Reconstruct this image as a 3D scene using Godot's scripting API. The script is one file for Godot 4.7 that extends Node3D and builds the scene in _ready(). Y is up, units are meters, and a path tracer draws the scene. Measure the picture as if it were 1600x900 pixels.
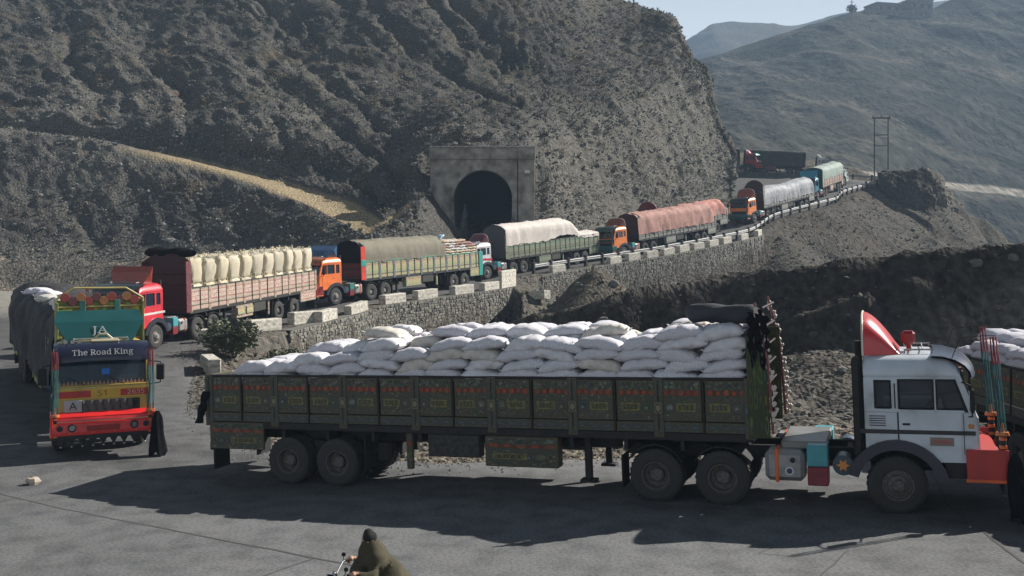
extends Node3D
# A convoy of painted lorries coming down a mountain pass, past a railway tunnel, round a hairpin bend.
# Plan: x to the right, depth away from the camera is -z; V(x, y, depth) makes a point.

const CAM_H := 5.4
const F := 1600.0
var used := {}
var M := {}
var NZ := FastNoiseLite.new()
var NR := FastNoiseLite.new()
var rng := RandomNumberGenerator.new()

class MB:
	var v := PackedVector3Array()
	var n := PackedVector3Array()
	var uv := PackedVector2Array()
	var c := PackedColorArray()
	var xf := Transform3D()
	var col := Color(1, 1, 1)
	func tri(a: Vector3, b: Vector3, d: Vector3, ua := Vector2(), ub := Vector2(1, 0), ud := Vector2(1, 1)):
		a = xf * a; b = xf * b; d = xf * d
		var nn := (b - a).cross(d - a)
		if nn.length_squared() < 1e-16: return
		nn = nn.normalized()
		v.append(a); v.append(d); v.append(b)
		for i in 3: n.append(nn); c.append(col)
		uv.append(ua); uv.append(ud); uv.append(ub)
	func stri(a: Vector3, b: Vector3, d: Vector3, na: Vector3, nb: Vector3, nd: Vector3, ua := Vector2(), ub := Vector2(), ud := Vector2()):
		v.append(xf * a); v.append(xf * d); v.append(xf * b)
		n.append((xf.basis * na).normalized()); n.append((xf.basis * nd).normalized()); n.append((xf.basis * nb).normalized())
		for i in 3: c.append(col)
		uv.append(ua); uv.append(ud); uv.append(ub)
	func quad(a: Vector3, b: Vector3, d: Vector3, e: Vector3):
		tri(a, b, d, Vector2(0, 1), Vector2(1, 1), Vector2(1, 0))
		tri(a, d, e, Vector2(0, 1), Vector2(1, 0), Vector2(0, 0))
	func box(lo: Vector3, hi: Vector3):
		var x0 := lo.x; var y0 := lo.y; var z0 := lo.z; var x1 := hi.x; var y1 := hi.y; var z1 := hi.z
		quad(Vector3(x0, y0, z1), Vector3(x1, y0, z1), Vector3(x1, y1, z1), Vector3(x0, y1, z1))
		quad(Vector3(x1, y0, z0), Vector3(x0, y0, z0), Vector3(x0, y1, z0), Vector3(x1, y1, z0))
		quad(Vector3(x1, y0, z1), Vector3(x1, y0, z0), Vector3(x1, y1, z0), Vector3(x1, y1, z1))
		quad(Vector3(x0, y0, z0), Vector3(x0, y0, z1), Vector3(x0, y1, z1), Vector3(x0, y1, z0))
		quad(Vector3(x0, y1, z1), Vector3(x1, y1, z1), Vector3(x1, y1, z0), Vector3(x0, y1, z0))
		quad(Vector3(x0, y0, z0), Vector3(x1, y0, z0), Vector3(x1, y0, z1), Vector3(x0, y0, z1))
	func bbox(lo: Vector3, hi: Vector3, r: float):   # a box with chamfered edges
		var ctr := (lo + hi) / 2.0
		var h := (hi - lo) / 2.0
		r = minf(r, minf(h.x, minf(h.y, h.z)) * 0.9)
		var P := func(sx, sy, sz, ax) -> Vector3:
			var q := Vector3(sx * (h.x - r), sy * (h.y - r), sz * (h.z - r))
			if ax == 0: q.x = sx * h.x
			elif ax == 1: q.y = sy * h.y
			else: q.z = sz * h.z
			return ctr + q
		for s in [-1.0, 1.0]:
			if s > 0:
				quad(P.call(1, -1, 1, 0), P.call(1, -1, -1, 0), P.call(1, 1, -1, 0), P.call(1, 1, 1, 0))
				quad(P.call(-1, 1, 1, 1), P.call(1, 1, 1, 1), P.call(1, 1, -1, 1), P.call(-1, 1, -1, 1))
				quad(P.call(-1, -1, 1, 2), P.call(1, -1, 1, 2), P.call(1, 1, 1, 2), P.call(-1, 1, 1, 2))
			else:
				quad(P.call(-1, -1, -1, 0), P.call(-1, -1, 1, 0), P.call(-1, 1, 1, 0), P.call(-1, 1, -1, 0))
				quad(P.call(-1, -1, -1, 1), P.call(1, -1, -1, 1), P.call(1, -1, 1, 1), P.call(-1, -1, 1, 1))
				quad(P.call(1, -1, -1, 2), P.call(-1, -1, -1, 2), P.call(-1, 1, -1, 2), P.call(1, 1, -1, 2))
		for s in [-1.0, 1.0]:
			for t in [-1.0, 1.0]:
				oq(P.call(-1, s, t, 1), P.call(1, s, t, 1), P.call(1, s, t, 2), P.call(-1, s, t, 2), ctr)
				oq(P.call(s, -1, t, 0), P.call(s, 1, t, 0), P.call(s, 1, t, 2), P.call(s, -1, t, 2), ctr)
				oq(P.call(s, t, -1, 0), P.call(s, t, 1, 0), P.call(s, t, 1, 1), P.call(s, t, -1, 1), ctr)
				for w in [-1.0, 1.0]:
					ot(P.call(s, t, w, 0), P.call(s, t, w, 1), P.call(s, t, w, 2), ctr)
	func ot(a: Vector3, b: Vector3, d: Vector3, from: Vector3):
		if (b - a).cross(d - a).dot(a - from) < 0: tri(a, d, b)
		else: tri(a, b, d)
	func oq(a: Vector3, b: Vector3, d: Vector3, e: Vector3, from: Vector3):
		if (b - a).cross(d - a).dot((a + d) / 2.0 - from) < 0: quad(e, d, b, a)
		else: quad(a, b, d, e)
	func cyl(a: Vector3, b: Vector3, r0: float, r1: float, k := 10, caps := true):
		var ax := (b - a).normalized()
		var s := ax.cross(Vector3.UP if absf(ax.y) < 0.9 else Vector3.RIGHT).normalized()
		var t := ax.cross(s)
		for i in k:
			var p := TAU * i / k
			var q := TAU * (i + 1) / k
			var dp := s * cos(p) + t * sin(p)
			var dq := s * cos(q) + t * sin(q)
			var up := Vector2(float(i) / k, 1); var uq := Vector2(float(i + 1) / k, 1)
			var u2 := Vector2(float(i) / k, 0); var u3 := Vector2(float(i + 1) / k, 0)
			stri(a + dp * r0, a + dq * r0, b + dq * r1, dp, dq, dq, up, uq, u3)
			stri(a + dp * r0, b + dq * r1, b + dp * r1, dp, dq, dp, up, u3, u2)
			if caps:
				if r0 > 0.001: tri(a, a + dq * r0, a + dp * r0)
				if r1 > 0.001: tri(b, b + dp * r1, b + dq * r1)
	func tube(p: Array, r: float, k := 6):
		for i in p.size() - 1: cyl(p[i], p[i + 1], r, r, k, true)
	func lathe(prof: Array, k := 24, smooth := true):   # prof: Vector2(radius, along z)
		for j in prof.size() - 1:
			var a: Vector2 = prof[j]; var b: Vector2 = prof[j + 1]
			var t := b - a
			var nr := Vector2(t.y, -t.x).normalized()
			for i in k:
				var p := TAU * i / k; var q := TAU * (i + 1) / k
				var cp := Vector3(cos(p), sin(p), 0); var cq := Vector3(cos(q), sin(q), 0)
				var np := cp * nr.x + Vector3(0, 0, nr.y); var nq := cq * nr.x + Vector3(0, 0, nr.y)
				var A := cp * a.x + Vector3(0, 0, a.y); var B := cq * a.x + Vector3(0, 0, a.y)
				var C := cq * b.x + Vector3(0, 0, b.y); var D := cp * b.x + Vector3(0, 0, b.y)
				if a.x > 0.0005: stri(A, B, C, np, nq, nq)
				if b.x > 0.0005: stri(A, C, D, np, nq, np)
	func prism(poly: PackedVector2Array, z0: float, z1: float):   # an outline in x, y pushed along z
		if Geometry2D.is_polygon_clockwise(poly): pass
		var area := 0.0
		for i in poly.size():
			var a := poly[i]; var b := poly[(i + 1) % poly.size()]
			area += a.x * b.y - b.x * a.y
		if area < 0: poly.reverse()
		var lo := poly[0]; var hi := poly[0]
		for p in poly: lo = lo.min(p); hi = hi.max(p)
		var sz := (hi - lo).max(Vector2(0.001, 0.001))
		var ids := Geometry2D.triangulate_polygon(poly)
		for i in range(0, ids.size(), 3):
			var a := poly[ids[i]]; var b := poly[ids[i + 1]]; var d := poly[ids[i + 2]]
			if (b - a).cross(d - a) < 0:
				var sw := b; b = d; d = sw
			var ua := (a - lo) / sz; var ub := (b - lo) / sz; var ud := (d - lo) / sz
			ua.y = 1 - ua.y; ub.y = 1 - ub.y; ud.y = 1 - ud.y
			tri(Vector3(a.x, a.y, z1), Vector3(b.x, b.y, z1), Vector3(d.x, d.y, z1), ua, ub, ud)
			tri(Vector3(a.x, a.y, z0), Vector3(d.x, d.y, z0), Vector3(b.x, b.y, z0), ua, ud, ub)
		for i in poly.size():
			var a := poly[i]; var b := poly[(i + 1) % poly.size()]
			quad(Vector3(a.x, a.y, z0), Vector3(a.x, a.y, z1), Vector3(b.x, b.y, z1), Vector3(b.x, b.y, z0))
			# the outline runs counter-clockwise seen from +z, so this faces outwards when flipped
			var s := v.size() - 6
			for k in [0, 3]:
				var t := v[s + k + 1]; v[s + k + 1] = v[s + k + 2]; v[s + k + 2] = t
				for w in 3: n[s + k + w] = -n[s + k + w]
	func grid(P: Array, closed := false, uvs := Vector2(1, 1)):   # rows of points, smooth
		var R := P.size(); var C: int = P[0].size()
		var N := []
		for r in R:
			var row := PackedVector3Array()
			for k in C:
				var l: Vector3 = P[r][(k - 1 + C) % C] if closed else P[r][maxi(k - 1, 0)]
				var q: Vector3 = P[r][(k + 1) % C] if closed else P[r][mini(k + 1, C - 1)]
				var d: Vector3 = P[maxi(r - 1, 0)][k]; var u: Vector3 = P[mini(r + 1, R - 1)][k]
				row.append((q - l).cross(u - d).normalized())
			N.append(row)
		for r in R - 1:
			for k in (C if closed else C - 1):
				var k2 := (k + 1) % C
				var t0 := Vector2(float(k) / C, float(r) / R) * uvs; var t1 := Vector2(float(k + 1) / C, float(r) / R) * uvs
				var t2 := Vector2(float(k + 1) / C, float(r + 1) / R) * uvs; var t3 := Vector2(float(k) / C, float(r + 1) / R) * uvs
				stri(P[r][k], P[r][k2], P[r + 1][k2], N[r][k], N[r][k2], N[r + 1][k2], t0, t1, t2)
				stri(P[r][k], P[r + 1][k2], P[r + 1][k], N[r][k], N[r + 1][k2], N[r + 1][k], t0, t2, t3)
	func mesh() -> ArrayMesh:
		var a := []
		a.resize(Mesh.ARRAY_MAX)
		a[Mesh.ARRAY_VERTEX] = v; a[Mesh.ARRAY_NORMAL] = n; a[Mesh.ARRAY_TEX_UV] = uv; a[Mesh.ARRAY_COLOR] = c
		var m := ArrayMesh.new()
		m.add_surface_from_arrays(Mesh.PRIMITIVE_TRIANGLES, a)
		return m

func V(x: float, y: float, d: float) -> Vector3: return Vector3(x, y, -d)
func at(u: float, v: float, d: float) -> Vector3:   # the point at a depth along a line of sight of the survey photograph
	return Vector3((u - 800.0) * d / F, CAM_H - (v - 380.0) * d / F, -d)

func numbered(called: String) -> String:
	var k: int = used.get(called, 0)
	used[called] = k + 1
	return called if k == 0 else "%s_%03d" % [called, k]

func tag(o: Node, label := "", category := "", group := "", kind := "") -> Node:
	if label: o.set_meta("label", label)
	if category: o.set_meta("category", category)
	if group: o.set_meta("group", group)
	if kind: o.set_meta("kind", kind)
	return o

func inst(called: String, mesh: Mesh, mat: Material, parent: Node = null) -> MeshInstance3D:
	var o := MeshInstance3D.new()
	o.mesh = mesh
	o.material_override = mat
	if parent == null:
		o.name = numbered(called); add_child(o)
	else:
		o.name = called; parent.add_child(o, true)
		if o.name != called:   # godot numbers repeats without an underscore
			var k := 1
			while parent.has_node(NodePath("%s_%03d" % [called, k])): k += 1
			o.name = "%s_%03d" % [called, k]
	return o

func part(called: String, b: MB, mat: Material, parent: Node) -> MeshInstance3D: return inst(called, b.mesh(), mat, parent)

func sub(called: String, parent: Node) -> Node3D:   # an empty part that carries sub-parts
	var o := Node3D.new()
	o.name = called; parent.add_child(o, true)
	if o.name != called:
		var k := 1
		while parent.has_node(NodePath("%s_%03d" % [called, k])): k += 1
		o.name = "%s_%03d" % [called, k]
	return o

func thing(called: String, label: String, category: String, where := Transform3D(), group := "") -> Node3D:
	var o := Node3D.new()
	o.name = numbered(called); add_child(o)
	o.transform = where
	tag(o, label, category, group)
	return o

func struct(called: String, mesh: Mesh, mat: Material) -> MeshInstance3D:
	var o := inst(called, mesh, mat)
	o.set_meta("kind", "structure")
	return o

# ---------------------------------------------------------------- materials
func noise_tex(size: int, freq: float, oct: int, lo: Color, hi: Color, sd: int, type := FastNoiseLite.TYPE_SIMPLEX_SMOOTH, bias := 0.5) -> NoiseTexture2D:
	var t := NoiseTexture2D.new()
	t.width = size; t.height = size; t.seamless = true
	var f := FastNoiseLite.new()
	f.noise_type = type; f.frequency = freq; f.seed = sd
	f.fractal_type = FastNoiseLite.FRACTAL_FBM; f.fractal_octaves = oct
	t.noise = f
	var g := Gradient.new()
	g.set_color(0, lo); g.set_color(1, hi)
	g.add_point(bias, lo.lerp(hi, 0.5))
	t.color_ramp = g
	return t

func flat(col: Color, rough := 0.8, metal := 0.0) -> StandardMaterial3D:
	var m := StandardMaterial3D.new()
	m.albedo_color = col.linear_to_srgb(); m.roughness = rough; m.metallic = metal
	return m

func worn(col: Color, rough: float, tex: Texture2D, scale: float, bump: Texture2D = null, bscale := 1.0, world := false, metal := 0.0) -> StandardMaterial3D:
	var m := flat(col, rough, metal)
	m.albedo_texture = tex
	m.uv1_triplanar = true; m.uv1_world_triplanar = world
	m.uv1_scale = Vector3.ONE * scale
	if bump:
		m.heightmap_enabled = true; m.heightmap_texture = bump; m.heightmap_scale = bscale
	return m

func randf_at(x: int, y: int) -> float:
	var h := (x * 374761393 + y * 668265263) & 0x7fffffff
	h = ((h ^ (h >> 13)) * 1274126177) & 0x7fffffff
	return float((h ^ (h >> 16)) & 0xffff) / 65535.0

func make_materials():
	var t_earth := noise_tex(1024, 0.012, 6, Color(0.42, 0.41, 0.40), Color(1.15, 1.13, 1.1), 3)
	var t_bump := noise_tex(1024, 0.02, 6, Color(0, 0, 0), Color(1, 1, 1), 5)
	var t_rock := noise_tex(1024, 0.03, 5, Color(0.3, 0.3, 0.3), Color(1.2, 1.18, 1.14), 8, FastNoiseLite.TYPE_CELLULAR)
	var t_fine := noise_tex(512, 0.05, 5, Color(0.72, 0.72, 0.72), Color(1.08, 1.08, 1.08), 11)
	var t_dirt := noise_tex(512, 0.01, 6, Color(0.5, 0.48, 0.45), Color(1.05, 1.05, 1.05), 13, FastNoiseLite.TYPE_SIMPLEX_SMOOTH, 0.42)
	var t_paint := noise_tex(512, 0.006, 6, Color(0.80, 0.79, 0.77), Color(1.04, 1.04, 1.04), 17, FastNoiseLite.TYPE_SIMPLEX_SMOOTH, 0.3)
	M.t_paint = t_paint
	var t_patch := noise_tex(1024, 0.012, 8, Color(0.80, 0.80, 0.81), Color(1.10, 1.10, 1.09), 23, FastNoiseLite.TYPE_SIMPLEX_SMOOTH, 0.45)
	M.t_fine = t_fine; M.t_dirt = t_dirt; M.t_bump = t_bump; M.t_earth = t_earth; M.t_rock = t_rock
	var e := worn(Color(1, 1, 1), 1.0, t_earth, 0.16, t_bump, 22.0, true)
	e.vertex_color_use_as_albedo = true; e.metallic_specular = 0.2
	M.earth = e
	var h := worn(Color(1, 1, 1), 1.0, t_rock, 0.16, t_bump, 15.0, true)
	h.vertex_color_use_as_albedo = true; h.metallic_specular = 0.15
	M.hill = h
	var far := worn(Color(1, 1, 1), 1.0, t_earth, 0.022, t_bump, 60.0, true)
	far.vertex_color_use_as_albedo = true; far.metallic_specular = 0.1
	M.far = far
	# scored concrete: fine grooves across the lanes
	var im := Image.create(512, 512, false, Image.FORMAT_RGB8)
	var f := FastNoiseLite.new(); f.seed = 4; f.frequency = 0.02; f.fractal_octaves = 4
	f.frequency = 0.045; f.fractal_octaves = 4
	var speck := f.get_seamless_image(512, 512)
	for y in 512:
		for x in 512:
			var g := 0.5 + 0.5 * sin(TAU * x / 16.0)
			var k := 0.74 + 0.025 * g + 0.38 * speck.get_pixel(x, y).r + 0.08 * (randf_at(x, y) - 0.5)
			im.set_pixel(x, y, Color(k, k, k))
	var t_groove := ImageTexture.create_from_image(im)
	var r := worn(Color(1, 1, 1), 0.9, t_groove, 0.5, t_groove, 0.5, true)
	r.vertex_color_use_as_albedo = true; r.metallic_specular = 0.3
	r.detail_enabled = true; r.detail_blend_mode = BaseMaterial3D.BLEND_MODE_MUL; r.detail_albedo = t_patch; r.detail_uv_layer = BaseMaterial3D.DETAIL_UV_2
	r.uv2_triplanar = true; r.uv2_world_triplanar = true; r.uv2_scale = Vector3.ONE * 0.085
	M.road = r
	M.concrete = worn(Color(0.40, 0.385, 0.34), 0.95, t_dirt, 0.5, t_fine, 1.0)
	M.block = worn(Color(0.68, 0.655, 0.58), 0.95, t_dirt, 0.7, t_fine, 1.5, true)
	M.facade = worn(Color(0.34, 0.315, 0.27), 0.95, t_dirt, 0.12, t_fine, 2.0, true)
	M.stone = worn(Color(1, 1, 1), 0.95, t_fine, 0.8, t_bump, 3.0, true)
	M.stone.vertex_color_use_as_albedo = true
	M.mortar = worn(Color(0.12, 0.115, 0.10), 1.0, t_fine, 0.8, t_bump, 3.0, true)
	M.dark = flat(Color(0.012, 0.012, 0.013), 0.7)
	M.joint = flat(Color(0.055, 0.055, 0.055), 1.0)

# ---------------------------------------------------------------- the lie of the land
const GX0 := -84.0
const GD0 := 2.0
const CELL := 0.5
const GW := 360
const GH := 420
var road_pts := [[14, 171, 17.6], [25, 169, 17.2], [41, 167, 16.8], [50, 164.5, 16.0], [54.5, 159, 14.9], [51.5, 154.2, 13.9], [47.2, 151, 13.1], [41, 142.5, 11.7], [37.3, 135, 10.3], [26.6, 123.3, 7.9], [20.7, 112.3, 5.9], [9.7, 101.3, 4.1], [6.2, 98.2, 3.7], [-3.9, 87.2, 2.5], [-4.8, 79.9, 2.15], [-13.7, 66.8, 1.45], [-14.9, 63.6, 1.15], [-19.4, 48.5, 0.5], [-19.8, 42.5, 0.2], [-17, 35, -0.2], [-11, 28, -0.42]]
var plaza := PackedVector2Array([Vector2(-90, -5), Vector2(60, -5), Vector2(40, 20), Vector2(24, 25.5), Vector2(12, 26.5), Vector2(-2, 26.6), Vector2(-7, 29.5), Vector2(-11.2, 36), Vector2(-13.2, 43), Vector2(-15, 55), Vector2(-24, 72), Vector2(-30, 82), Vector2(-44, 86), Vector2(-90, 85)])
var road := []       # resampled centre line: Vector3(x, y, depth)
var q_dist := PackedFloat32Array()
var q_e := PackedFloat32Array()
var q_side := PackedFloat32Array()
var q_s := PackedFloat32Array()
var H := PackedFloat32Array()
var HP := PackedFloat32Array()   # pavement
var controls := [
	[-8, 52, -0.6], [-6, 44, -1.0], [-4, 60, -2.6], [0, 70, -3.2], [2, 60, -2.4], [6, 80, -2.6], [14, 90, -2.0], [20, 100, -0.5], [28, 110, 1.5], [36, 116, 2.0], [12, 70, -1.5], [20, 75, -1], [30, 90, 0],
	[0, 30, -0.3], [5, 31, 0.0], [10, 31, 0.2], [12, 36, 0.9], [18, 31, 0.4], [18, 36, 1.3], [25, 30, 0.5], [25, 36, 1.5], [-4, 36, -0.8], [2, 37, -0.2],
	[25, 50, 3.0], [30, 60, 1.0], [40, 80, -1], [40, 100, 0], [48, 112, 2], [60, 120, 0], [70, 120, -8], [75, 100, -12], [60, 90, -8], [90, 140, -20], [90, 100, -18], [50, 60, -6], [70, 60, -12], [45, 40, 1], [60, 30, -2], [90, 40, -14],
	[61, 151, 15.3], [57, 150, 14.9], [64, 149, 12], [67, 146, 5.5], [76, 146, -12], [58, 144.5, 9.2], [52, 132, 6.0], [46, 122, 4.0], [62, 138, 4.5], [66, 132, -2], [60, 158, 15.5], [66, 160, 12], [75, 165, 5],
	[40, 182, 19], [55, 182, 19.5], [68, 176, 17], [45, 205, 23.5], [60, 205, 22], [80, 200, 12], [90, 180, -5], [20, 185, 18], [0, 190, 18], [-40, 200, 18], [-80, 200, 18],
	[-60, 93, 3.6], [-45, 93, 4.2], [-30, 92, 4.4], [-20, 88, 4.2], [-12, 80.5, 3.2], [-10, 88, 3.4], [0, 97, 4.2], [10, 107, 6.2], [20, 121, 8.8], [28, 137, 11.4], [34, 150, 14.0], [30, 165, 17], [-60, 84, 1.7], [-40, 83, 1.5], [-26, 76, 1.4], [-80, 84, 1.6], [-80, 94, 3.6], [-60, 110, 8], [0, 120, 8], [-30, 120, 8]]
var ridge := [[-4.0, 45, -1.5], [-0.8, 46, 0.4], [0.6, 46, 2.0], [2.2, 45.5, 2.25], [5.6, 45, 3.2], [9.4, 45, 4.1], [12, 44, 4.15], [16.5, 43, 4.9], [20.3, 41.5, 5.3], [30, 38, 5.4], [44, 34, 4.0]]

func smooth(a: float, b: float, x: float) -> float:
	var t := clampf((x - a) / (b - a), 0, 1)
	return t * t * (3 - 2 * t)

func resample_road():
	var c := Curve3D.new()
	for p in road_pts: c.add_point(V(p[0], p[2], p[1]))
	for i in range(1, c.point_count - 1):
		var t := (c.get_point_position(i + 1) - c.get_point_position(i - 1)) / 6.0
		var l := minf((c.get_point_position(i + 1) - c.get_point_position(i)).length(), (c.get_point_position(i) - c.get_point_position(i - 1)).length()) * 0.33
		t = t.normalized() * minf(l, t.length())
		c.set_point_in(i, -t); c.set_point_out(i, t)
	c.bake_interval = 0.8
	var n := int(c.get_baked_length() / 0.8)
	for i in n + 1: road.append(c.sample_baked(i * 0.8))

func plaza_e(x: float, d: float) -> float:
	return -0.35 + 0.028 * maxf(minf(x, 20) + 6.0, 0) * (1.0 - smooth(30, 45, d)) + 0.03 * maxf(25.0 - d, 0) + 0.035 * maxf(d - 35.0, 0)

func poly_sd(p: Vector2) -> float:   # distance inside the paved yard
	var best := 1e9
	for i in plaza.size():
		var a := plaza[i]; var b := plaza[(i + 1) % plaza.size()]
		var t := clampf((p - a).dot(b - a) / (b - a).length_squared(), 0, 1)
		best = minf(best, p.distance_squared_to(a.lerp(b, t)))
	best = sqrt(best)
	return best if Geometry2D.is_point_in_polygon(p, plaza) else -best

var apron := PackedVector2Array([Vector2(26, 150), Vector2(36, 138), Vector2(44, 146), Vector2(51, 153), Vector2(53, 160), Vector2(48, 165), Vector2(24, 169)])
func apron_sd(p: Vector2) -> float:
	var best := 1e9
	for i in apron.size():
		var a := apron[i]; var b := apron[(i + 1) % apron.size()]
		var t := clampf((p - a).dot(b - a) / (b - a).length_squared(), 0, 1)
		best = minf(best, p.distance_squared_to(a.lerp(b, t)))
	return sqrt(best) if Geometry2D.is_point_in_polygon(p, apron) else -sqrt(best)

func ridge_h(x: float, d: float) -> float:
	var best := -99.0
	for i in ridge.size() - 1:
		var a := Vector2(ridge[i][0], ridge[i][1]); var b := Vector2(ridge[i + 1][0], ridge[i + 1][1])
		var t := clampf((Vector2(x, d) - a).dot(b - a) / (b - a).length_squared(), 0, 1)
		var q := a.lerp(b, t)
		var y: float = lerpf(ridge[i][2], ridge[i + 1][2], t)
		var front := d < q.y
		var r := Vector2(x, d).distance_to(q)
		var fall := (r * 1.02 if front else r * 0.34) - 0.25 * exp(-r)
		best = maxf(best, y - fall)
	return best

func bump_h(x: float, d: float, cx: float, cd: float, top: float, rx: float, rd: float, ground: float) -> float:
	var r := sqrt(pow((x - cx) / rx, 2) + pow((d - cd) / rd, 2))
	return top - (top - ground) * pow(r, 1.25)

func make_land():
	resample_road()
	NZ.seed = 21; NZ.frequency = 0.09; NZ.fractal_octaves = 5; NZ.fractal_type = FastNoiseLite.FRACTAL_FBM
	NR.seed = 5; NR.frequency = 0.05; NR.fractal_octaves = 4; NR.fractal_type = FastNoiseLite.FRACTAL_RIDGED
	var n := GW * GH
	q_dist.resize(n); q_dist.fill(99.0); q_e.resize(n); q_side.resize(n); q_s.resize(n); H.resize(n); HP.resize(n)
	for k in range(0, road.size() - 1):
		var p: Vector3 = road[k]; var nx: Vector3 = road[k + 1]
		var dir := Vector2(nx.x - p.x, -(nx.z - p.z)).normalized()
		var i0 := maxi(0, int((p.x - 22 - GX0) / CELL)); var i1 := mini(GW - 1, int((p.x + 22 - GX0) / CELL))
		var j0 := maxi(0, int((-p.z - 22 - GD0) / CELL)); var j1 := mini(GH - 1, int((-p.z + 22 - GD0) / CELL))
		for j in range(j0, j1 + 1):
			var dd := GD0 + j * CELL + p.z
			for i in range(i0, i1 + 1):
				var dx := GX0 + i * CELL - p.x
				var r := dx * dx + dd * dd
				var id := j * GW + i
				if r < q_dist[id] * q_dist[id]:
					q_dist[id] = sqrt(r); q_e[id] = p.y; q_s[id] = k
					q_side[id] = dx * dir.y - dd * dir.x   # above zero: to the right of the way down
	# coarse natural ground
	var cw := GW / 12 + 2; var ch := GH / 12 + 2
	var C := PackedFloat32Array(); C.resize(cw * ch)
	for j in ch:
		for i in cw:
			var x := GX0 + i * 6.0; var d := GD0 + j * 6.0
			var sw := 0.0; var sy := 0.0
			for c in controls:
				var r2: float = (x - c[0]) * (x - c[0]) + (d - c[1]) * (d - c[1]) + 1.0
				var w: float = 1.0 / (r2 * sqrt(r2))
				sw += w; sy += w * c[2]
			C[j * cw + i] = sy / sw
	for j in GH:
		var d := GD0 + j * CELL
		for i in GW:
			var x := GX0 + i * CELL
			var id := j * GW + i
			var fi := i / 12.0; var fj := j / 12.0
			var a := int(fi); var b := int(fj)
			var tx := fi - a; var ty := fj - b
			tx = tx * tx * (3 - 2 * tx); ty = ty * ty * (3 - 2 * ty)
			var N := lerpf(lerpf(C[b * cw + a], C[b * cw + a + 1], tx), lerpf(C[(b + 1) * cw + a], C[(b + 1) * cw + a + 1], tx), ty)
			var nz := NZ.get_noise_2d(x, d)
			N += nz * 0.9 + 0.25 * NZ.get_noise_2d(x * 5.0, d * 5.0)
			if d > 30 and d < 66 and x > -8 and x < 50: N = maxf(N, ridge_h(x + 0.5 * nz, d + 0.7 * nz) + 0.16 * nz + 0.07 * NZ.get_noise_2d(x * 6.0, d * 6.0))
			if absf(x - 4.5) < 12 and absf(d - 62) < 14: N = maxf(N, bump_h(x + nz, d + nz, 5.2, 64, 3.9, 6.0, 7.0, -1.5))
			var qd := q_dist[id]; var e := q_e[id]
			var pd := poly_sd(Vector2(x, d)) if d < 96 and x < 60 else -20.0
			var pe := plaza_e(x, d)
			var hw := 4.6
			var on := maxf(hw - qd, pd)
			var ee := pe
			if qd < 20: ee = lerpf(e, pe, smooth(hw, hw + 7, qd)) if (d < 90 and pd > -8) else e
			if d > 140 and d < 172 and x > 22 and x < 60:
				var ad := apron_sd(Vector2(x, d))
				if ad > -5.0:
					var ap := 11.7 + 0.2 * (d - 142.5)
					ee = lerpf(ap, e, smooth(4.0, 0.0, qd) * 0.8) if ad > on else lerpf(ee, ap, smooth(hw - 2.5, hw, qd) * smooth(-1.0, 1.0, ad))
					on = maxf(on, ad)
			HP[id] = ee - 2.2 * maxf(-on - 0.25, 0.0) if on > -2.5 else -50.0
			var h := N
			if on > 0:
				h = ee - 0.14 * smooth(0, 0.5, on) + 0.03
			else:
				var o := -on
				if pd > hw - qd:      # beside the yard
					h = lerpf(ee + 0.03 + 0.05 * absf(nz), N, smooth(0.0, 4.0, o))
				elif q_side[id] > 0:  # the hill side
					h = lerpf(ee + 0.03, N, smooth(0.4, 3.5, o))
				else:
					var s := q_s[id]
					var p := Vector2(x, d)
					var wall := (x > -13.0 and x < 0.2 and d > 50 and d < 82) or (x > 2.2 and x < 31.0 and d > 82 and d < 124)
					var emb := lerpf(ee + 0.03, maxf(N, ee - 0.62 * maxf(o - 1.2, 0) + nz * 0.8 - 14.0 * smooth(14.0, 22.0, qd)), smooth(0.2, 1.6, o))
					h = lerpf(lerpf(ee - 0.02, minf(N, ee - 0.5), smooth(1.3, 1.8, o)), emb, smooth(23.5, 31.0, x)) if wall else emb
			H[id] = h

func height(x: float, d: float) -> float:
	var fi := clampf((x - GX0) / CELL, 0, GW - 1.01); var fj := clampf((d - GD0) / CELL, 0, GH - 1.01)
	var a := int(fi); var b := int(fj)
	var tx := fi - a; var ty := fj - b
	var k := b * GW + a
	return lerpf(lerpf(H[k], H[k + 1], tx), lerpf(H[k + GW], H[k + GW + 1], tx), ty)

func pave(x: float, d: float) -> float:
	var fi := clampf((x - GX0) / CELL, 0, GW - 1.01); var fj := clampf((d - GD0) / CELL, 0, GH - 1.01)
	var a := int(fi); var b := int(fj)
	var k := b * GW + a
	return lerpf(lerpf(HP[k], HP[k + 1], fi - a), lerpf(HP[k + GW], HP[k + GW + 1], fi - a), fj - b)

func indexed(P: PackedVector3Array, C: PackedColorArray, w: int, h: int, skip = null) -> ArrayMesh:
	var idx := PackedInt32Array()
	for j in h - 1:
		for i in w - 1:
			var k := j * w + i
			if skip != null and skip.call((P[k] + P[k + w + 1]) / 2.0): continue
			idx.append_array([k, k + w, k + 1, k + 1, k + w, k + w + 1])
	var N := PackedVector3Array(); N.resize(P.size())
	for j in h:
		for i in w:
			var l := P[j * w + maxi(i - 1, 0)]; var r := P[j * w + mini(i + 1, w - 1)]
			var d := P[maxi(j - 1, 0) * w + i]; var u := P[mini(j + 1, h - 1) * w + i]
			N[j * w + i] = (r - l).cross(u - d).normalized()
	var a := []
	a.resize(Mesh.ARRAY_MAX)
	a[Mesh.ARRAY_VERTEX] = P; a[Mesh.ARRAY_NORMAL] = N; a[Mesh.ARRAY_COLOR] = C; a[Mesh.ARRAY_INDEX] = idx
	var m := ArrayMesh.new()
	m.add_surface_from_arrays(Mesh.PRIMITIVE_TRIANGLES, a)
	return m

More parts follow.
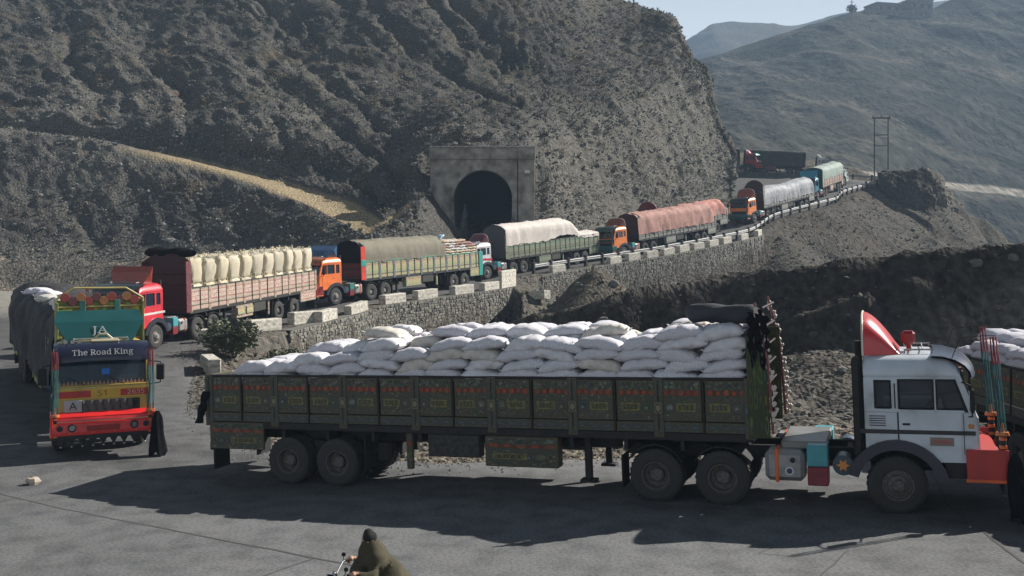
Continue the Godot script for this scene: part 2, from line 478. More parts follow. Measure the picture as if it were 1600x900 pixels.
var lane := PackedVector2Array([Vector2(-20, 44), Vector2(-16.5, 36), Vector2(-11.5, 29), Vector2(-5.5, 25.2), Vector2(2, 22.3), Vector2(9, 19.8), Vector2(22, 14)])
func track_d(x: float, d: float) -> float:   # how far from where the lorries drive
	var best := 1e9
	var p := Vector2(x, d)
	for i in lane.size() - 1:
		var a := lane[i]; var b := lane[i + 1]
		var t := clampf((p - a).dot(b - a) / (b - a).length_squared(), 0, 1)
		best = minf(best, p.distance_to(a.lerp(b, t)))
	return best

func build_ground():
	var P := PackedVector3Array(); var C := PackedColorArray()
	P.resize(GW * GH); C.resize(GW * GH)
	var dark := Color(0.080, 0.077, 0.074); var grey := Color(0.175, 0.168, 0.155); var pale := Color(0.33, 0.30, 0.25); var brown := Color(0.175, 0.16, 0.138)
	for j in GH:
		var d := GD0 + j * CELL
		for i in GW:
			var x := GX0 + i * CELL
			var id := j * GW + i
			var jx := 0.22 * NZ.get_noise_2d(x * 9 + 50, d * 9); var jd := 0.22 * NZ.get_noise_2d(x * 9, d * 9 + 70)
			P[id] = V(x + jx, H[id], d + jd)
			var n := NZ.get_noise_2d(x * 0.7 + 31, d * 0.7)
			var c := grey.lerp(brown, clampf(0.5 + n, 0, 1))
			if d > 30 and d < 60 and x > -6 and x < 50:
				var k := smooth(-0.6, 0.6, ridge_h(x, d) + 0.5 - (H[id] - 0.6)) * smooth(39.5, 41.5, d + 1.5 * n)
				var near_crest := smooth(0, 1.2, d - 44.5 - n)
				c = c.lerp(dark, k * (1.0 - near_crest * 0.75))  # dark soil on the front slope, its shade also painted into the colour
			if d > 60 and d < 100 and x < -16: c = c.lerp(pale, smooth(0.0, 0.5, n + 0.25))
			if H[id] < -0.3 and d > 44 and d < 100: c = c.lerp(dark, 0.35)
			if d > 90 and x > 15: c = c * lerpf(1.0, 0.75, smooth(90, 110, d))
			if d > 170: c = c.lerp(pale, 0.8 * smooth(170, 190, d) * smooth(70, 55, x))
			if d < 34 and HP[id] > -40: c = c.lerp(pale, 0.55)
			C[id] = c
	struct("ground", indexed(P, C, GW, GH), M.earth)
	# one pavement sheet: it shows where it lies above the ground
	var w := 300; var h := 352
	P = PackedVector3Array(); C = PackedColorArray()
	var col_yard := Color(0.150, 0.151, 0.152); var col_road := Color(0.105, 0.102, 0.100)
	var keep := PackedByteArray()
	for j in h:
		var d := GD0 + 0.2 + j * CELL
		for i in w:
			var x := GX0 + 0.1 + i * CELL
			var y := pave(x, d)
			keep.append(1 if y > -20 else 0)
			P.append(V(x, y, d))
			var n := NZ.get_noise_2d(x * 0.35, d * 0.35 + 90); var n2 := NZ.get_noise_2d(x * 1.7 + 11, d * 1.7)
			var c := col_yard.lerp(col_road, smooth(32, 50, d))
			c = c * (1.0 + 0.34 * n + 0.22 * n2)
			if d < 46:
				var q := track_d(x, d)
				c = c * (1.0 - 0.24 * exp(-pow((absf(q) - 1.0) / 0.55, 2.0)) - 0.12 * exp(-q * q / 9.0)) * (1.0 + 0.12 * smooth(26.9, 24.5, d) * smooth(24.0, 25.5, d))
			if d > 62 and x < -18: c = c.lerp(Color(0.27, 0.25, 0.215), smooth(60, 78, d + 8 * n))
			C.append(c)
	var road_node := struct("road", indexed(P, C, w, h, func(p): return p.y < -5), M.road)
	for q in [[-15.0, 25.9, 14.0, 5.5, 0.03], [-15.0, 33.0, -9.5, 29.1, 0.03], [-14.0, 20.5, 5.0, 7.1, 0.025], [8.65, 20.3, 7.85, 14.0, 0.035], [-3.4, 17.75, -6.6, 13.0, 0.02], [3.1, 13.2, 5.6, 17.2, 0.02], [-11.2, 23.2, -13.6, 19.7, 0.02], [10.4, 26.0, 8.65, 20.3, 0.03], [-24.0, 31.0, -15.0, 24.6, 0.03]]:
		var jb := MB.new()
		var a := Vector2(q[0], q[1]); var e := Vector2(q[2], q[3])
		var nn := int(a.distance_to(e) / 0.25)
		var rows := []
		for i in nn + 1:
			var p := a.lerp(e, i / float(nn)); var sd: Vector2 = (e - a).normalized().orthogonal() * q[4] * (0.7 + 0.6 * absf(NZ.get_noise_1d(i * 3.0)))
			p += sd.normalized() * 0.05 * NZ.get_noise_1d(i * 1.7 + q[0] * 9)
			rows.append([V(p.x - sd.x, pave(p.x, p.y) + 0.006, p.y - sd.y), V(p.x + sd.x, pave(p.x, p.y) + 0.006, p.y + sd.y)])
		jb.grid(rows)
		part("joint", jb, M.joint, road_node)
	# land carried on past what the survey covers, out to the horizon
	var b := MB.new()
	for q in [[-700, -84, -300, 1300, -1.0], [95, 900, -300, 1300, -30.0], [-84, 95, -300, 2.2, -0.2], [-84, 95, 211, 1300, -30.0]]:
		b.quad(V(q[0], q[4], q[2]), V(q[1], q[4], q[2]), V(q[1], q[4], q[3]), V(q[0], q[4], q[3]))
	for k in b.c.size(): b.c[k] = Color(0.17, 0.16, 0.14)
	struct("plain", b.mesh(), M.far)

# ---------------------------------------------------------------- hills
func cat(a: float, b: float, c: float, d: float, t: float) -> float:
	var m0 := (c - a) * 0.5; var m1 := (d - b) * 0.5
	var t2 := t * t; var t3 := t2 * t
	return (2 * t3 - 3 * t2 + 1) * b + (t3 - 2 * t2 + t) * m0 + (-2 * t3 + 3 * t2) * c + (t3 - t2) * m1

class Loft:
	var rows := []   # rows[r] = array of Vector3 at the stations
	var K: int
	var S: int

func loft_grid(st: Array, W: int, Hn: int, noise, colour, out: Array):
	# st: [[u, [v, d], [v, d], ...], ...]; smooth between stations and rows
	var S := st.size(); var K: int = st[0].size() - 1
	var ctr := []
	for s in st:
		var row := []
		for k in K: row.append(at(s[0], s[k + 1][0], s[k + 1][1]))
		ctr.append(row)
	# spread rows by their mean lengths, columns by station spacing
	var ylen := [0.0]
	for k in K - 1:
		var l := 0.0
		for s in S: l += (ctr[s][k + 1] - ctr[s][k]).length()
		ylen.append(ylen[k] + pow(l / S, 0.8))
	var xlen := [0.0]
	for s in S - 1: xlen.append(xlen[s] + maxf(1.0, (ctr[s + 1][1] - ctr[s][1]).length() * 0.5 + (ctr[s + 1][K - 3] - ctr[s][K - 3]).length() * 0.5))
	var P := PackedVector3Array(); P.resize(W * Hn)
	var TR := PackedFloat32Array(); TR.resize(W * Hn)
	for j in Hn:
		var y: float = ylen[K - 1] * j / (Hn - 1)
		var k := 0
		while k < K - 2 and ylen[k + 1] < y: k += 1
		var t: float = clampf((y - ylen[k]) / (ylen[k + 1] - ylen[k]), 0, 1)
		var line := []
		for s in S:
			var a: Vector3 = ctr[s][maxi(k - 1, 0)]; var b: Vector3 = ctr[s][k]; var c: Vector3 = ctr[s][k + 1]; var d: Vector3 = ctr[s][mini(k + 2, K - 1)]
			line.append(b.lerp(c, t) * 0.65 + 0.35 * Vector3(cat(a.x, b.x, c.x, d.x, t), cat(a.y, b.y, c.y, d.y, t), cat(a.z, b.z, c.z, d.z, t)))
		for i in W:
			var x: float = xlen[S - 1] * i / (W - 1)
			var s := 0
			while s < S - 2 and xlen[s + 1] < x: s += 1
			var q: float = clampf((x - xlen[s]) / (xlen[s + 1] - xlen[s]), 0, 1)
			var a: Vector3 = line[maxi(s - 1, 0)]; var b: Vector3 = line[s]; var c: Vector3 = line[s + 1]; var d: Vector3 = line[mini(s + 2, S - 1)]
			P[j * W + i] = b.lerp(c, q) * 0.4 + 0.6 * Vector3(cat(a.x, b.x, c.x, d.x, q), cat(a.y, b.y, c.y, d.y, q), cat(a.z, b.z, c.z, d.z, q))
			TR[j * W + i] = k + t
	var Q := P.duplicate()
	var C := PackedColorArray(); C.resize(W * Hn)
	for j in Hn:
		for i in W:
			var id := j * W + i
			var l := P[j * W + maxi(i - 1, 0)]; var r := P[j * W + mini(i + 1, W - 1)]
			var d := P[maxi(j - 1, 0) * W + i]; var u := P[mini(j + 1, Hn - 1) * W + i]
			var n := (r - l).cross(u - d).normalized()
			Q[id] = P[id] + n * noise.call(P[id], TR[id], n)
			C[id] = colour.call(P[id], TR[id], n)
	out.append(Q); out.append(C); out.append(TR)

var hill_pts := PackedVector3Array()
var hill_rows := PackedFloat32Array()
const HW := 520
const HH := 300

func build_hill():
	var top := [-160, 230]
	var st := [
		[-260, [420, 90], [398, 94], [300, 104], [214, 113], [208, 118], [203, 120], [168, 122], [60, 144], [-60, 170], top],
		[0, [420, 90], [398, 93], [300, 102], [213, 111], [207, 116], [202, 118], [168, 120], [60, 142], [-60, 168], top],
		[150, [420, 90], [397, 93], [310, 101], [228, 109], [222, 114], [217, 115.5], [180, 117.5], [70, 140], [-60, 167], top],
		[300, [420, 88], [397, 92], [325, 98], [256, 105], [249, 110], [232, 112], [196, 114], [80, 138], [-60, 165], top],
		[400, [420, 87], [396, 91], [340, 95], [287, 99.5], [274, 105], [250, 108], [208, 110], [80, 136], [-60, 163], top],
		[480, [410, 85], [392, 88], [350, 91.5], [318, 95], [299, 101], [262, 106], [225, 108], [90, 134], [-60, 162], top],
		[540, [400, 84], [385, 86.5], [362, 89], [350, 90.5], [317, 97.5], [275, 103], [240, 105.5], [95, 133], [-60, 161], top],
		[575, [396, 82], [379, 84.5], [376, 85.2], [373, 86], [333, 94], [290, 101], [250, 104], [100, 132], [-60, 160], top],
		[598, [395, 83], [380, 85], [368, 86], [358, 87], [348, 89], [326, 95], [250, 103], [103, 132], [-60, 160], top],
		[622, [395, 84], [375, 86.3], [354, 87.6], [345, 89], [334, 91], [322, 95], [248, 102.5], [105, 132], [-60, 160], top],
		[655, [395, 86], [372, 87.6], [345, 89], [322, 90.5], [307, 92], [296, 94.8], [232, 101.5], [108, 131], [-60, 160], top],
		[688, [395, 88], [376, 89.2], [362, 90.2], [348, 91.2], [333, 92.8], [324, 96.6], [228, 100.6], [110, 131], [-60, 160], top],
		[718, [395, 92], [384, 92.5], [375, 93], [366, 93.8], [359, 95.0], [354, 97.8], [228, 100.4], [110, 131.5], [-60, 160], top],
		[738, [395, 97.5], [370, 97.7], [340, 97.8], [310, 97.9], [280, 98], [250, 98.2], [228, 99.5], [110, 131.5], [-60, 160], top],
		[815, [395, 97.6], [370, 97.8], [340, 97.9], [310, 98], [280, 98.1], [250, 98.4], [226, 100], [110, 132], [-50, 160], top],
		[845, [385, 98], [360, 98.3], [335, 98.8], [310, 99.2], [285, 99.8], [255, 100.8], [222, 103.5], [110, 133], [-40, 160], [-130, 225]],
		[900, [375, 103], [350, 104.3], [320, 105.8], [290, 107.2], [260, 108.8], [230, 110.5], [203, 113], [100, 137], [-20, 160], [-60, 220]],
		[940, [365, 107], [342, 109], [310, 110.8], [280, 112.3], [250, 114], [215, 117], [183, 120], [90, 141], [0, 165], [5, 230]],
		[1000, [355, 115], [332, 117], [300, 119], [265, 121], [230, 123.2], [190, 126], [152, 130], [70, 148], [14, 166], [24, 230]],
		[1050, [345, 122.5], [322, 124.8], [290, 126.8], [255, 129], [215, 131.5], [170, 134.5], [115, 140], [62, 150], [32, 158], [50, 220]],
		[1078, [340, 127], [316, 129.2], [285, 131.2], [250, 133.5], [215, 136], [175, 139.5], [130, 144], [108, 149], [96, 153], [112, 215]],
		[1101, [335, 131.5], [311, 134], [285, 136], [255, 138.3], [225, 141], [190, 144.5], [150, 148.5], [128, 152], [111, 155], [127, 215]],
		[1120, [330, 136], [305, 138.6], [285, 140], [265, 141.5], [245, 143.2], [228, 145], [212, 147.5], [197, 150], [185, 152], [200, 215]],
		[1137, [325, 140], [301, 142.5], [290, 143.2], [278, 144], [264, 144.8], [252, 145.7], [240, 146.6], [228, 148], [217, 149.5], [230, 215]],
		[1144, [325, 143], [300, 145.3], [292, 146], [285, 146.5], [277, 147], [270, 147.6], [262, 148.4], [255, 149.5], [249, 151], [255, 215]],
		[1110, [330, 185], [310, 186], [300, 187], [290, 188], [280, 189], [270, 190], [262, 191], [255, 192], [249, 194], [255, 230]]]
	var f1 := FastNoiseLite.new(); f1.seed = 2; f1.frequency = 0.045; f1.fractal_octaves = 3
	var f2 := FastNoiseLite.new(); f2.seed = 9; f2.frequency = 0.16; f2.fractal_octaves = 3; f2.fractal_type = FastNoiseLite.FRACTAL_RIDGED
	var f3 := FastNoiseLite.new(); f3.seed = 14; f3.frequency = 0.75; f3.fractal_octaves = 3
	var f4 := FastNoiseLite.new(); f4.seed = 31; f4.frequency = 0.05; f4.fractal_octaves = 4
	var f5 := FastNoiseLite.new(); f5.seed = 44; f5.frequency = 0.35; f5.fractal_octaves = 3; f5.fractal_type = FastNoiseLite.FRACTAL_RIDGED
	var f6 := FastNoiseLite.new(); f6.seed = 61; f6.frequency = 0.075; f6.fractal_octaves = 3; f6.fractal_type = FastNoiseLite.FRACTAL_RIDGED
	var noise := func(p: Vector3, r: float, n: Vector3) -> float:
		var steep := 1.0 - absf(n.y)
		var cut := smooth(-3, 6, p.x)
		var q := Vector3(p.x * lerpf(1.0, 1.5, cut) + 0.35 * p.y, p.y * lerpf(0.8, 0.3, cut), p.z * lerpf(1.0, 1.5, cut))
		var a := 1.45 * f1.get_noise_3dv(p) * (0.35 + 0.65 * smooth(2.0, 4.2, r) )
		if r > 2.6 and r < 4.6 and p.x < -9: a *= 0.15
		var b := f2.get_noise_3dv(q) * (0.5 + 0.3 * steep) * lerpf(1.0, 0.6, cut) + 0.34 * f5.get_noise_3d(p.x * 0.35 + p.z * 0.2, p.y * 1.5 - p.x * 0.45, p.z * 0.35)
		var across := p.x * 0.86 - p.z * 0.5
		var gully := -1.5 * pow(maxf(0.0, f6.get_noise_2d(across + 3.0 * f1.get_noise_3dv(p), p.y * 0.16)), 1.6) * smooth(4.4, 6.0, r) * (1.0 - cut)
		gully -= 0.45 * pow(maxf(0.0, f6.get_noise_2d(across * 1.3 + 50.0, p.y * 0.2)), 1.5) * smooth(0.8, 1.6, r) * smooth(2.9, 2.2, r)
		a += gully
		var c := 0.22 * f3.get_noise_3dv(p)
		if p.x < -8.5:
			var on := smooth(2.75, 2.95, r) * smooth(4.2, 4.0, r) * smooth(-46, -36, p.x)
			b *= (1.0 - on) * (0.6 if r < 2.9 else 1.0); c *= 1.0 - 0.85 * on; a *= 1.0 - on
		var s := clampf((r - 0.6) / 0.8, 0.15, 1.0)
		if r > 7.5: s *= 0.8
		if p.x > -8.6 and p.x < 2.8 and p.y < 15.5 and p.z > -103.0: s *= 0.25
		return (a + b + c) * s
	var grass := Color(0.157, 0.152, 0.130); var rock := Color(0.174, 0.169, 0.158); var pale := Color(0.247, 0.239, 0.217); var track := Color(0.590, 0.484, 0.319); var rust := Color(0.178, 0.142, 0.110); var slate := Color(0.128, 0.126, 0.123)
	var colour := func(p: Vector3, r: float, n: Vector3) -> Color:
		var a := f4.get_noise_3dv(p); var b := f4.get_noise_3dv(p * 3.1 + Vector3(40, 0, 0))
		var c := slate.lerp(rock, clampf(0.5 + 1.6 * a, 0, 1))
		var strata := f5.get_noise_3d(p.x * 0.25 + p.z * 0.15, p.y * 1.1 - p.x * 0.35, p.z * 0.25)
		c = c * (1.0 + 0.22 * strata + 0.35 * f1.get_noise_3dv(p * 0.6))
		c = c.lerp(grass, smooth(-0.1, 0.25, b) * 0.8 * smooth(5.5, 7.0, r))
		c = c.lerp(rust, smooth(0.25, 0.5, b + 0.3 * a) * 0.7)
		if p.x > -1 and r > 0.5: c = c.lerp(pale, 0.75 * smooth(-1, 8, p.x) * smooth(6.6, 5.4, r + a))
		if p.x < -9 and r > 1.9 and r < 4.6:
			var k := smooth(2.85, 2.97, r + 0.06 * b) * smooth(4.12, 4.0, r + 0.06 * b) * smooth(-44, -34, p.x)
			if p.x > -22: k *= 1.0
			c = c.lerp(track, k * (0.92 + 0.2 * b))
		if r < 1.2 and p.x < -14: c = c.lerp(pale, 0.5)
		return c
	var out := []
	loft_grid(st, HW, HH, noise, colour, out)
	hill_pts = out[0]; hill_rows = out[2]
	struct("hillside", indexed(out[0], out[1], HW, HH, func(p): return p.x > -6.9 and p.x < 1.3 and p.y < 13.4 and -p.z < 101 and -p.z > 96.4), M.hill)

	# the slope across the valley
	st = [
		[1000, [250, 270], [232, 300], [205, 350], [178, 400], [150, 450], [128, 490], [112, 520], [118, 690]],
		[1070, [250, 260], [230, 290], [200, 340], [170, 390], [140, 440], [118, 480], [100, 512], [110, 680]],
		[1150, [258, 245], [238, 285], [205, 340], [165, 400], [130, 450], [100, 490], [77, 522], [90, 680]],
		[1240, [278, 245], [255, 280], [220, 330], [170, 390], [120, 450], [80, 500], [50, 536], [60, 690]],
		[1330, [330, 245], [268, 290], [225, 340], [165, 400], [105, 460], [60, 510], [20, 552], [30, 700]],
		[1385, [360, 252], [276, 310], [228, 358], [165, 410], [102, 470], [60, 520], [23, 560], [32, 710]],
		[1440, [400, 260], [284, 330], [230, 372], [165, 420], [100, 480], [56, 530], [24, 568], [34, 720]],
		[1500, [440, 275], [291, 340], [240, 382], [165, 430], [90, 490], [34, 540], [-4, 590], [10, 730]],
		[1600, [470, 285], [302, 350], [240, 392], [160, 440], [80, 500], [10, 560], [-50, 620], [-40, 740]],
		[1780, [500, 285], [322, 352], [240, 394], [150, 440], [60, 500], [-20, 560], [-90, 640], [-80, 760]],
		[2100, [560, 285], [350, 352], [250, 394], [150, 440], [60, 500], [-40, 560], [-120, 640], [-110, 760]]]
	var g1 := FastNoiseLite.new(); g1.seed = 71; g1.frequency = 0.012; g1.fractal_octaves = 5; g1.fractal_type = FastNoiseLite.FRACTAL_RIDGED
	var g2 := FastNoiseLite.new(); g2.seed = 72; g2.frequency = 0.03; g2.fractal_octaves = 4
	var fn := func(p: Vector3, r: float, n: Vector3) -> float:
		var q := Vector3(p.x + 0.6 * p.y, p.y * 0.45, p.z * 0.6)
		var s := 1.0 if r > 1.3 else absf(r - 1.0) / 0.3
		if r > 5.6: s *= 0.35
		return (4.4 * g1.get_noise_3dv(q) + 1.2 * g2.get_noise_3dv(p)) * clampf(s, 0.08, 1)
	var fc := func(p: Vector3, r: float, n: Vector3) -> Color:
		var b := g2.get_noise_3dv(p * 1.3); var a := g1.get_noise_3dv(Vector3(p.x * 0.7, p.y * 2.2, p.z))
		var c := Color(0.050, 0.057, 0.052).lerp(Color(0.098, 0.100, 0.090), clampf(0.45 + 0.9 * b, 0, 1))
		c = c.lerp(Color(0.24, 0.22, 0.185), smooth(0.35, 0.75, a + 0.3 * b) * 0.35)
		if r > 0.94 and r < 1.06 and p.x > 50: c = Color(0.42, 0.40, 0.36)
		return c
	out = []
	loft_grid(st, 320, 300, fn, fc, out)
	struct("valley_slope", indexed(out[0], out[1], 320, 300), M.far)
	# the broken rock face at the outer side of the bend
	st = [[1372, [296, 147], [289, 148], [283, 149.3], [281, 150.5], [280, 157]], [1396, [318, 146], [300, 146.8], [285, 148], [278, 149.3], [277, 157]], [1422, [338, 145], [312, 145.6], [288, 146.6], [275, 148.2], [275, 158]], [1446, [344, 145], [318, 145.6], [292, 146.8], [277, 148.2], [277, 158]],
		[1462, [342, 146], [322, 147], [300, 148.2], [286, 149.5], [282, 158]], [1476, [348, 147.5], [335, 148.6], [320, 150], [309, 151.5], [303, 159]], [1500, [366, 149], [357, 150], [349, 151.2], [342, 152.5], [333, 160]]]
	var rn := FastNoiseLite.new(); rn.seed = 90; rn.frequency = 0.13; rn.fractal_octaves = 4; rn.fractal_type = FastNoiseLite.FRACTAL_RIDGED
	out = []
	loft_grid(st, 90, 60, func(p, r, n): return 1.3 * roundf(rn.get_noise_3dv(p) * 5.0) / 5.0 + 0.3 * roundf(rn.get_noise_3dv(p * 3.1) * 3.0) / 3.0, func(p, r, n): return Color(0.125, 0.12, 0.112).lerp(Color(0.25, 0.24, 0.215), smooth(60.0, 62.5, p.x + 2.0 * rn.get_noise_3dv(p)) * 0.8 + 0.25 * smooth(2.7, 3.2, r)), out)  # face coloured dark for shade, right edge and lip painted pale as lit
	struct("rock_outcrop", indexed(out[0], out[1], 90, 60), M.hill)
	# a far range
	st = [[960, [150, 800], [100, 980], [84, 1060], [100, 1250]], [1066, [150, 800], [98, 980], [76, 1060], [90, 1250]], [1100, [150, 800], [88, 980], [58, 1060], [75, 1250]], [1140, [150, 800], [78, 980], [43, 1060], [60, 1250]], [1190, [150, 800], [78, 980], [42, 1060], [60, 1250]], [1240, [150, 800], [76, 980], [41, 1060], [60, 1250]], [1330, [150, 800], [70, 980], [24, 1060], [40, 1250]], [1600, [150, 800], [60, 980], [10, 1060], [30, 1250]]]
	out = []
	loft_grid(st, 120, 40, func(p, r, n): return 14.0 * g1.get_noise_3dv(p * 0.25), func(p, r, n): return Color(0.12, 0.12, 0.11), out)
	struct("far_mountains", indexed(out[0], out[1], 120, 40), M.far)

func build_tunnel():
	var t := thing("tunnel_portal", "grey concrete railway tunnel mouth with a dark round arch in the hillside", "tunnel", Transform3D(Basis(), V(-2.72, 3.4, 96.0)))
	# local: x across, y up from the floor, z towards the road; the face is at z = 0
	var arch := PackedVector2Array()
	var r := 2.75
	for i in 25:
		var a := PI * i / 24.0
		arch.append(Vector2(r * cos(a), 6.1 + r * sin(a)))
	arch.append(Vector2(-2.72, 5.0)); arch.append(Vector2(-2.55, 2.5)); arch.append(Vector2(-2.3, 0.0))
	var left := PackedVector2Array([Vector2(-4.95, -3), Vector2(-4.95, 9.85), Vector2(0, 9.85)])
	var right := PackedVector2Array([Vector2(4.85, -3), Vector2(4.85, 9.85), Vector2(0, 9.85)])
	# two halves round the arch
	var Lp := PackedVector2Array([Vector2(-4.95, -3), Vector2(-2.3, -3), Vector2(-2.3, 0), Vector2(-2.55, 2.5), Vector2(-2.72, 5.0)])
	for i in range(24, 11, -1): Lp.append(Vector2(r * cos(PI * i / 24.0), 6.1 + r * sin(PI * i / 24.0)))
	Lp.append(Vector2(0, 9.85)); Lp.append(Vector2(-4.95, 9.85))
	var Rp := PackedVector2Array([Vector2(3.3, -3), Vector2(2.3, -3), Vector2(2.3, 0), Vector2(2.55, 2.5), Vector2(2.72, 5.0)])
	for i in range(0, 13): Rp.append(Vector2(r * cos(PI * i / 24.0), 6.1 + r * sin(PI * i / 24.0)))
	Rp.append(Vector2(0, 9.85)); Rp.append(Vector2(3.3, 9.85))
	var b := MB.new(); b.prism(Lp, -1.6, 0); b.prism(Rp, -1.6, 0)
	part("face_wall", b, M.facade, t)
	b = MB.new(); b.bbox(Vector3(3.30, -3, -1.6), Vector3(4.85, 9.85, 0.14), 0.03); part("pilaster", b, M.facade, t)
	b = MB.new(); b.bbox(Vector3(-5.0, 9.85, -1.7), Vector3(3.24, 10.95, 0.16), 0.03); part("parapet", b, M.facade, t)
	b = MB.new(); b.bbox(Vector3(3.24, 9.85, -1.7), Vector3(4.9, 10.95, 0.26), 0.03); part("parapet", b, M.facade, t)
	b = MB.new(); b.bbox(Vector3(-5.02, 10.95, -1.75), Vector3(4.92, 11.08, 0.3), 0.02); part("coping", b, M.concrete, t)
	b = MB.new(); b.bbox(Vector3(3.9, 8.55, 0.14), Vector3(4.4, 8.85, 0.17), 0.005); part("plaque", b, flat(Color(0.5, 0.48, 0.42)), t)
	b = MB.new(); b.box(Vector3(3.20, -3, 0.002), Vector3(3.298, 9.85, 0.02)); part("groove_shade", b, M.dark, t)  # dark strip painted as the shade of a groove that is not modelled
	# the arch ring, a little proud
	b = MB.new()
	for i in 24:
		var a0 := PI * i / 24.0; var a1 := PI * (i + 1) / 24.0 - 0.006
		b.prism(PackedVector2Array([Vector2(r * cos(a0), 6.1 + r * sin(a0)), Vector2((r + 0.42) * cos(a0), 6.1 + (r + 0.42) * sin(a0)), Vector2((r + 0.42) * cos(a1), 6.1 + (r + 0.42) * sin(a1)), Vector2(r * cos(a1), 6.1 + r * sin(a1))]), -0.4, 0.035)
	part("arch_ring", b, M.facade, t)
	b = MB.new()
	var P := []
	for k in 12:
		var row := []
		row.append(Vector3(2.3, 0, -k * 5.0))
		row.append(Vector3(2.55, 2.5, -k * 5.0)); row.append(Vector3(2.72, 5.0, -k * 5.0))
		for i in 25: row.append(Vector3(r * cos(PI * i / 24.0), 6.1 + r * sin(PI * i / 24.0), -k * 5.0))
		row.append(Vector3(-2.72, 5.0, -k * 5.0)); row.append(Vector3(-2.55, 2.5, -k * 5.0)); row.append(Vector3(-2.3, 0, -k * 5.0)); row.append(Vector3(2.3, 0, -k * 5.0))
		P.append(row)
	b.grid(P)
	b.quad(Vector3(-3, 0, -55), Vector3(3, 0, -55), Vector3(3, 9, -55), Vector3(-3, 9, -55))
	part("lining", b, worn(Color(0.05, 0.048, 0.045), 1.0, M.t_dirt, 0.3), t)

# ---------------------------------------------------------------- painted pictures on boards
var FONT := {"0": "757", "1": "262", "2": "717", "3": "737", "5": "747", "6": "475", "8": "757", "E": "747", "X": "525", "S": "747", "R": "765", "A": "757", "K": "565", "T": "722"}

func disc(im: Image, cx: float, cy: float, r: float, col: Color, r_in := 0.0):
	for y in range(maxi(0, int(cy - r)), mini(im.get_height(), int(cy + r) + 1)):
		for x in range(maxi(0, int(cx - r)), mini(im.get_width(), int(cx + r) + 1)):
			var q := sqrt((x - cx) * (x - cx) + (y - cy) * (y - cy))
			if q <= r and q >= r_in: im.set_pixel(x, y, col)

func glyphs(im: Image, text: String, x: int, y: int, px: int, col: Color):
	var rows := {"0": [7, 5, 5, 5, 7], "1": [2, 6, 2, 2, 7], "2": [7, 1, 7, 4, 7], "3": [7, 1, 7, 1, 7], "5": [7, 4, 7, 1, 7], "6": [7, 4, 7, 5, 7], "8": [7, 5, 7, 5, 7], "E": [7, 4, 6, 4, 7], "X": [5, 5, 2, 5, 5], "S": [7, 4, 7, 1, 7], "R": [6, 5, 6, 5, 5], "A": [2, 5, 7, 5, 5], "K": [5, 6, 4, 6, 5]}
	for ch in text:
		for r in 5:
			for k in 3:
				if rows[ch][r] & (4 >> k): im.fill_rect(Rect2i(x + k * px, y + r * px, px, px), col)
		x += 4 * px

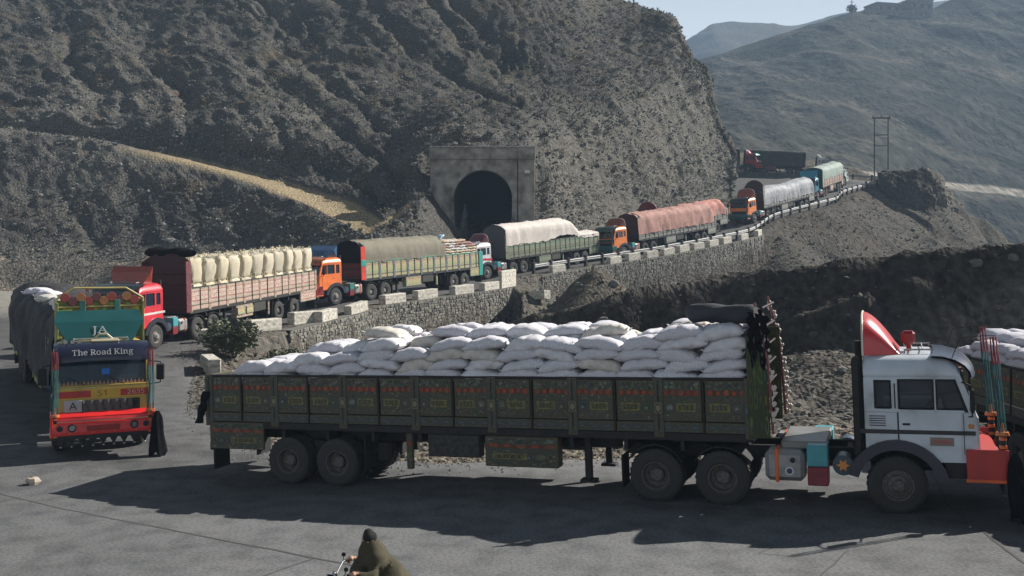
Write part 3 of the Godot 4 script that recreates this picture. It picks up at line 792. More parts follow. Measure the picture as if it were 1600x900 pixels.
func paint_board(style: String, sd: int, w := 128, h := 128) -> ImageTexture:
	var im := Image.create(w, h, false, Image.FORMAT_RGB8)
	var g := RandomNumberGenerator.new(); g.seed = sd
	var pal: Array
	match style:
		"olive": pal = [Color("4c4e42"), Color("62604a"), Color("74805a"), Color("8d8452"), Color("2d3a4c"), Color("6a2f1c"), Color("8a9690"), Color("34502f")]
		"rose": pal = [Color("ad9c8a"), Color("cfc3ae"), Color("a04a4e"), Color("6d7f5d"), Color("d9d2bd"), Color("8c2f36"), Color("4a5f50"), Color("c4a06a")]
		"cream": pal = [Color("a39878"), Color("c4b48a"), Color("a5562f"), Color("2f8a78"), Color("d3c9a8"), Color("7fae54"), Color("c07a3a"), Color("5d8a9a")]
		"green": pal = [Color("5d6a55"), Color("7d8a6c"), Color("3f6f5c"), Color("9a9a7a"), Color("a9ab90"), Color("6a4a34"), Color("35586a"), Color("84a07a")]
		"ash": pal = [Color("767a74"), Color("95988f"), Color("a8a79a"), Color("6d5a50"), Color("b8b6a6"), Color("54605c"), Color("8a3f3a"), Color("888f98")]
		"yellow": pal = [Color("6a7a3a"), Color("b89a3a"), Color("8fae4a"), Color("c9c050"), Color("3a7a6a"), Color("a04a2a"), Color("d8cf9a"), Color("4d6a34")]
		_: pal = [Color("5d2426"), Color("74302c"), Color("8a4434"), Color("40191c"), Color("9a7a4a"), Color("662830"), Color("3a3a44"), Color("7d5a4a")]
	im.fill(pal[0])
	for i in 260:   # small flowers and dabs
		var x := g.randf() * w; var y := g.randf() * h
		disc(im, x, y, 1.0 + g.randf() * 3.2, pal[g.randi() % pal.size()].darkened(0.15 * g.randf()))
	if style == "olive" and sd in [7, 8, 9]:
		for i in 3: disc(im, 22.0 + i * 42, 64, 17, Color("2d3f5c")); disc(im, 22.0 + i * 42, 64, 11, Color("5d7486"))
		if sd == 9: im.fill(Color("7d7a60")); disc(im, 64, 64, 50, Color("2a2a24")); disc(im, 64, 64, 38, Color("a09a78"))
	elif style == "olive":
		im.fill_rect(Rect2i(0, 30, w, 17), [Color("7d2a12"), Color("6a3014"), Color("842416"), Color("5e2a1a")][sd % 4])
		for i in 40: disc(im, g.randf() * w, g.randf() * 28, 2.0 + g.randf() * 4.0, [pal[2], pal[7], pal[4], pal[6]][(sd + i) % 4].darkened(0.2 * g.randf()))
		for i in 5: disc(im, 14 + i * 25, 38, 9 - 2 * (i % 2), Color("b8441a").lightened(0.05 * (i % 3)))
		im.fill_rect(Rect2i(8, 62, w - 16, 46), Color("4d513c"))
		for i in 90: disc(im, 8 + g.randf() * (w - 16), 62 + g.randf() * 46, 1.0 + g.randf() * 1.6, pal[g.randi() % pal.size()])
		var left := sd % 2 == 0
		var px := 50 if left else 12
		im.fill_rect(Rect2i(px, 72, 62, 26), Color("938b4a"))
		im.fill_rect(Rect2i(px + 3, 75, 56, 20), Color("7f783e"))
		glyphs(im, ["1021", "EXES", "1023", "SRAE"][(sd / 2) % 4], px + 8, 78, 3, Color("2a2a18"))
		var cx := 28.0 if left else 98.0
		disc(im, cx, 85, 19, Color("2a2f2a")); disc(im, cx, 85, 16, Color("5d6258"), 12); disc(im, cx, 85, 10, pal[(sd * 3) % pal.size()])
		disc(im, cx - 3, 88, 5, Color("8a9690"))
	elif style != "head" and style != "yellow":
		im.fill_rect(Rect2i(6, 34, w - 12, 50), pal[1])
		for i in 120: disc(im, 6 + g.randf() * (w - 12), 34 + g.randf() * 50, 1.2 + g.randf() * 2.0, pal[(2 + g.randi() % 4)])
		for i in 3:
			var cx := 26.0 + i * 38.0
			disc(im, cx, 58, 17, pal[2].darkened(0.1)); disc(im, cx, 58, 13, pal[4]); disc(im, cx, 58, 8, pal[5])
		im.fill_rect(Rect2i(0, 92, w, 7), pal[5]); im.fill_rect(Rect2i(0, 22, w, 6), pal[2])
	else:
		for j in 4:
			for i in 4:
				disc(im, 16 + i * 32, 16 + j * 32, 12, pal[(i + j) % pal.size()]); disc(im, 16 + i * 32, 16 + j * 32, 7, pal[(i * 2 + j + 3) % pal.size()])
	for k in 4:   # frame
		var cf: Color = pal[3].darkened(0.35)
		im.fill_rect([Rect2i(0, 0, w, 4), Rect2i(0, h - 4, w, 4), Rect2i(0, 0, 4, h), Rect2i(w - 4, 0, 4, h)][k], cf)
	# rubbed and dusty
	var f := FastNoiseLite.new(); f.seed = sd; f.frequency = 0.05; f.fractal_octaves = 4
	for y in h:
		for x in w:
			var n := f.get_noise_2d(x, y)
			var c := im.get_pixel(x, y)
			c = c.lerp(pal[0].lerp(Color("55504a"), 0.5), clampf((0.36 if style == "olive" else 0.32) + n * 0.8, 0.0, 0.75))
			im.set_pixel(x, y, c)
	return ImageTexture.create_from_image(im)

var boards := {}
func board_mats(style: String, count: int) -> Array:
	if boards.has(style): return boards[style]
	var out := []
	for i in count:
		var m := StandardMaterial3D.new()
		m.albedo_texture = paint_board(style, i + 1)
		m.roughness = 0.7
		if style == "olive": m.albedo_color = Color(0.86, 0.86, 0.84)
		out.append(m)
	boards[style] = out
	return out

var paints := {}
func paint(col: Color, rough := 0.42) -> StandardMaterial3D:
	var key := str(col, rough)
	if not paints.has(key):
		var m := worn(col, rough, M.t_paint, 0.35)
		m.clearcoat_enabled = true; m.clearcoat = 0.25; m.clearcoat_roughness = 0.25
		paints[key] = m
	return paints[key]

func make_truck_materials():
	M.tyre = worn(Color(0.042, 0.040, 0.039), 0.9, M.t_fine, 1.5, M.t_fine, 1.0)
	M.rim = worn(Color(0.14, 0.13, 0.12), 0.65, M.t_dirt, 2.0)
	M.rim_pale = worn(Color(0.30, 0.29, 0.27), 0.6, M.t_dirt, 2.0)
	M.chassis = worn(Color(0.016, 0.015, 0.015), 0.7, M.t_dirt, 1.0)
	M.locker = worn(Color(0.045, 0.045, 0.036), 0.7, M.t_dirt, 1.2)
	M.rubber = worn(Color(0.012, 0.012, 0.012), 0.85, M.t_fine, 1.0)
	M.steel = worn(Color(0.30, 0.30, 0.30), 0.5, M.t_paint, 1.0, null, 1.0, false, 0.4)
	M.chrome = flat(Color(0.6, 0.6, 0.6), 0.2, 1.0)
	var g := StandardMaterial3D.new()
	g.transparency = BaseMaterial3D.TRANSPARENCY_ALPHA
	g.albedo_color = Color(0.15, 0.20, 0.25, 0.60); g.roughness = 0.06
	M.glass = g
	M.seat = flat(Color(0.02, 0.02, 0.025), 0.9)
	M.black_cloth = worn(Color(0.010, 0.010, 0.012), 1.0, M.t_fine, 3.0)
	M.black_cloth.metallic_specular = 0.15
	M.bolster = worn(Color(0.035, 0.037, 0.045), 0.9, M.t_fine, 2.0)

# ---------------------------------------------------------------- lorries
# a lorry's own axes: x forwards from the front axle, y up from the ground, z to its right
var wheel_cache := {}
func wheel_meshes(dual: bool) -> Array:
	if wheel_cache.has(dual): return wheel_cache[dual]
	var tyre := func(z0: float, z1: float) -> ArrayMesh:
		var b := MB.new()
		b.lathe([Vector2(0.27, z0 + 0.03), Vector2(0.33, z0), Vector2(0.47, z0 + 0.005), Vector2(0.53, z0 + 0.035), Vector2(0.553, z0 + 0.07), Vector2(0.553, z1 - 0.07), Vector2(0.53, z1 - 0.035), Vector2(0.47, z1 - 0.005), Vector2(0.33, z1), Vector2(0.27, z1 - 0.03)], 30)
		for i in 30:   # tread bars
			var a := TAU * i / 30.0
			b.xf = Transform3D(Basis(Vector3(0, 0, 1), a), Vector3())
			b.box(Vector3(0.548, -0.028, z0 + 0.05), Vector3(0.562, 0.028, z1 - 0.05))
		b.xf = Transform3D()
		return b.mesh()
	var r := MB.new()
	if dual:   # a deep dished rim
		r.lathe([Vector2(0.275, -0.04), Vector2(0.295, -0.015), Vector2(0.275, -0.015), Vector2(0.265, -0.06), Vector2(0.25, -0.19), Vector2(0.16, -0.2), Vector2(0.15, -0.12), Vector2(0.11, -0.08), Vector2(0.0, -0.075)], 24)
		for i in 8:
			var a := TAU * i / 8
			r.cyl(Vector3(0.2 * cos(a), 0.2 * sin(a), -0.2), Vector3(0.2 * cos(a), 0.2 * sin(a), -0.165), 0.018, 0.018, 6)
	else:
		r.lathe([Vector2(0.275, -0.04), Vector2(0.295, -0.01), Vector2(0.27, -0.01), Vector2(0.255, -0.06), Vector2(0.21, -0.05), Vector2(0.19, 0.0), Vector2(0.13, 0.03), Vector2(0.11, 0.075), Vector2(0.08, 0.085), Vector2(0.0, 0.09)], 24)
		for i in 10:
			var a := TAU * i / 10
			r.cyl(Vector3(0.16 * cos(a), 0.16 * sin(a), 0.0), Vector3(0.16 * cos(a), 0.16 * sin(a), 0.045), 0.016, 0.016, 6)
	wheel_cache[dual] = [tyre.call(-0.29, 0.0), tyre.call(-0.6, -0.32), r.mesh()]
	return wheel_cache[dual]

func wheel(t: Node3D, T: Transform3D, x: float, side: float, dual: bool, rim_mat: Material, steer := 0.0, size := 1.0):
	var w := sub("wheel", t)
	w.transform = T * Transform3D(Basis(Vector3.UP, (0.0 if side > 0 else PI) + steer).scaled(Vector3.ONE * size), Vector3(x, 0.55 * size, side * 1.21))
	var ms := wheel_meshes(dual)
	inst("tyre", ms[0], M.tyre, w)
	if dual: inst("tyre", ms[1], M.tyre, w)
	inst("rim", ms[2], rim_mat, w)

func strands(t: Node3D, x: float, z: float, y0: float, y1: float):   # a banded post with coloured cords up to the roof
	var post := sub("bumper_post", t)
	var b := MB.new()
	var h := 0.62
	b.cyl(Vector3(x, y0, z), Vector3(x, y0 + h, z), 0.055, 0.055, 8)
	part("pole", b, M.chassis, post)
	for k in 4:
		b = MB.new(); b.cyl(Vector3(x, y0 + 0.06 + k * 0.155, z), Vector3(x, y0 + 0.12 + k * 0.155, z), 0.068, 0.068, 10)
		part("orange_band", b, paint(Color(0.62, 0.14, 0.03)), post)
	b = MB.new(); b.cyl(Vector3(x, y0 + h, z), Vector3(x, y0 + h + 0.06, z), 0.13, 0.11, 10); b.cyl(Vector3(x, y0 + h + 0.06, z), Vector3(x, y0 + h + 0.22, z), 0.035, 0.02, 8)
	part("cap", b, paint(Color(0.55, 0.16, 0.04)), post)
	b = MB.new(); b.tube([Vector3(1.05, 3.0, z * 0.92), Vector3(1.2, y1 - 0.02, z * 0.97), Vector3(x - 0.2, y1 + 0.03, z), Vector3(x - 0.04, y1 + 0.02, z)], 0.008, 5); part("cord_bracket", b, M.chassis, post)
	var teal: Material = paint(Color(0.018, 0.10, 0.11), 0.9); var crim: Material = paint(Color(0.17, 0.02, 0.03), 0.9)
	for k in 13:
		var a := TAU * k / 13.0 + 0.3 * sin(k * 5.0)
		var rr := 0.045 + 0.03 * absf(sin(k * 2.7))
		var p0 := Vector3(x + 0.07 * cos(a), y0 + h, z + 0.08 * sin(a)); var p1 := Vector3(x + rr * cos(a) - 0.10, y1, z + rr * sin(a))
		var m1 := p0.lerp(p1, 0.4) + Vector3(0.03 * sin(k * 3.1), 0, 0.03 * cos(k * 4.3)); var m2 := p0.lerp(p1, 0.72) + Vector3(0.02 * cos(k * 2.1), 0, 0.02 * sin(k * 3.7))
		b = MB.new(); b.tube([p0, m1, m2], 0.0075, 4); part("cord", b, teal, post)
		b = MB.new(); b.tube([m2, p1], 0.008, 4); part("cord", b, crim, post)

func tassel(t: Node3D, x: float, z: float, y0: float, y1: float):
	var b := MB.new()
	var P := []
	for j in 9:
		var f := j / 8.0
		var row := []
		for i in 18:
			var a := TAU * i / 18
			var r := lerpf(0.08, 0.20, pow(f, 0.7)) * (1.0 + 0.28 * sin(a * 5.0 + f * 2.0) + 0.10 * sin(a * 11.0 + f * 5.0)) * (0.6 if j == 0 else 1.0)
			row.append(Vector3(x + r * cos(a) + 0.10 * f * f, lerpf(y1, y0, f) + (0.09 * sin(a * 3) + 0.05 * sin(a * 7) if j == 8 else 0.0), z + r * sin(a)))
		P.append(row)
	P.reverse()
	b.grid(P, true)
	part("black_tassel", b, M.black_cloth, t)

func cab(t: Node3D, s: Dictionary):
	var body: Material = paint(s.cab)
	var near: bool = s.get("near", false)
	var b := MB.new()
	var poly := PackedVector2Array()
	for i in 13:
		var a := deg_to_rad(135.8 - 98.8 * i / 12.0)
		poly.append(Vector2(0.78 * cos(a), 0.55 + 0.78 * sin(a)))
	poly.append_array([Vector2(1.28, 1.02), Vector2(1.42, 1.08), Vector2(1.47, 1.25), Vector2(1.46, 1.75), Vector2(1.42, 1.97), Vector2(-0.56, 1.97)])
	b.prism(poly, -1.17, 1.17)
	# side skins with a rounded shoulder
	for z in [-1.0, 1.0]:
		var in_poly := PackedVector2Array()
		var c := Vector2(0.35, 1.5)
		for p in poly:
			in_poly.append(p if p.x < 0.8 and p.y < 1.4 else p.lerp(c, 0.025))
		b.prism(in_poly, z * 1.165 if z > 0 else -1.205, 1.205 if z > 0 else -1.165)
	part("cab_body", b, body, t)
	# roof
	b = MB.new()
	var P := []
	for st in [[-0.56, 2.66, 0.0], [-0.56, 2.66, 0.86], [-0.5, 2.66, 0.97], [-0.3, 2.66, 1.0], [0.6, 2.66, 1.0], [0.95, 2.66, 0.95], [1.1, 2.66, 0.7], [1.17, 2.66, 0.3], [1.18, 2.66, 0.0]]:
		var row := []
		for q in [[1.2, 0.0], [1.205, 0.05], [1.185, 0.14], [1.1, 0.29], [0.95, 0.36], [0.5, 0.40], [0.0, 0.41], [-0.5, 0.40], [-0.95, 0.36], [-1.1, 0.29], [-1.185, 0.14], [-1.205, 0.05], [-1.2, 0.0]]:
			row.append(Vector3(st[0], st[1] + q[1] * st[2], q[0]))
		P.append(row)
	b.grid(P)
	b.box(Vector3(-0.54, 2.62, -1.18), Vector3(1.15, 2.66, 1.18))
	part("roof", b, body, t)
	# pillars and rear wall
	for z in [-1.0, 1.0]:
		var z0: float = 1.12 * z if z > 0 else -1.2; var z1: float = 1.2 if z > 0 else -1.12
		for q in [[-0.56, -0.38, "rear_pillar"], [-0.06, 0.05, "door_pillar"]]:
			b = MB.new(); b.box(Vector3(q[0], 1.97, z0), Vector3(q[1], 2.63, z1)); part(q[2], b, body, t)
		b = MB.new(); b.prism(PackedVector2Array([Vector2(1.30, 1.97), Vector2(1.42, 1.97), Vector2(1.18, 2.66), Vector2(1.07, 2.66)]), z0, z1); part("windscreen_pillar", b, body, t)
		# door: a skin a little proud, with window frame, handle and glass
		var door := sub("door", t)
		b = MB.new()
		b.prism(PackedVector2Array([Vector2(0.06, 1.36), Vector2(0.30, 1.345), Vector2(0.55, 1.2), Vector2(0.78, 1.06), Vector2(1.14, 1.06), Vector2(1.17, 1.97), Vector2(0.06, 1.97)]), 1.206 * z if z > 0 else -1.218, 1.218 if z > 0 else -1.206)
		part("door_skin", b, body, door)
		b = MB.new()
		for q in [[0.70, 0.735]]: b.box(Vector3(q[0], 1.97, z0 * 0.995), Vector3(q[1], 2.63, z1))
		b.box(Vector3(0.05, 1.97, z0), Vector3(1.22, 2.02, z1)); b.box(Vector3(0.05, 2.6, z0), Vector3(1.1, 2.63, z1))
		part("window_frame", b, body, door)
		b = MB.new(); b.box(Vector3(0.05, 2.0, 1.15 * z - 0.004), Vector3(0.72, 2.62, 1.15 * z + 0.004)); part("window", b, M.glass, door)
		b = MB.new(); b.prism(PackedVector2Array([Vector2(0.72, 2.0), Vector2(1.3, 2.0), Vector2(1.09, 2.62), Vector2(0.72, 2.62)]), 1.15 * z - 0.004, 1.15 * z + 0.004); part("quarter_light", b, M.glass, door)
		b = MB.new(); b.bbox(Vector3(0.12, 1.72, 1.21 * z - 0.03), Vector3(0.26, 1.76, 1.21 * z + 0.03), 0.01); part("door_handle", b, M.chassis, door)
		b = MB.new(); b.box(Vector3(-0.39, 2.0, 1.15 * z - 0.004), Vector3(-0.05, 2.62, 1.15 * z + 0.004)); part("side_window", b, M.glass, t)
		b = MB.new(); b.box(Vector3(-0.38, 1.97, z0), Vector3(-0.06, 2.03, z1)); part("window_sill", b, body, t)
		b = MB.new(); b.box(Vector3(-0.38, 2.58, z0), Vector3(-0.06, 2.63, z1)); part("window_head", b, body, t)
		if near:
			for q in [[[-0.36, 2.04], [-0.08, 2.04], [-0.08, 2.57], [-0.36, 2.57]], [[0.08, 2.03], [0.69, 2.03], [0.69, 2.59], [0.08, 2.59]], [[0.745, 2.03], [1.24, 2.03], [1.07, 2.59], [0.745, 2.59]]]:
				var loop := []
				for w in 5: loop.append(Vector3(q[w % 4][0], q[w % 4][1], 1.203 * z))
				b = MB.new(); b.tube(loop, 0.014, 4); part("window_rubber", b, M.rubber, t)
			b = MB.new(); b.tube([Vector3(1.20, 1.2, 1.235 * z), Vector3(1.20, 1.95, 1.235 * z)], 0.006, 4); part("door_shut_line", b, M.rubber, t)
			b = MB.new(); b.tube([Vector3(0.0, 2.05, 1.24 * z), Vector3(0.0, 2.06, 1.275 * z), Vector3(0.0, 2.5, 1.275 * z), Vector3(0.0, 2.51, 1.22 * z)], 0.013, 5); part("grab_handle", b, M.chassis, t)
			b = MB.new(); b.bbox(Vector3(1.28, 1.68, 1.2 * z - 0.025), Vector3(1.38, 1.76, 1.2 * z + 0.025), 0.012); part("side_lamp", b, paint(Color(0.6, 0.2, 0.02)), t)
			for w in 5:
				b = MB.new(); b.bbox(Vector3(-0.48, 1.70 + w * 0.045, 1.222 * z - 0.008), Vector3(-0.18, 1.715 + w * 0.045, 1.222 * z + 0.004), 0.003); part("vent_slat", b, M.chassis, t)
		# wheel arch
		b = MB.new()
		for i in 14:
			var a0 := deg_to_rad(165.0 - 150.0 * i / 14.0); var a1 := deg_to_rad(165.0 - 150.0 * (i + 1) / 14.0)
			var c := Vector2(0, 0.5)
			b.prism(PackedVector2Array([c + Vector2(cos(a0), sin(a0)) * 0.74, c + Vector2(cos(a0), sin(a0)) * 0.94, c + Vector2(cos(a1), sin(a1)) * 0.94, c + Vector2(cos(a1), sin(a1)) * 0.74]), 0.95 if z > 0 else -1.27, 1.27 if z > 0 else -0.95)
		part("wheel_arch", b, paint(s.get("arch", Color(0.016, 0.018, 0.028))), t)
		# mirror
		var mir := sub("mirror", t)
		b = MB.new(); b.tube([Vector3(1.2, 2.55, 1.2 * z), Vector3(1.34, 2.52, 1.5 * z), Vector3(1.34, 1.95, 1.5 * z), Vector3(1.3, 1.9, 1.2 * z)], 0.016, 6); part("mirror_arm", b, M.chassis, mir)
		b = MB.new(); b.bbox(Vector3(1.30, 2.02, 1.5 * z - 0.11), Vector3(1.38, 2.47, 1.5 * z + 0.11), 0.03); part("mirror_shell", b, M.rubber, mir)
		b = MB.new(); b.box(Vector3(1.294, 2.06, 1.5 * z - 0.085), Vector3(1.30, 2.43, 1.5 * z + 0.085)); part("mirror_glass", b, M.chrome, mir)
		# step and lower side
		b = MB.new(); b.bbox(Vector3(0.85, 0.72, 0.95 * z - 0.2), Vector3(1.4, 1.02, 0.95 * z + 0.2), 0.02); part("step", b, M.chassis, t)
	b = MB.new(); b.box(Vector3(-0.56, 1.97, -1.12), Vector3(-0.5, 2.63, 1.12)); part("rear_wall", b, body, t)
	b = MB.new(); b.prism(PackedVector2Array([Vector2(1.395, 1.97), Vector2(1.405, 1.97), Vector2(1.155, 2.66), Vector2(1.145, 2.66)]), -1.12, 1.12)
	part("windscreen", b, M.glass, t)
	b = MB.new(); b.bbox(Vector3(0.9, 1.9, -1.1), Vector3(1.38, 2.03, 1.1), 0.04); part("dashboard", b, M.seat, t)
	for z in [-0.55, 0.55]:
		b = MB.new(); b.bbox(Vector3(-0.3, 1.75, z - 0.25), Vector3(0.2, 1.95, z + 0.25), 0.05); b.bbox(Vector3(-0.38, 1.9, z - 0.24), Vector3(-0.22, 2.5, z + 0.24), 0.05); part("seat", b, M.seat, t)
	b = MB.new(); b.xf = Transform3D(Basis(Vector3(0, 0, 1), -0.9), Vector3(0.72, 2.12, 0.55))
	var ring := []
	for i in 17: ring.append(Vector3(0, 0.21 * cos(TAU * i / 16), 0.21 * sin(TAU * i / 16)))
	b.tube(ring, 0.016, 5); b.tube([Vector3(0, -0.2, 0), Vector3(0, 0.2, 0)], 0.012, 5); part("steering_wheel", b, M.rubber, t)
	# face: band, grille, lamps
	var front := sub("front_panel", t)
	b = MB.new(); b.box(Vector3(1.46, 1.22, -0.95), Vector3(1.476, 1.58, 0.95)); part("grille", b, M.rubber, front)
	for k in 5:
		b = MB.new(); b.bbox(Vector3(1.474, 1.25 + k * 0.066, -0.93), Vector3(1.488, 1.275 + k * 0.066, 0.93), 0.004); part("grille_slat", b, M.chassis, front)
	b = MB.new(); b.box(Vector3(1.447, 1.62, -1.18), Vector3(1.468, 1.88, 1.18)); part("colour_band", b, paint(s.get("band", s.cab)), front)
	for z in [-0.55, 0.45]:
		b = MB.new(); b.tube([Vector3(1.43, 1.98, z), Vector3(1.33, 2.2, z + 0.42)], 0.012, 5); part("wiper", b, M.chassis, front)
	# visor over the windscreen
	b = MB.new()
	P = []
	for q in [[0.74, 3.10], [0.98, 3.085], [1.2, 3.02], [1.36, 2.92], [1.45, 2.80], [1.48, 2.67]]:
		var row := []
		for i in 11:
			var f := i / 10.0 * 2 - 1
			row.append(Vector3(q[0] - 0.10 * f * f * f * f, q[1] - 0.05 * f * f, 1.21 * f))
		P.append(row)
	b.grid(P)
	var Q := []
	for row in P:
		var r2 := []
		for p in row: r2.append(p - Vector3(0.025, 0.03, 0))
		Q.append(r2)
	Q.reverse(); b.grid(Q)
	part("sun_visor", b, paint(s.get("visor", Color(0.014, 0.02, 0.045)), 0.25), t)
	# wind deflector on the roof
	var fw: float = s.get("fair_w", 1.05); var fh: float = s.get("fair_h", 0.85)
	var fcol: Color = s.get("fair", s.cab)
	if s.get("fair_style", "scoop") == "scoop":
		P = []
		for j in 9:
			var f := j / 8.0
			var row := []
			for i in 15:
				var a := PI * i / 14.0
				var w := fw * (0.80 + 0.2 * f); var hh := fh * (1.0 - pow(1.0 - f, 1.6))
				var cx := cos(a); var sy := pow(sin(a), 0.6)
				row.append(Vector3(lerpf(0.14, -0.56, f), 3.03 + maxf(hh, 0.02) * sy, w * signf(cx) * pow(absf(cx), 0.6)))
			P.append(row)
		b = MB.new(); b.grid(P)
		Q = []
		for row in P:
			var r2 := []
			for p in row: r2.append(Vector3(p.x - 0.02, 3.03 + (p.y - 3.03) * 0.94, p.z * 0.965))
			Q.append(r2)
		Q.reverse(); b.grid(Q)
		part("wind_deflector", b, paint(fcol, 0.3), t)
		b = MB.new(); b.tube(P[8], 0.022, 6); part("deflector_trim", b, paint(Color(0.6, 0.55, 0.47)), t)
	else:   # a wide sloping board
		b = MB.new()
		var fl: float = s.get("fair_l", 0.75)
		var pts := [Vector3(0.35, 3.02, -fw * 0.72), Vector3(0.35, 3.02, fw * 0.72), Vector3(0.35 - fl * 0.45, 3.02 + fh * 0.66, fw), Vector3(0.35 - fl * 0.45, 3.02 + fh * 0.66, -fw), Vector3(0.35 - fl, 3.02 + fh, -fw * 0.94), Vector3(0.35 - fl, 3.02 + fh, fw * 0.94), Vector3(0.35 - fl - 0.1, 3.02, -fw * 0.8), Vector3(0.35 - fl - 0.1, 3.02, fw * 0.8)]
		b.quad(pts[1], pts[0], pts[3], pts[2]); b.quad(pts[2], pts[3], pts[4], pts[5])
		b.tri(pts[1], pts[2], pts[7]); b.tri(pts[2], pts[5], pts[7]); b.tri(pts[0], pts[6], pts[3]); b.tri(pts[3], pts[6], pts[4])
		b.quad(pts[6], pts[7], pts[5], pts[4])
		part("wind_deflector", b, paint(fcol, 0.3), t)
	b = MB.new(); b.tube([Vector3(0.2, 3.12, -0.7), Vector3(0.72, 3.12, -0.7)], 0.018, 5); b.tube([Vector3(0.2, 3.12, 0.7), Vector3(0.72, 3.12, 0.7)], 0.018, 5)
	for z in [-0.7, 0.7]:
		for x in [0.22, 0.7]: b.tube([Vector3(x, 3.0, z), Vector3(x, 3.12, z)], 0.014, 5)
	for x in [0.35, 0.55]: b.tube([Vector3(x, 3.12, -0.7), Vector3(x, 3.12, 0.7)], 0.012, 5)
	part("roof_rail", b, M.steel, t)

func bumper(t: Node3D, s: Dictionary):
	var col: Color = s.get("bumper", Color(0.4, 0.03, 0.03))
	var m := paint(col, 0.35)
	var f := sub("bumper", t)
	var reach: float = s.get("bumper_reach", 0.3)
	var b := MB.new()
	var x1 := 1.5 + reach
	b.prism(PackedVector2Array([Vector2(1.22, 0.72), Vector2(x1, 0.72), Vector2(x1 + 0.02, 0.80), Vector2(x1, 1.02), Vector2(x1 - 0.06, 1.06), Vector2(x1 - 0.10, 1.16), Vector2(1.5, 1.28), Vector2(1.22, 1.28)]), -1.3, 1.3)
	part("bumper_beam", b, m, f)
	for z in [-1.0, 1.0]:
		b = MB.new(); b.bbox(Vector3(1.22, 0.70, 1.27 * z - 0.03), Vector3(x1 + 0.03, 1.30, 1.27 * z + 0.035), 0.01); part("side_plate", b, m, f)
		b = MB.new(); b.bbox(Vector3(1.2, 0.685, 1.29 * z - 0.02), Vector3(x1 + 0.05, 0.745, 1.29 * z + 0.03), 0.01); part("orange_edge", b, paint(Color(0.75, 0.12, 0.02)), f)
		var lamp := sub("headlight", f)
		b = MB.new(); b.cyl(Vector3(x1 - 0.02, 0.92, 0.78 * z), Vector3(x1 + 0.045, 0.92, 0.78 * z), 0.11, 0.11, 14); part("lamp_rim", b, M.chassis, lamp)
		b = MB.new(); b.cyl(Vector3(x1 + 0.045, 0.92, 0.78 * z), Vector3(x1 + 0.055, 0.92, 0.78 * z), 0.085, 0.07, 14); part("lens", b, M.chrome, lamp)
		b = MB.new(); b.cyl(Vector3(x1 - 0.02, 0.92, 1.08 * z), Vector3(x1 + 0.04, 0.92, 1.08 * z), 0.08, 0.08, 12); part("fog_lamp", b, M.chassis, f)
	b = MB.new(); b.bbox(Vector3(x1 - 0.04, 0.80, -0.42), Vector3(x1 + 0.03, 0.99, 0.42), 0.02); part("recess_shade", b, paint(col * 0.45), f)  # raised block in darkened bumper paint, painted as the shade of a recess
	b = MB.new(); b.box(Vector3(x1 - 0.08, 0.60, -1.2), Vector3(x1 - 0.05, 0.72, 1.2)); part("skirt", b, M.chassis, f)
	for k in 9:   # hanging metal points
		var z := -1.05 + k * 0.2625
		b = MB.new(); b.prism(PackedVector2Array([Vector2(z - 0.11, 0.62), Vector2(z + 0.11, 0.62), Vector2(z, 0.40)]), -0.006, 0.006)
		var o := part("skirt_point", b, M.rubber, f); o.transform = Transform3D(Basis(Vector3.UP, PI / 2), Vector3(x1 - 0.065, 0, 0)) * Transform3D(Basis(), Vector3())
		b = MB.new(); b.bbox(Vector3(x1 - 0.08, 0.385, -z - 0.025), Vector3(x1 - 0.03, 0.43, -z + 0.025), 0.012); part("stud", b, M.chrome, f)

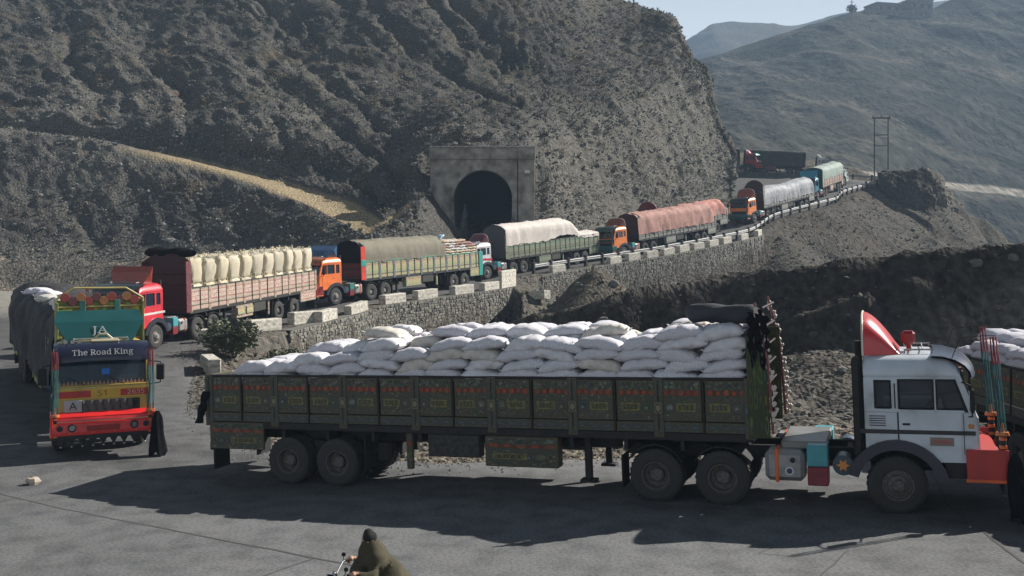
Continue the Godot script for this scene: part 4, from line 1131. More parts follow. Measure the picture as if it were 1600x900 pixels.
func make_truck(s: Dictionary) -> Node3D:
	var x: float = s.x; var d: float = s.d
	var a := deg_to_rad(s.a)
	var yf := pave(x, d); 
	var xr := x - 13.0 * cos(a + deg_to_rad(s.get("bend", 0.0))); var dr := d - 13.0 * sin(a + deg_to_rad(s.get("bend", 0.0)))
	var yr: float = s.get("yr", pave(xr, dr))
	if yr < -20: yr = yf
	if s.has("y"): yf = s.y
	var h := Vector3(cos(a) * 13, yf - yr, -sin(a) * 13).normalized()
	var right := h.cross(Vector3.UP).normalized()
	var up := right.cross(h)
	var t := thing(s.get("name", "articulated_lorry"), s.label, "truck", Transform3D(Basis(h, up, right), V(x, yf + 0.02, d)), s.get("group", "lorries queuing down the pass"))
	cab(t, s)
	bumper(t, s)
	var T := Transform3D(Basis(), Vector3())
	var rm: Material = s.get("rim", M.rim)
	for side in [-1.0, 1.0]:
		wheel(t, T, 0.0, side, false, s.get("front_rim", M.rim_pale), s.get("steer", 0.0))
		wheel(t, T, -3.36, side, true, rm); wheel(t, T, -4.74, side, true, rm)
	var b := MB.new()
	for z in [-0.42, 0.42]: b.bbox(Vector3(-5.5, 0.86, z - 0.05), Vector3(1.2, 1.12, z + 0.05), 0.01)
	for q in [-0.9, -2.0, -3.0, -4.05, -5.3]: b.box(Vector3(q - 0.05, 0.9, -0.4), Vector3(q + 0.05, 1.08, 0.4))
	b.bbox(Vector3(-0.5, 0.7, -0.45), Vector3(1.0, 1.2, 0.45), 0.05)
	part("tractor_chassis", b, M.chassis, t)
	for q in [0.0, -3.36, -4.74]:
		b = MB.new(); b.cyl(Vector3(q, 0.55, -1.0), Vector3(q, 0.55, 1.0), 0.075, 0.075, 8); b.xf = Transform3D(Basis(), Vector3(q, 0.55, 0)); b.lathe([Vector2(0, -0.25), Vector2(0.2, -0.12), Vector2(0.22, 0.12), Vector2(0, 0.25)], 12); part("axle", b, M.chassis, t)
	for side in [-1.0, 1.0]:   # mudguards
		b = MB.new()
		for q in [-3.36, -4.74]:
			for i in 6:
				var a0 := deg_to_rad(150.0 - 20.0 * i); var a1 := deg_to_rad(150.0 - 20.0 * (i + 1))
				var c := Vector2(q, 0.55)
				b.prism(PackedVector2Array([c + Vector2(cos(a0), sin(a0)) * 0.64, c + Vector2(cos(a0), sin(a0)) * 0.665, c + Vector2(cos(a1), sin(a1)) * 0.665, c + Vector2(cos(a1), sin(a1)) * 0.64]), 0.62 if side > 0 else -1.22, 1.22 if side > 0 else -0.62)
		b.box(Vector3(-5.46, 0.28, 0.92 * side - 0.28), Vector3(-5.43, 0.95, 0.92 * side + 0.28))
		part("mudguard", b, M.rubber, t)
		# fuel tank, battery box, air tank
		var tk := sub("fuel_tank", t)
		b = MB.new(); b.bbox(Vector3(-2.5, 0.55, 0.95 * side - 0.27), Vector3(-1.72, 1.16, 0.95 * side + 0.27), 0.09); part("tank", b, M.steel, tk)
		b = MB.new(); b.bbox(Vector3(-2.3, 0.53, 0.95 * side - 0.285), Vector3(-2.22, 1.18, 0.95 * side + 0.285), 0.02); part("tank_strap", b, paint(Color(0.7, 0.13, 0.02)), tk)
		b = MB.new(); b.cyl(Vector3(-1.95, 0.98, 1.22 * side), Vector3(-1.95, 0.98, 1.27 * side), 0.05, 0.05, 10); part("filler_cap", b, M.chassis, tk)
		if s.get("near", false):
			b = MB.new(); b.cyl(Vector3(-2.02, 0.76, 1.222 * side), Vector3(-2.02, 0.76, 1.226 * side), 0.085, 0.085, 18); part("emblem", b, paint(Color(0.5, 0.5, 0.5)), tk)
			b = MB.new(); b.cyl(Vector3(-2.02, 0.76, 1.225 * side), Vector3(-2.02, 0.76, 1.23 * side), 0.055, 0.055, 18); part("emblem", b, paint(Color(0.02, 0.03, 0.08)), tk)
		var bx := sub("battery_box", t)
		b = MB.new(); b.bbox(Vector3(-1.68, 0.86, 0.97 * side - 0.26), Vector3(-1.28, 1.28, 0.97 * side + 0.26), 0.02); part("box_upper", b, paint(s.get("box", Color(0.05, 0.30, 0.34))), bx)
		b = MB.new(); b.bbox(Vector3(-1.68, 0.48, 0.97 * side - 0.24), Vector3(-1.28, 0.85, 0.97 * side + 0.24), 0.02); part("box_lower", b, paint(Color(0.22, 0.02, 0.03)), bx)
		b = MB.new(); b.cyl(Vector3(-1.0, 0.9, 0.75 * side), Vector3(-1.0, 0.9, 1.18 * side), 0.2, 0.2, 16); part("air_tank", b, paint(Color(0.03, 0.05, 0.075)), t)
		if s.get("near", false):
			b = MB.new()
			for k in 6:
				b.xf = Transform3D(Basis(Vector3(0, 0, 1), TAU * k / 6.0), Vector3(-1.0, 0.9, 1.182 * side))
				b.prism(PackedVector2Array([Vector2(0.0, 0.0), Vector2(0.05, 0.035), Vector2(0.13, 0.0), Vector2(0.05, -0.035)]), -0.004, 0.004)
			part("flower_motif", b, paint(Color(0.6, 0.22, 0.03)), t)
	b = MB.new(); b.cyl(Vector3(-0.70, 0.9, -0.95), Vector3(-0.70, 3.15, -0.95), 0.075, 0.075, 10); part("exhaust_stack", b, M.chassis, t)
	b = MB.new(); b.bbox(Vector3(-0.78, 1.05, 0.75), Vector3(-0.62, 3.0, 1.12), 0.04); part("air_intake", b, M.chassis, t)
	b = MB.new(); b.bbox(Vector3(-2.2, 1.14, -0.9), Vector3(-1.3, 1.3, 0.9), 0.03); part("deck_plate", b, paint(Color(0.20, 0.20, 0.19)), t)
	b = MB.new(); b.lathe([Vector2(0.0, -0.04), Vector2(0.45, -0.04), Vector2(0.45, 0.02), Vector2(0, 0.02)], 16); var fw := part("fifth_wheel", b, M.chassis, t); fw.transform = Transform3D(Basis(Vector3(1, 0, 0), -PI / 2), Vector3(-3.95, 1.17, 0))
	if s.get("near", false) or s.get("posts", false):
		for z in [-1.2, 1.2]: strands(t, 1.5 + s.get("bumper_reach", 0.3) - 0.06, z, s.get("post_y", 0.75), s.get("cord_y", 2.9))
	if s.has("tassel_side"): tassel(t, 1.62 + s.get("bumper_reach", 0.3), 1.36 * s.tassel_side, 0.08, 1.25)
	if s.get("bare", false): return t
	trailer(t, s)
	return t

func trailer(t: Node3D, s: Dictionary):
	var piv := Vector3(-3.95, 0, 0)
	var T := Transform3D(Basis(), piv) * Transform3D(Basis(Vector3.UP, deg_to_rad(s.get("bend", 0.0))), Vector3()) * Transform3D(Basis(), -piv)
	s.T = T
	var rear: float = s.get("rear", -15.8)
	var mats := board_mats(s.boards, s.get("kinds", 6))
	var put := func(called: String, b: MB, m: Material):
		var o := part(called, b, m, t); o.transform = T
		return o
	var b := MB.new()
	b.bbox(Vector3(rear, 1.30, -1.22), Vector3(-2.7, 1.46, 1.22), 0.01)
	put.call("deck", b, M.chassis)
	b = MB.new()
	for z in [-0.5, 0.5]:
		b.bbox(Vector3(rear + 0.2, 0.98, z - 0.06), Vector3(-5.6, 1.3, z + 0.06), 0.01); b.bbox(Vector3(-5.6, 1.15, z - 0.06), Vector3(-2.9, 1.3, z + 0.06), 0.01)
	var k := 0
	while rear + 0.8 + k * 1.2 < -3.2:
		b.box(Vector3(rear + 0.8 + k * 1.2, 1.08, -1.15), Vector3(rear + 0.88 + k * 1.2, 1.3, 1.15)); k += 1
	put.call("trailer_frame", b, M.chassis)
	var axles: Array = s.get("axles", [-12.32, -13.64])
	for q in axles:
		for side in [-1.0, 1.0]: wheel(t, T, q, side, true, s.get("rim", M.rim))
		b = MB.new(); b.cyl(Vector3(q, 0.55, -1.0), Vector3(q, 0.55, 1.0), 0.075, 0.075, 8); put.call("axle", b, M.chassis)
	b = MB.new()
	for z in [-0.75, 0.75]:
		b.bbox(Vector3(axles[axles.size() - 1] - 0.5, 0.72, z - 0.06), Vector3(axles[0] + 1.2, 0.82, z + 0.06), 0.02)
		b.bbox(Vector3((axles[0] + axles[1]) / 2 - 0.15, 0.6, z - 0.07), Vector3((axles[0] + axles[1]) / 2 + 0.15, 1.0, z + 0.07), 0.02)
		b.bbox(Vector3(axles[0] + 0.9, 0.55, z - 0.09), Vector3(axles[0] + 1.2, 1.0, z + 0.09), 0.02)
	put.call("suspension", b, M.chassis)
	for z in [-0.85, 0.85]:
		b = MB.new(); b.bbox(Vector3(-6.35, 0.35, z - 0.07), Vector3(-6.2, 1.3, z + 0.07), 0.02); b.bbox(Vector3(-6.45, 0.30, z - 0.14), Vector3(-6.1, 0.36, z + 0.14), 0.01); put.call("landing_leg", b, M.chassis)
		b = MB.new(); b.bbox(Vector3(-10.55, 0.45, z * 1.2 - 0.05), Vector3(-10.4, 1.3, z * 1.2 + 0.05), 0.01); put.call("side_stay", b, mats[1 % mats.size()])
		var sg := signf(z)
		b = MB.new(); b.bbox(Vector3(-9.95, 0.78, 1.02 * sg - 0.16), Vector3(-8.7, 1.29, 1.02 * sg + 0.16), 0.02); put.call("side_box", b, M.locker)
		b = MB.new(); b.bbox(Vector3(-8.55, 0.62, 1.05 * sg - 0.16), Vector3(-6.85, 1.29, 1.05 * sg + 0.16), 0.02); put.call("tool_locker", b, mats[0] if s.boards == "olive" else mats[1])
		b = MB.new(); b.box(Vector3(axles[0] + 0.75, 0.42, 0.9 * sg - 0.3), Vector3(axles[0] + 0.78, 1.2, 0.9 * sg + 0.3)); put.call("mudflap", b, M.rubber)
		# painted rear quarter below the boards, behind the wheels
		b = MB.new(); b.bbox(Vector3(rear, 0.80, 1.22 * sg - 0.03), Vector3(axles[axles.size() - 1] - 0.62, 1.44, 1.22 * sg + 0.03), 0.01); put.call("rear_quarter", b, mats[3 % mats.size()])
		b = MB.new(); b.box(Vector3(rear + 0.05, 0.28, 0.9 * sg - 0.3), Vector3(rear + 0.09, 0.82, 0.9 * sg + 0.3)); put.call("rear_flap", b, M.rubber)
	# boards: posts and panels down each side
	var n: int = s.get("panels", 14)
	var front := -2.75
	var pw := (front - rear) / n
	for side in [-1.0, 1.0]:
		for i in n:
			var x0 := rear + i * pw
			b = MB.new(); b.bbox(Vector3(x0 + 0.035, 1.70, 1.2 * side - 0.025), Vector3(x0 + pw - 0.035, 2.55, 1.2 * side + 0.025), 0.012)
			put.call("side_panel", b, mats[(i * 5 + (i / 2) * 2 + (0 if side > 0 else 1)) % mats.size()] if s.boards != "olive" else mats[9 + ((i / 2 * 5 + (0 if side > 0 else 2)) % 6) * 2 + (i % 2)])
			b = MB.new(); b.bbox(Vector3(x0 + 0.02, 1.47, 1.2 * side - 0.03), Vector3(x0 + pw - 0.02, 1.68, 1.2 * side + 0.03), 0.01)
			put.call("lower_panel", b, mats[(i * 2 + 1) % mats.size()] if s.boards != "olive" else mats[6 + i % 2])
		var np: int = n / 2
		for i in np + 1:
			var x0 := rear + (front - rear) * i / np
			b = MB.new(); b.bbox(Vector3(x0 - 0.11, 1.36, 1.21 * side - 0.045), Vector3(x0 + 0.11, 2.60, 1.21 * side + 0.045), 0.015)
			put.call("board_post", b, s.post)
			if s.get("near", false) and i > 0 and i < np:
				b = MB.new(); b.bbox(Vector3(x0 - 0.09, 1.85, 1.26 * side - 0.006), Vector3(x0 + 0.09, 2.1, 1.26 * side + 0.004), 0.004); put.call("post_medallion", b, mats[8 % mats.size()])
		for i in n:   # thin strut in the middle of a panel, top rail
			var x0 := rear + i * pw
			b = MB.new(); b.bbox(Vector3(x0 - 0.02, 1.48, 1.235 * side - 0.02), Vector3(x0 + 0.02, 2.56, 1.235 * side + 0.02), 0.005); put.call("strut", b, s.get("strut", M.chassis))
		b = MB.new(); b.bbox(Vector3(rear, 2.555, 1.205 * side - 0.04), Vector3(front, 2.605, 1.205 * side + 0.04), 0.01); put.call("top_rail", b, s.get("rail", M.chassis))
	# tailgate
	b = MB.new(); b.bbox(Vector3(rear - 0.04, 1.46, -1.2), Vector3(rear + 0.01, 2.6, 1.2), 0.01); put.call("tailgate", b, mats[0])
	b = MB.new(); b.bbox(Vector3(rear - 0.05, 0.75, -1.2), Vector3(rear + 0.05, 0.95, 1.2), 0.01); put.call("rear_bumper", b, M.chassis)
	# headboard
	var hh: float = s.get("head_h", 3.9); var hm: Material = s.get("head", board_mats("head", 3)[0])
	b = MB.new()
	var hp := PackedVector2Array([Vector2(-1.24, 1.46), Vector2(1.24, 1.46), Vector2(1.24, hh - 0.35)])
	var arc: float = s.get("head_arc", 0.35)
	for i in 9:
		var f := i / 8.0
		hp.append(Vector2(lerpf(1.24, -1.24, f), hh - 0.35 + arc * pow(sin(PI * f), 0.7)))
	b.prism(hp, -0.05, 0.05)
	var ho: MeshInstance3D = put.call("headboard", b, hm)
	ho.transform = T * Transform3D(Basis(Vector3.UP, PI / 2), Vector3(-2.66, 0, 0))
	for side in [-1.0, 1.0]:
		b = MB.new(); b.bbox(Vector3(-2.78, 1.40, 1.235 * side - 0.03), Vector3(-2.36, hh - 0.4, 1.235 * side + 0.03), 0.01); put.call("headboard_flank", b, s.get("flank", mats[4 % mats.size()]))
	if s.get("ribs", true):
		for i in 4:
			var y := 1.6 + i * (hh - 2.1) / 4.0
			b = MB.new(); b.bbox(Vector3(-2.61, y, -1.2), Vector3(-2.56, y + 0.07, 1.2), 0.01); put.call("headboard_rib", b, s.get("rib", M.chassis))

func place_on(t: Node3D, s: Dictionary) -> Transform3D: return t.transform * (s.T as Transform3D)

# ---------------------------------------------------------------- loads
func superbag(lx: float, ly: float, lz: float, sd: int) -> ArrayMesh:   # a filled sack lying down: long in x, ears at its ends
	var b := MB.new()
	var f := FastNoiseLite.new(); f.seed = sd; f.frequency = 1.7; f.fractal_octaves = 3
	var P := []
	var NV := 17
	for j in NV:
		var u := j / float(NV - 1) * 2 - 1
		var row := []
		var e := pow(maxf(0.0, 1 - pow(absf(u), 3.2)), 0.5)
		for i in 16:
			var a := TAU * i / 16
			var cy := sin(a); var cz := cos(a)
			var y := signf(cy) * pow(absf(cy), 0.75) * (ly / 2) * lerpf(0.16, 1.0, e)
			var z := signf(cz) * pow(absf(cz), 0.65) * (lz / 2) * lerpf(0.80, 1.0, e)
			if cy < 0: y *= 0.72
			y -= 0.13 * ly * u * u
			var p := Vector3(u * lx / 2 * (1.0 + 0.02 * cz), y, z)
			p += Vector3(0, 1, 0.5) * (0.036 * f.get_noise_3d(p.x * 2.0, p.y * 2.0 + sd, p.z * 2.0) + 0.007 * f.get_noise_3d(p.x * 9, p.y * 9 + sd, p.z * 9)) * (0.4 + e)
			row.append(p)
		P.append(row)
	b.grid(P, true)
	for s in [-1.0, 1.0]:   # closed, gathered ends
		var row: Array = P[0] if s < 0 else P[NV - 1]
		var c := Vector3()
		for p in row: c += p / 16.0
		for i in 16:
			if s < 0: b.tri(c, row[i], row[(i + 1) % 16])
			else: b.tri(c, row[(i + 1) % 16], row[i])
		b.cyl(c + Vector3(0, 0.01, lz * 0.33), c + Vector3(s * 0.05, 0.05, lz * 0.42), 0.03, 0.008, 6); b.cyl(c + Vector3(0, 0.01, -lz * 0.33), c + Vector3(s * 0.05, 0.05, -lz * 0.42), 0.03, 0.008, 6)
	return b.mesh()

func bulk_bag(sd: int) -> ArrayMesh:
	var b := MB.new()
	var f := FastNoiseLite.new(); f.seed = sd; f.frequency = 1.4
	var P := []
	for q in [[0.0, 0.02], [0.40, 0.0], [0.50, 0.08], [0.50, 0.2], [0.565, 0.45], [0.58, 0.75], [0.56, 0.95], [0.52, 1.06], [0.40, 1.11], [0.2, 1.13], [0.0, 1.12]]:
		var row := []
		for i in 24:
			var a := TAU * i / 24
			var cx := signf(cos(a)) * pow(absf(cos(a)), 0.55); var cz := signf(sin(a)) * pow(absf(sin(a)), 0.55)
			var p := Vector3(cx * q[0], q[1], cz * q[0])
			p *= 1.0 + 0.13 * f.get_noise_3d(p.x * 2 + sd * 7, p.y * 1.2, p.z * 2)
			p += Vector3(cx, 0, cz) * 0.018 * sin(a * 9.0 + sd + 2.0 * sin(p.y * 4.0)) * (0.3 + p.y)
			row.append(p)
		P.append(row)
	P.reverse()
	b.grid(P, true)
	for q in [[0.45, 0.45], [-0.45, 0.45], [0.45, -0.45], [-0.45, -0.45]]:
		b.tube([Vector3(q[0], 0.98, q[1]), Vector3(q[0] * 0.95, 1.2, q[1]), Vector3(q[0] * 0.75, 1.24, q[1] * 0.95), Vector3(q[0] * 0.62, 1.06, q[1] * 0.85)], 0.022, 5)
	return b.mesh()


func tarp(x0: float, x1: float, shape, sd: int, nx := 46, wr := 0.05) -> MB:   # shape(x) gives the cross-section as (z, y) points
	var f := FastNoiseLite.new(); f.seed = sd; f.frequency = 0.55; f.fractal_octaves = 3
	var f2 := FastNoiseLite.new(); f2.seed = sd + 3; f2.frequency = 1.8; f2.fractal_octaves = 2
	var b := MB.new()
	var P := []
	for i in nx:
		var x := lerpf(x0, x1, i / float(nx - 1))
		var raw: Array = shape.call(x)
		var c := Curve2D.new()
		for p in raw: c.add_point(p)
		var L := c.get_baked_length()
		var row := []
		for j in 29:
			var p := c.sample_baked(L * j / 28.0)
			var q := Vector3(x, p.y, p.x)
			var side := clampf(absf(p.x) / 1.2, 0, 1)
			var w := wr * (1.6 * f.get_noise_3d(x, p.y * 0.4, p.x) + 0.9 * f2.get_noise_3d(x * 2.2, p.y * 0.25, p.x))
			q.z += signf(p.x) * w * side; q.y += w * 1.4 * (1.0 - side * 0.7)
			if j == 0 or j == 28: q.y += 0.10 * sin(x * 5.2 + sd) * 0.5 + 0.06 * f2.get_noise_1d(x * 3)
			row.append(q)
		P.append(row)
	b.grid(P)
	return b

func rope(t: Node3D, T: Transform3D, pts: Array, mat: Material):
	var b := MB.new(); b.tube(pts, 0.012, 4)
	var o := part("rope", b, mat, t); o.transform = T

func lettering(called: String, text: String, h: float, mat: Material, parent: Node, tr: Transform3D, font := "Droid Serif", squeeze := 1.0):
	var m := TextMesh.new()
	var f := SystemFont.new(); f.font_names = PackedStringArray([font])
	m.font = f; m.text = text; m.font_size = 32; m.pixel_size = h / 24.0; m.depth = 0.006; m.curve_step = 2.0
	var o := inst(called, m, mat, parent)
	o.transform = tr * Transform3D(Basis.from_scale(Vector3(squeeze, 1, 1)), Vector3())

const ORD := ["first", "second", "third", "fourth", "fifth", "sixth", "seventh", "eighth", "ninth", "tenth", "eleventh", "twelfth", "thirteenth", "fourteenth", "fifteenth", "sixteenth"]
const ROWN := ["outermost row", "second row in", "third row in", "far row"]

func build_trucks():
	make_truck_materials()
	# the long lorry in front: white cab, load of white sacks
	var s := {"x": 7.87, "d": 20.82, "a": -20.3, "near": true, "name": "articulated_lorry", "label": "white-cabbed lorry with red scoop on its roof and trailer of white sacks, nearest the camera", "cab": Color(0.50, 0.55, 0.60), "band": Color(0.42, 0.44, 0.46), "fair": Color(0.50, 0.015, 0.02), "fair_w": 1.0, "fair_h": 0.80,
		"bumper": Color(0.42, 0.02, 0.015), "bumper_reach": 0.42, "boards": "olive", "kinds": 21, "panels": 14, "post": null, "tassel_side": 1.0, "post_y": 0.95, "cord_y": 3.4, "head_h": 3.85, "steer": 0.12, "arch": Color(0.013, 0.016, 0.03), "rail": M.chassis, "front_rim": M.rim}
	var om := board_mats("olive", 21)
	s.post = om[7]; s.flank = board_mats("yellow", 4)[2].duplicate(); s.flank.albedo_color = Color(0.45, 0.5, 0.45)
	s.head = board_mats("head", 3)[0]
	var t := make_truck(s)
	var T: Transform3D = s.T
	var b: MB
	for z in [-1.0, 1.0]:
		b = MB.new(); b.box(Vector3(-0.665, 1.55, 1.219 * z - 0.004), Vector3(1.40, 1.63, 1.219 * z + 0.004)); part("dark_stripe", b, flat(Color(0.012, 0.012, 0.016), 0.4), t)
		b = MB.new(); b.bbox(Vector3(0.60, 1.34, 1.22 * z - 0.005), Vector3(1.02, 1.50, 1.22 * z + 0.006), 0.003); part("door_plate", b, paint(Color(0.22, 0.16, 0.14)), t)
		b = MB.new(); b.box(Vector3(0.655, 1.39, 1.227 * z - 0.001), Vector3(0.97, 1.45, 1.227 * z + 0.002)); part("door_plate_band", b, paint(Color(0.33, 0.10, 0.08)), t)
		b = MB.new(); b.bbox(Vector3(0.03, 1.40, 1.215 * z - 0.008), Vector3(0.055, 1.96, 1.215 * z + 0.006), 0.003); part("door_seam", b, M.rubber, t)
	b = MB.new(); b.cyl(Vector3(0.30, 3.06, 0.35), Vector3(0.30, 3.2, 0.35), 0.05, 0.05, 8); b.bbox(Vector3(0.17, 3.2, 0.22), Vector3(0.43, 3.46, 0.48), 0.05); part("red_roof_lamp", b, paint(Color(0.30, 0.012, 0.015), 0.25), t)
	# carved white fretwork along the edges of its headboard
	var white := paint(Color(0.52, 0.48, 0.42))
	for side in [-1.0, 1.0]:
		for i in 24:
			var f := i / 23.0
			var y := 1.55 + 2.42 * f
			b = MB.new()
			b.prism(PackedVector2Array([Vector2(0, -0.08), Vector2(0.10, -0.02), Vector2(0.13, 0.08), Vector2(0.07, 0.15), Vector2(0.02, 0.11), Vector2(-0.03, 0.16), Vector2(-0.05, 0.02)]), -0.02, 0.02)
			var o := part("fretwork_leaf", b, white, t)
			o.transform = T * Transform3D(Basis(Vector3.UP, 0.3 * side).scaled(Vector3.ONE * (0.5 + 0.1 * sin(i * 2.6))), Vector3(-2.26 - 0.30 * f * f + 0.05 * sin(i * 1.9), y, side * (1.30 - 0.06 * f)))
		b = MB.new(); b.tube([Vector3(-2.30, 1.5, 1.28 * side), Vector3(-2.36, 3.0, 1.27 * side), Vector3(-2.58, 4.12, 1.2 * side)], 0.03, 6); var oo := part("fretwork_rail", b, paint(Color(0.16, 0.03, 0.03)), t); oo.transform = T
	b = MB.new()
	for i in 7: b.tube([Vector3(-2.45, 1.6 + i * 0.4, -1.05), Vector3(-2.45, 1.6 + i * 0.4, 1.05)], 0.025, 5)
	part("headboard_bars", b, paint(Color(0.035, 0.01, 0.01)), t).transform = T
	# a rag of black cloth over the headboard
	b = MB.new()
	var P := []
	for i in 8:
		var row := []
		for j in 12: row.append(Vector3(-2.72 + 0.40 * i / 7.0 + 0.04 * sin(j * 2.0), 3.95 - 1.15 * j / 11.0 * (0.5 + 0.5 * absf(sin(i * 0.9 + 0.5))) - 0.1 * i / 7.0, 1.275 + 0.03 * sin(i * 2.0 + j)))
		P.append(row)
	b.grid(P); part("black_rag", b, M.black_cloth, t).transform = T
	b = MB.new()
	P = []
	for j in 7:
		var row := []
		for i in 10:
			var a := TAU * i / 10
			row.append(Vector3(-15.85 + 0.10 * cos(a) * (1.0 + 0.3 * sin(j * 2.3)) - 0.04 * j, 2.2 - 0.13 * j, 1.28 + 0.08 * sin(a)))
		P.append(row)
	P.reverse(); b.grid(P, true); part("rear_tassel", b, M.black_cloth, t).transform = T
	lettering_free(t)
	# its sacks
	var sack := []
	for i in 8: sack.append(superbag([1.0, 0.94, 1.04, 0.98, 1.02, 0.92, 1.0, 1.06][i], [0.34, 0.37, 0.31, 0.35, 0.33, 0.36, 0.31, 0.34][i], [0.66, 0.62, 0.7, 0.64, 0.68, 0.6, 0.66, 0.63][i], i + 1))
	var wm := [worn(Color(0.66, 0.64, 0.68), 0.9, M.t_fine, 1.2, M.t_fine, 1.0), worn(Color(0.62, 0.61, 0.64), 0.9, M.t_paint, 1.1, M.t_fine, 1.0), worn(Color(0.56, 0.53, 0.48), 0.9, M.t_paint, 1.3, M.t_fine, 1.0), worn(Color(0.68, 0.67, 0.71), 0.9, M.t_fine, 0.9, M.t_fine, 1.5)]
	var G := place_on(t, s)
	var courses := [5, 5, 4, 4, 4, 4, 4, 4, 3, 4, 3, 3, 2, 2]
	for i in 14:
		for r in 4:
			var top: int = courses[i] + (1 if r in [1, 2] and i > 2 and i < 12 else 0)
			for k in range(0 if r == 0 else maxi(0, top - 2), top):
				var x := -3.32 - i * 0.885 + rng.randf_range(-0.05, 0.05) + (0.12 if k % 2 else 0.0)
				var y := 2.60 + k * 0.222 - (0.10 if i > 9 else 0.0) + rng.randf_range(-0.015, 0.015)
				var o := inst("white_sack", sack[rng.randi() % 8], wm[[0, 0, 1, 3, 3, 2, 0, 1][rng.randi() % 8]])
				o.transform = G * Transform3D(Basis.from_euler(Vector3(rng.randf_range(-0.10, 0.10), (PI if rng.randf() < 0.2 else 0.0) + rng.randf_range(-0.10, 0.10), 0.11 + rng.randf_range(-0.06, 0.06))), Vector3(x, y, 0.86 - r * 0.58))
				tag(o, "white sack, %s from headboard, %s course up, %s on white-cabbed lorry" % [ORD[i], ORD[k], ROWN[r]], "sack", "white sacks on the nearest lorry")
	# rolled tarpaulin behind its headboard
	b = MB.new()
	P = []
	for i in 12:
		var row := []
		for j in 14:
			var a := TAU * j / 14
			var rr := 0.23 * (1 + 0.12 * sin(a * 3 + i)) * (0.6 if i in [0, 11] else 1.0)
			row.append(Vector3(rr * cos(a), rr * 0.85 * sin(a), -1.0 + 2.0 * i / 11.0))
		P.append(row)
	b.grid(P, true)
	var o := inst("rolled_tarpaulin", b.mesh(), M.bolster); o.transform = G * Transform3D(Basis(Vector3.UP, 0.95), Vector3(-3.35, 3.86, 0.45)); tag(o, "dark rolled tarpaulin lying on the white sacks behind the headboard", "tarpaulin")

	# the lorry facing the camera: teal board on its roof, lettered visor
	s = {"x": -11.76, "d": 29.2, "a": -65.0, "bend": 6.0, "near": true, "name": "articulated_lorry", "label": "lorry facing the camera with lettered dark visor, teal roof board and red bumper", "cab": Color(0.42, 0.30, 0.06), "band": Color(0.55, 0.33, 0.03), "fair": Color(0.009, 0.062, 0.064), "fair_style": "board", "fair_w": 1.18, "fair_h": 0.80, "fair_l": 0.9, "post_y": 0.62, "cord_y": 2.95,
		"bumper": Color(0.62, 0.02, 0.02), "boards": "yellow", "kinds": 4, "panels": 12, "post": M.chassis, "tassel_side": -1.0, "head_h": 4.3, "head_arc": 0.0, "steer": -0.15, "rib": paint(Color(0.35, 0.26, 0.08)), "visor": Color(0.010, 0.012, 0.03)}
	s.flank = board_mats("yellow", 4)[1]; s.head = board_mats("yellow", 4)[3]
	t = make_truck(s); T = s.T
	var face := Transform3D(Basis(Vector3(0, 0, -1), Vector3(0, 1, 0), Vector3(1, 0, 0)), Vector3())   # lettering read from the front
	lettering("visor_lettering", "The Road King", 0.16, paint(Color(0.33, 0.33, 0.33)), t, Transform3D(face.basis * Basis(Vector3(1, 0, 0), -0.52), Vector3(1.425, 2.865, 0.0)), "Droid Serif", 1.05)
	lettering("deflector_lettering", "JA", 0.22, paint(Color(0.30, 0.33, 0.33)), t, Transform3D(face.basis * Basis(Vector3(1, 0, 0), -0.62), Vector3(0.155, 3.33, 0.0)), "Droid Serif", 1.3)
	b = MB.new(); b.box(Vector3(1.466, 1.66, -1.15), Vector3(1.472, 1.84, -0.45)); part("red_flash", b, paint(Color(0.42, 0.02, 0.015)), t)
	b = MB.new(); b.box(Vector3(1.466, 1.66, 0.30), Vector3(1.472, 1.84, 1.15)); part("red_flash", b, paint(Color(0.42, 0.02, 0.015)), t)
	lettering("band_number", "2635", 0.13, paint(Color(0.5, 0.42, 0.3)), t, Transform3D(face.basis, Vector3(1.474, 1.75, -0.85)), "Droid Sans", 1.2)
	lettering("band_mark", "S1", 0.15, paint(Color(0.12, 0.10, 0.02)), t, Transform3D(face.basis, Vector3(1.472, 1.75, 0.0)), "Droid Sans", 1.4)
	b = MB.new(); b.bbox(Vector3(1.49, 1.28, 0.52), Vector3(1.51, 1.60, 0.98), 0.008); part("letter_plate", b, paint(Color(0.36, 0.36, 0.37)), t)
	lettering("plate_letter", "A", 0.20, flat(Color(0.01, 0.01, 0.01)), t, Transform3D(face.basis, Vector3(1.514, 1.44, 0.75)), "Droid Sans", 1.2)
	b = MB.new()   # cloth across the grille
	P = []
	for i in 30:
		var row := []
		for j in 6: row.append(Vector3(1.50 + 0.025 * sin(i * 1.3 + j * 0.5) + 0.012 * sin(i * 3.1), 1.27 + 0.32 * j / 5.0, 0.5 - 1.25 * i / 29.0))
		P.append(row)
	b.grid(P); part("grille_cloth", b, worn(Color(0.10, 0.09, 0.085), 0.35, M.t_fine, 2.0), t)
	b = MB.new(); b.box(Vector3(1.30, 2.18, -0.18), Vector3(1.305, 2.40, 0.02)); part("windscreen_sticker", b, flat(Color(0.03, 0.16, 0.5)), t)
	var gold := paint(Color(0.42, 0.30, 0.06))
	for q in [[Vector3(1.42, 1.95, -1.14), Vector3(1.19, 2.62, -1.14)], [Vector3(1.42, 1.95, 1.14), Vector3(1.19, 2.62, 1.14)], [Vector3(1.42, 1.96, -1.14), Vector3(1.42, 1.96, 1.14)]]:
		b = MB.new(); b.tube(q, 0.028, 6); part("windscreen_trim", b, gold, t)
	b = MB.new()
	for i in 22:
		var z := -1.08 + i * 0.1
		b.tri(Vector3(1.418, 1.99, z), Vector3(1.418, 1.99, z + 0.09), Vector3(1.385, 2.09 + 0.02 * (i % 2), z + 0.045))
	part("windscreen_fringe", b, paint(Color(0.30, 0.13, 0.04)), t)
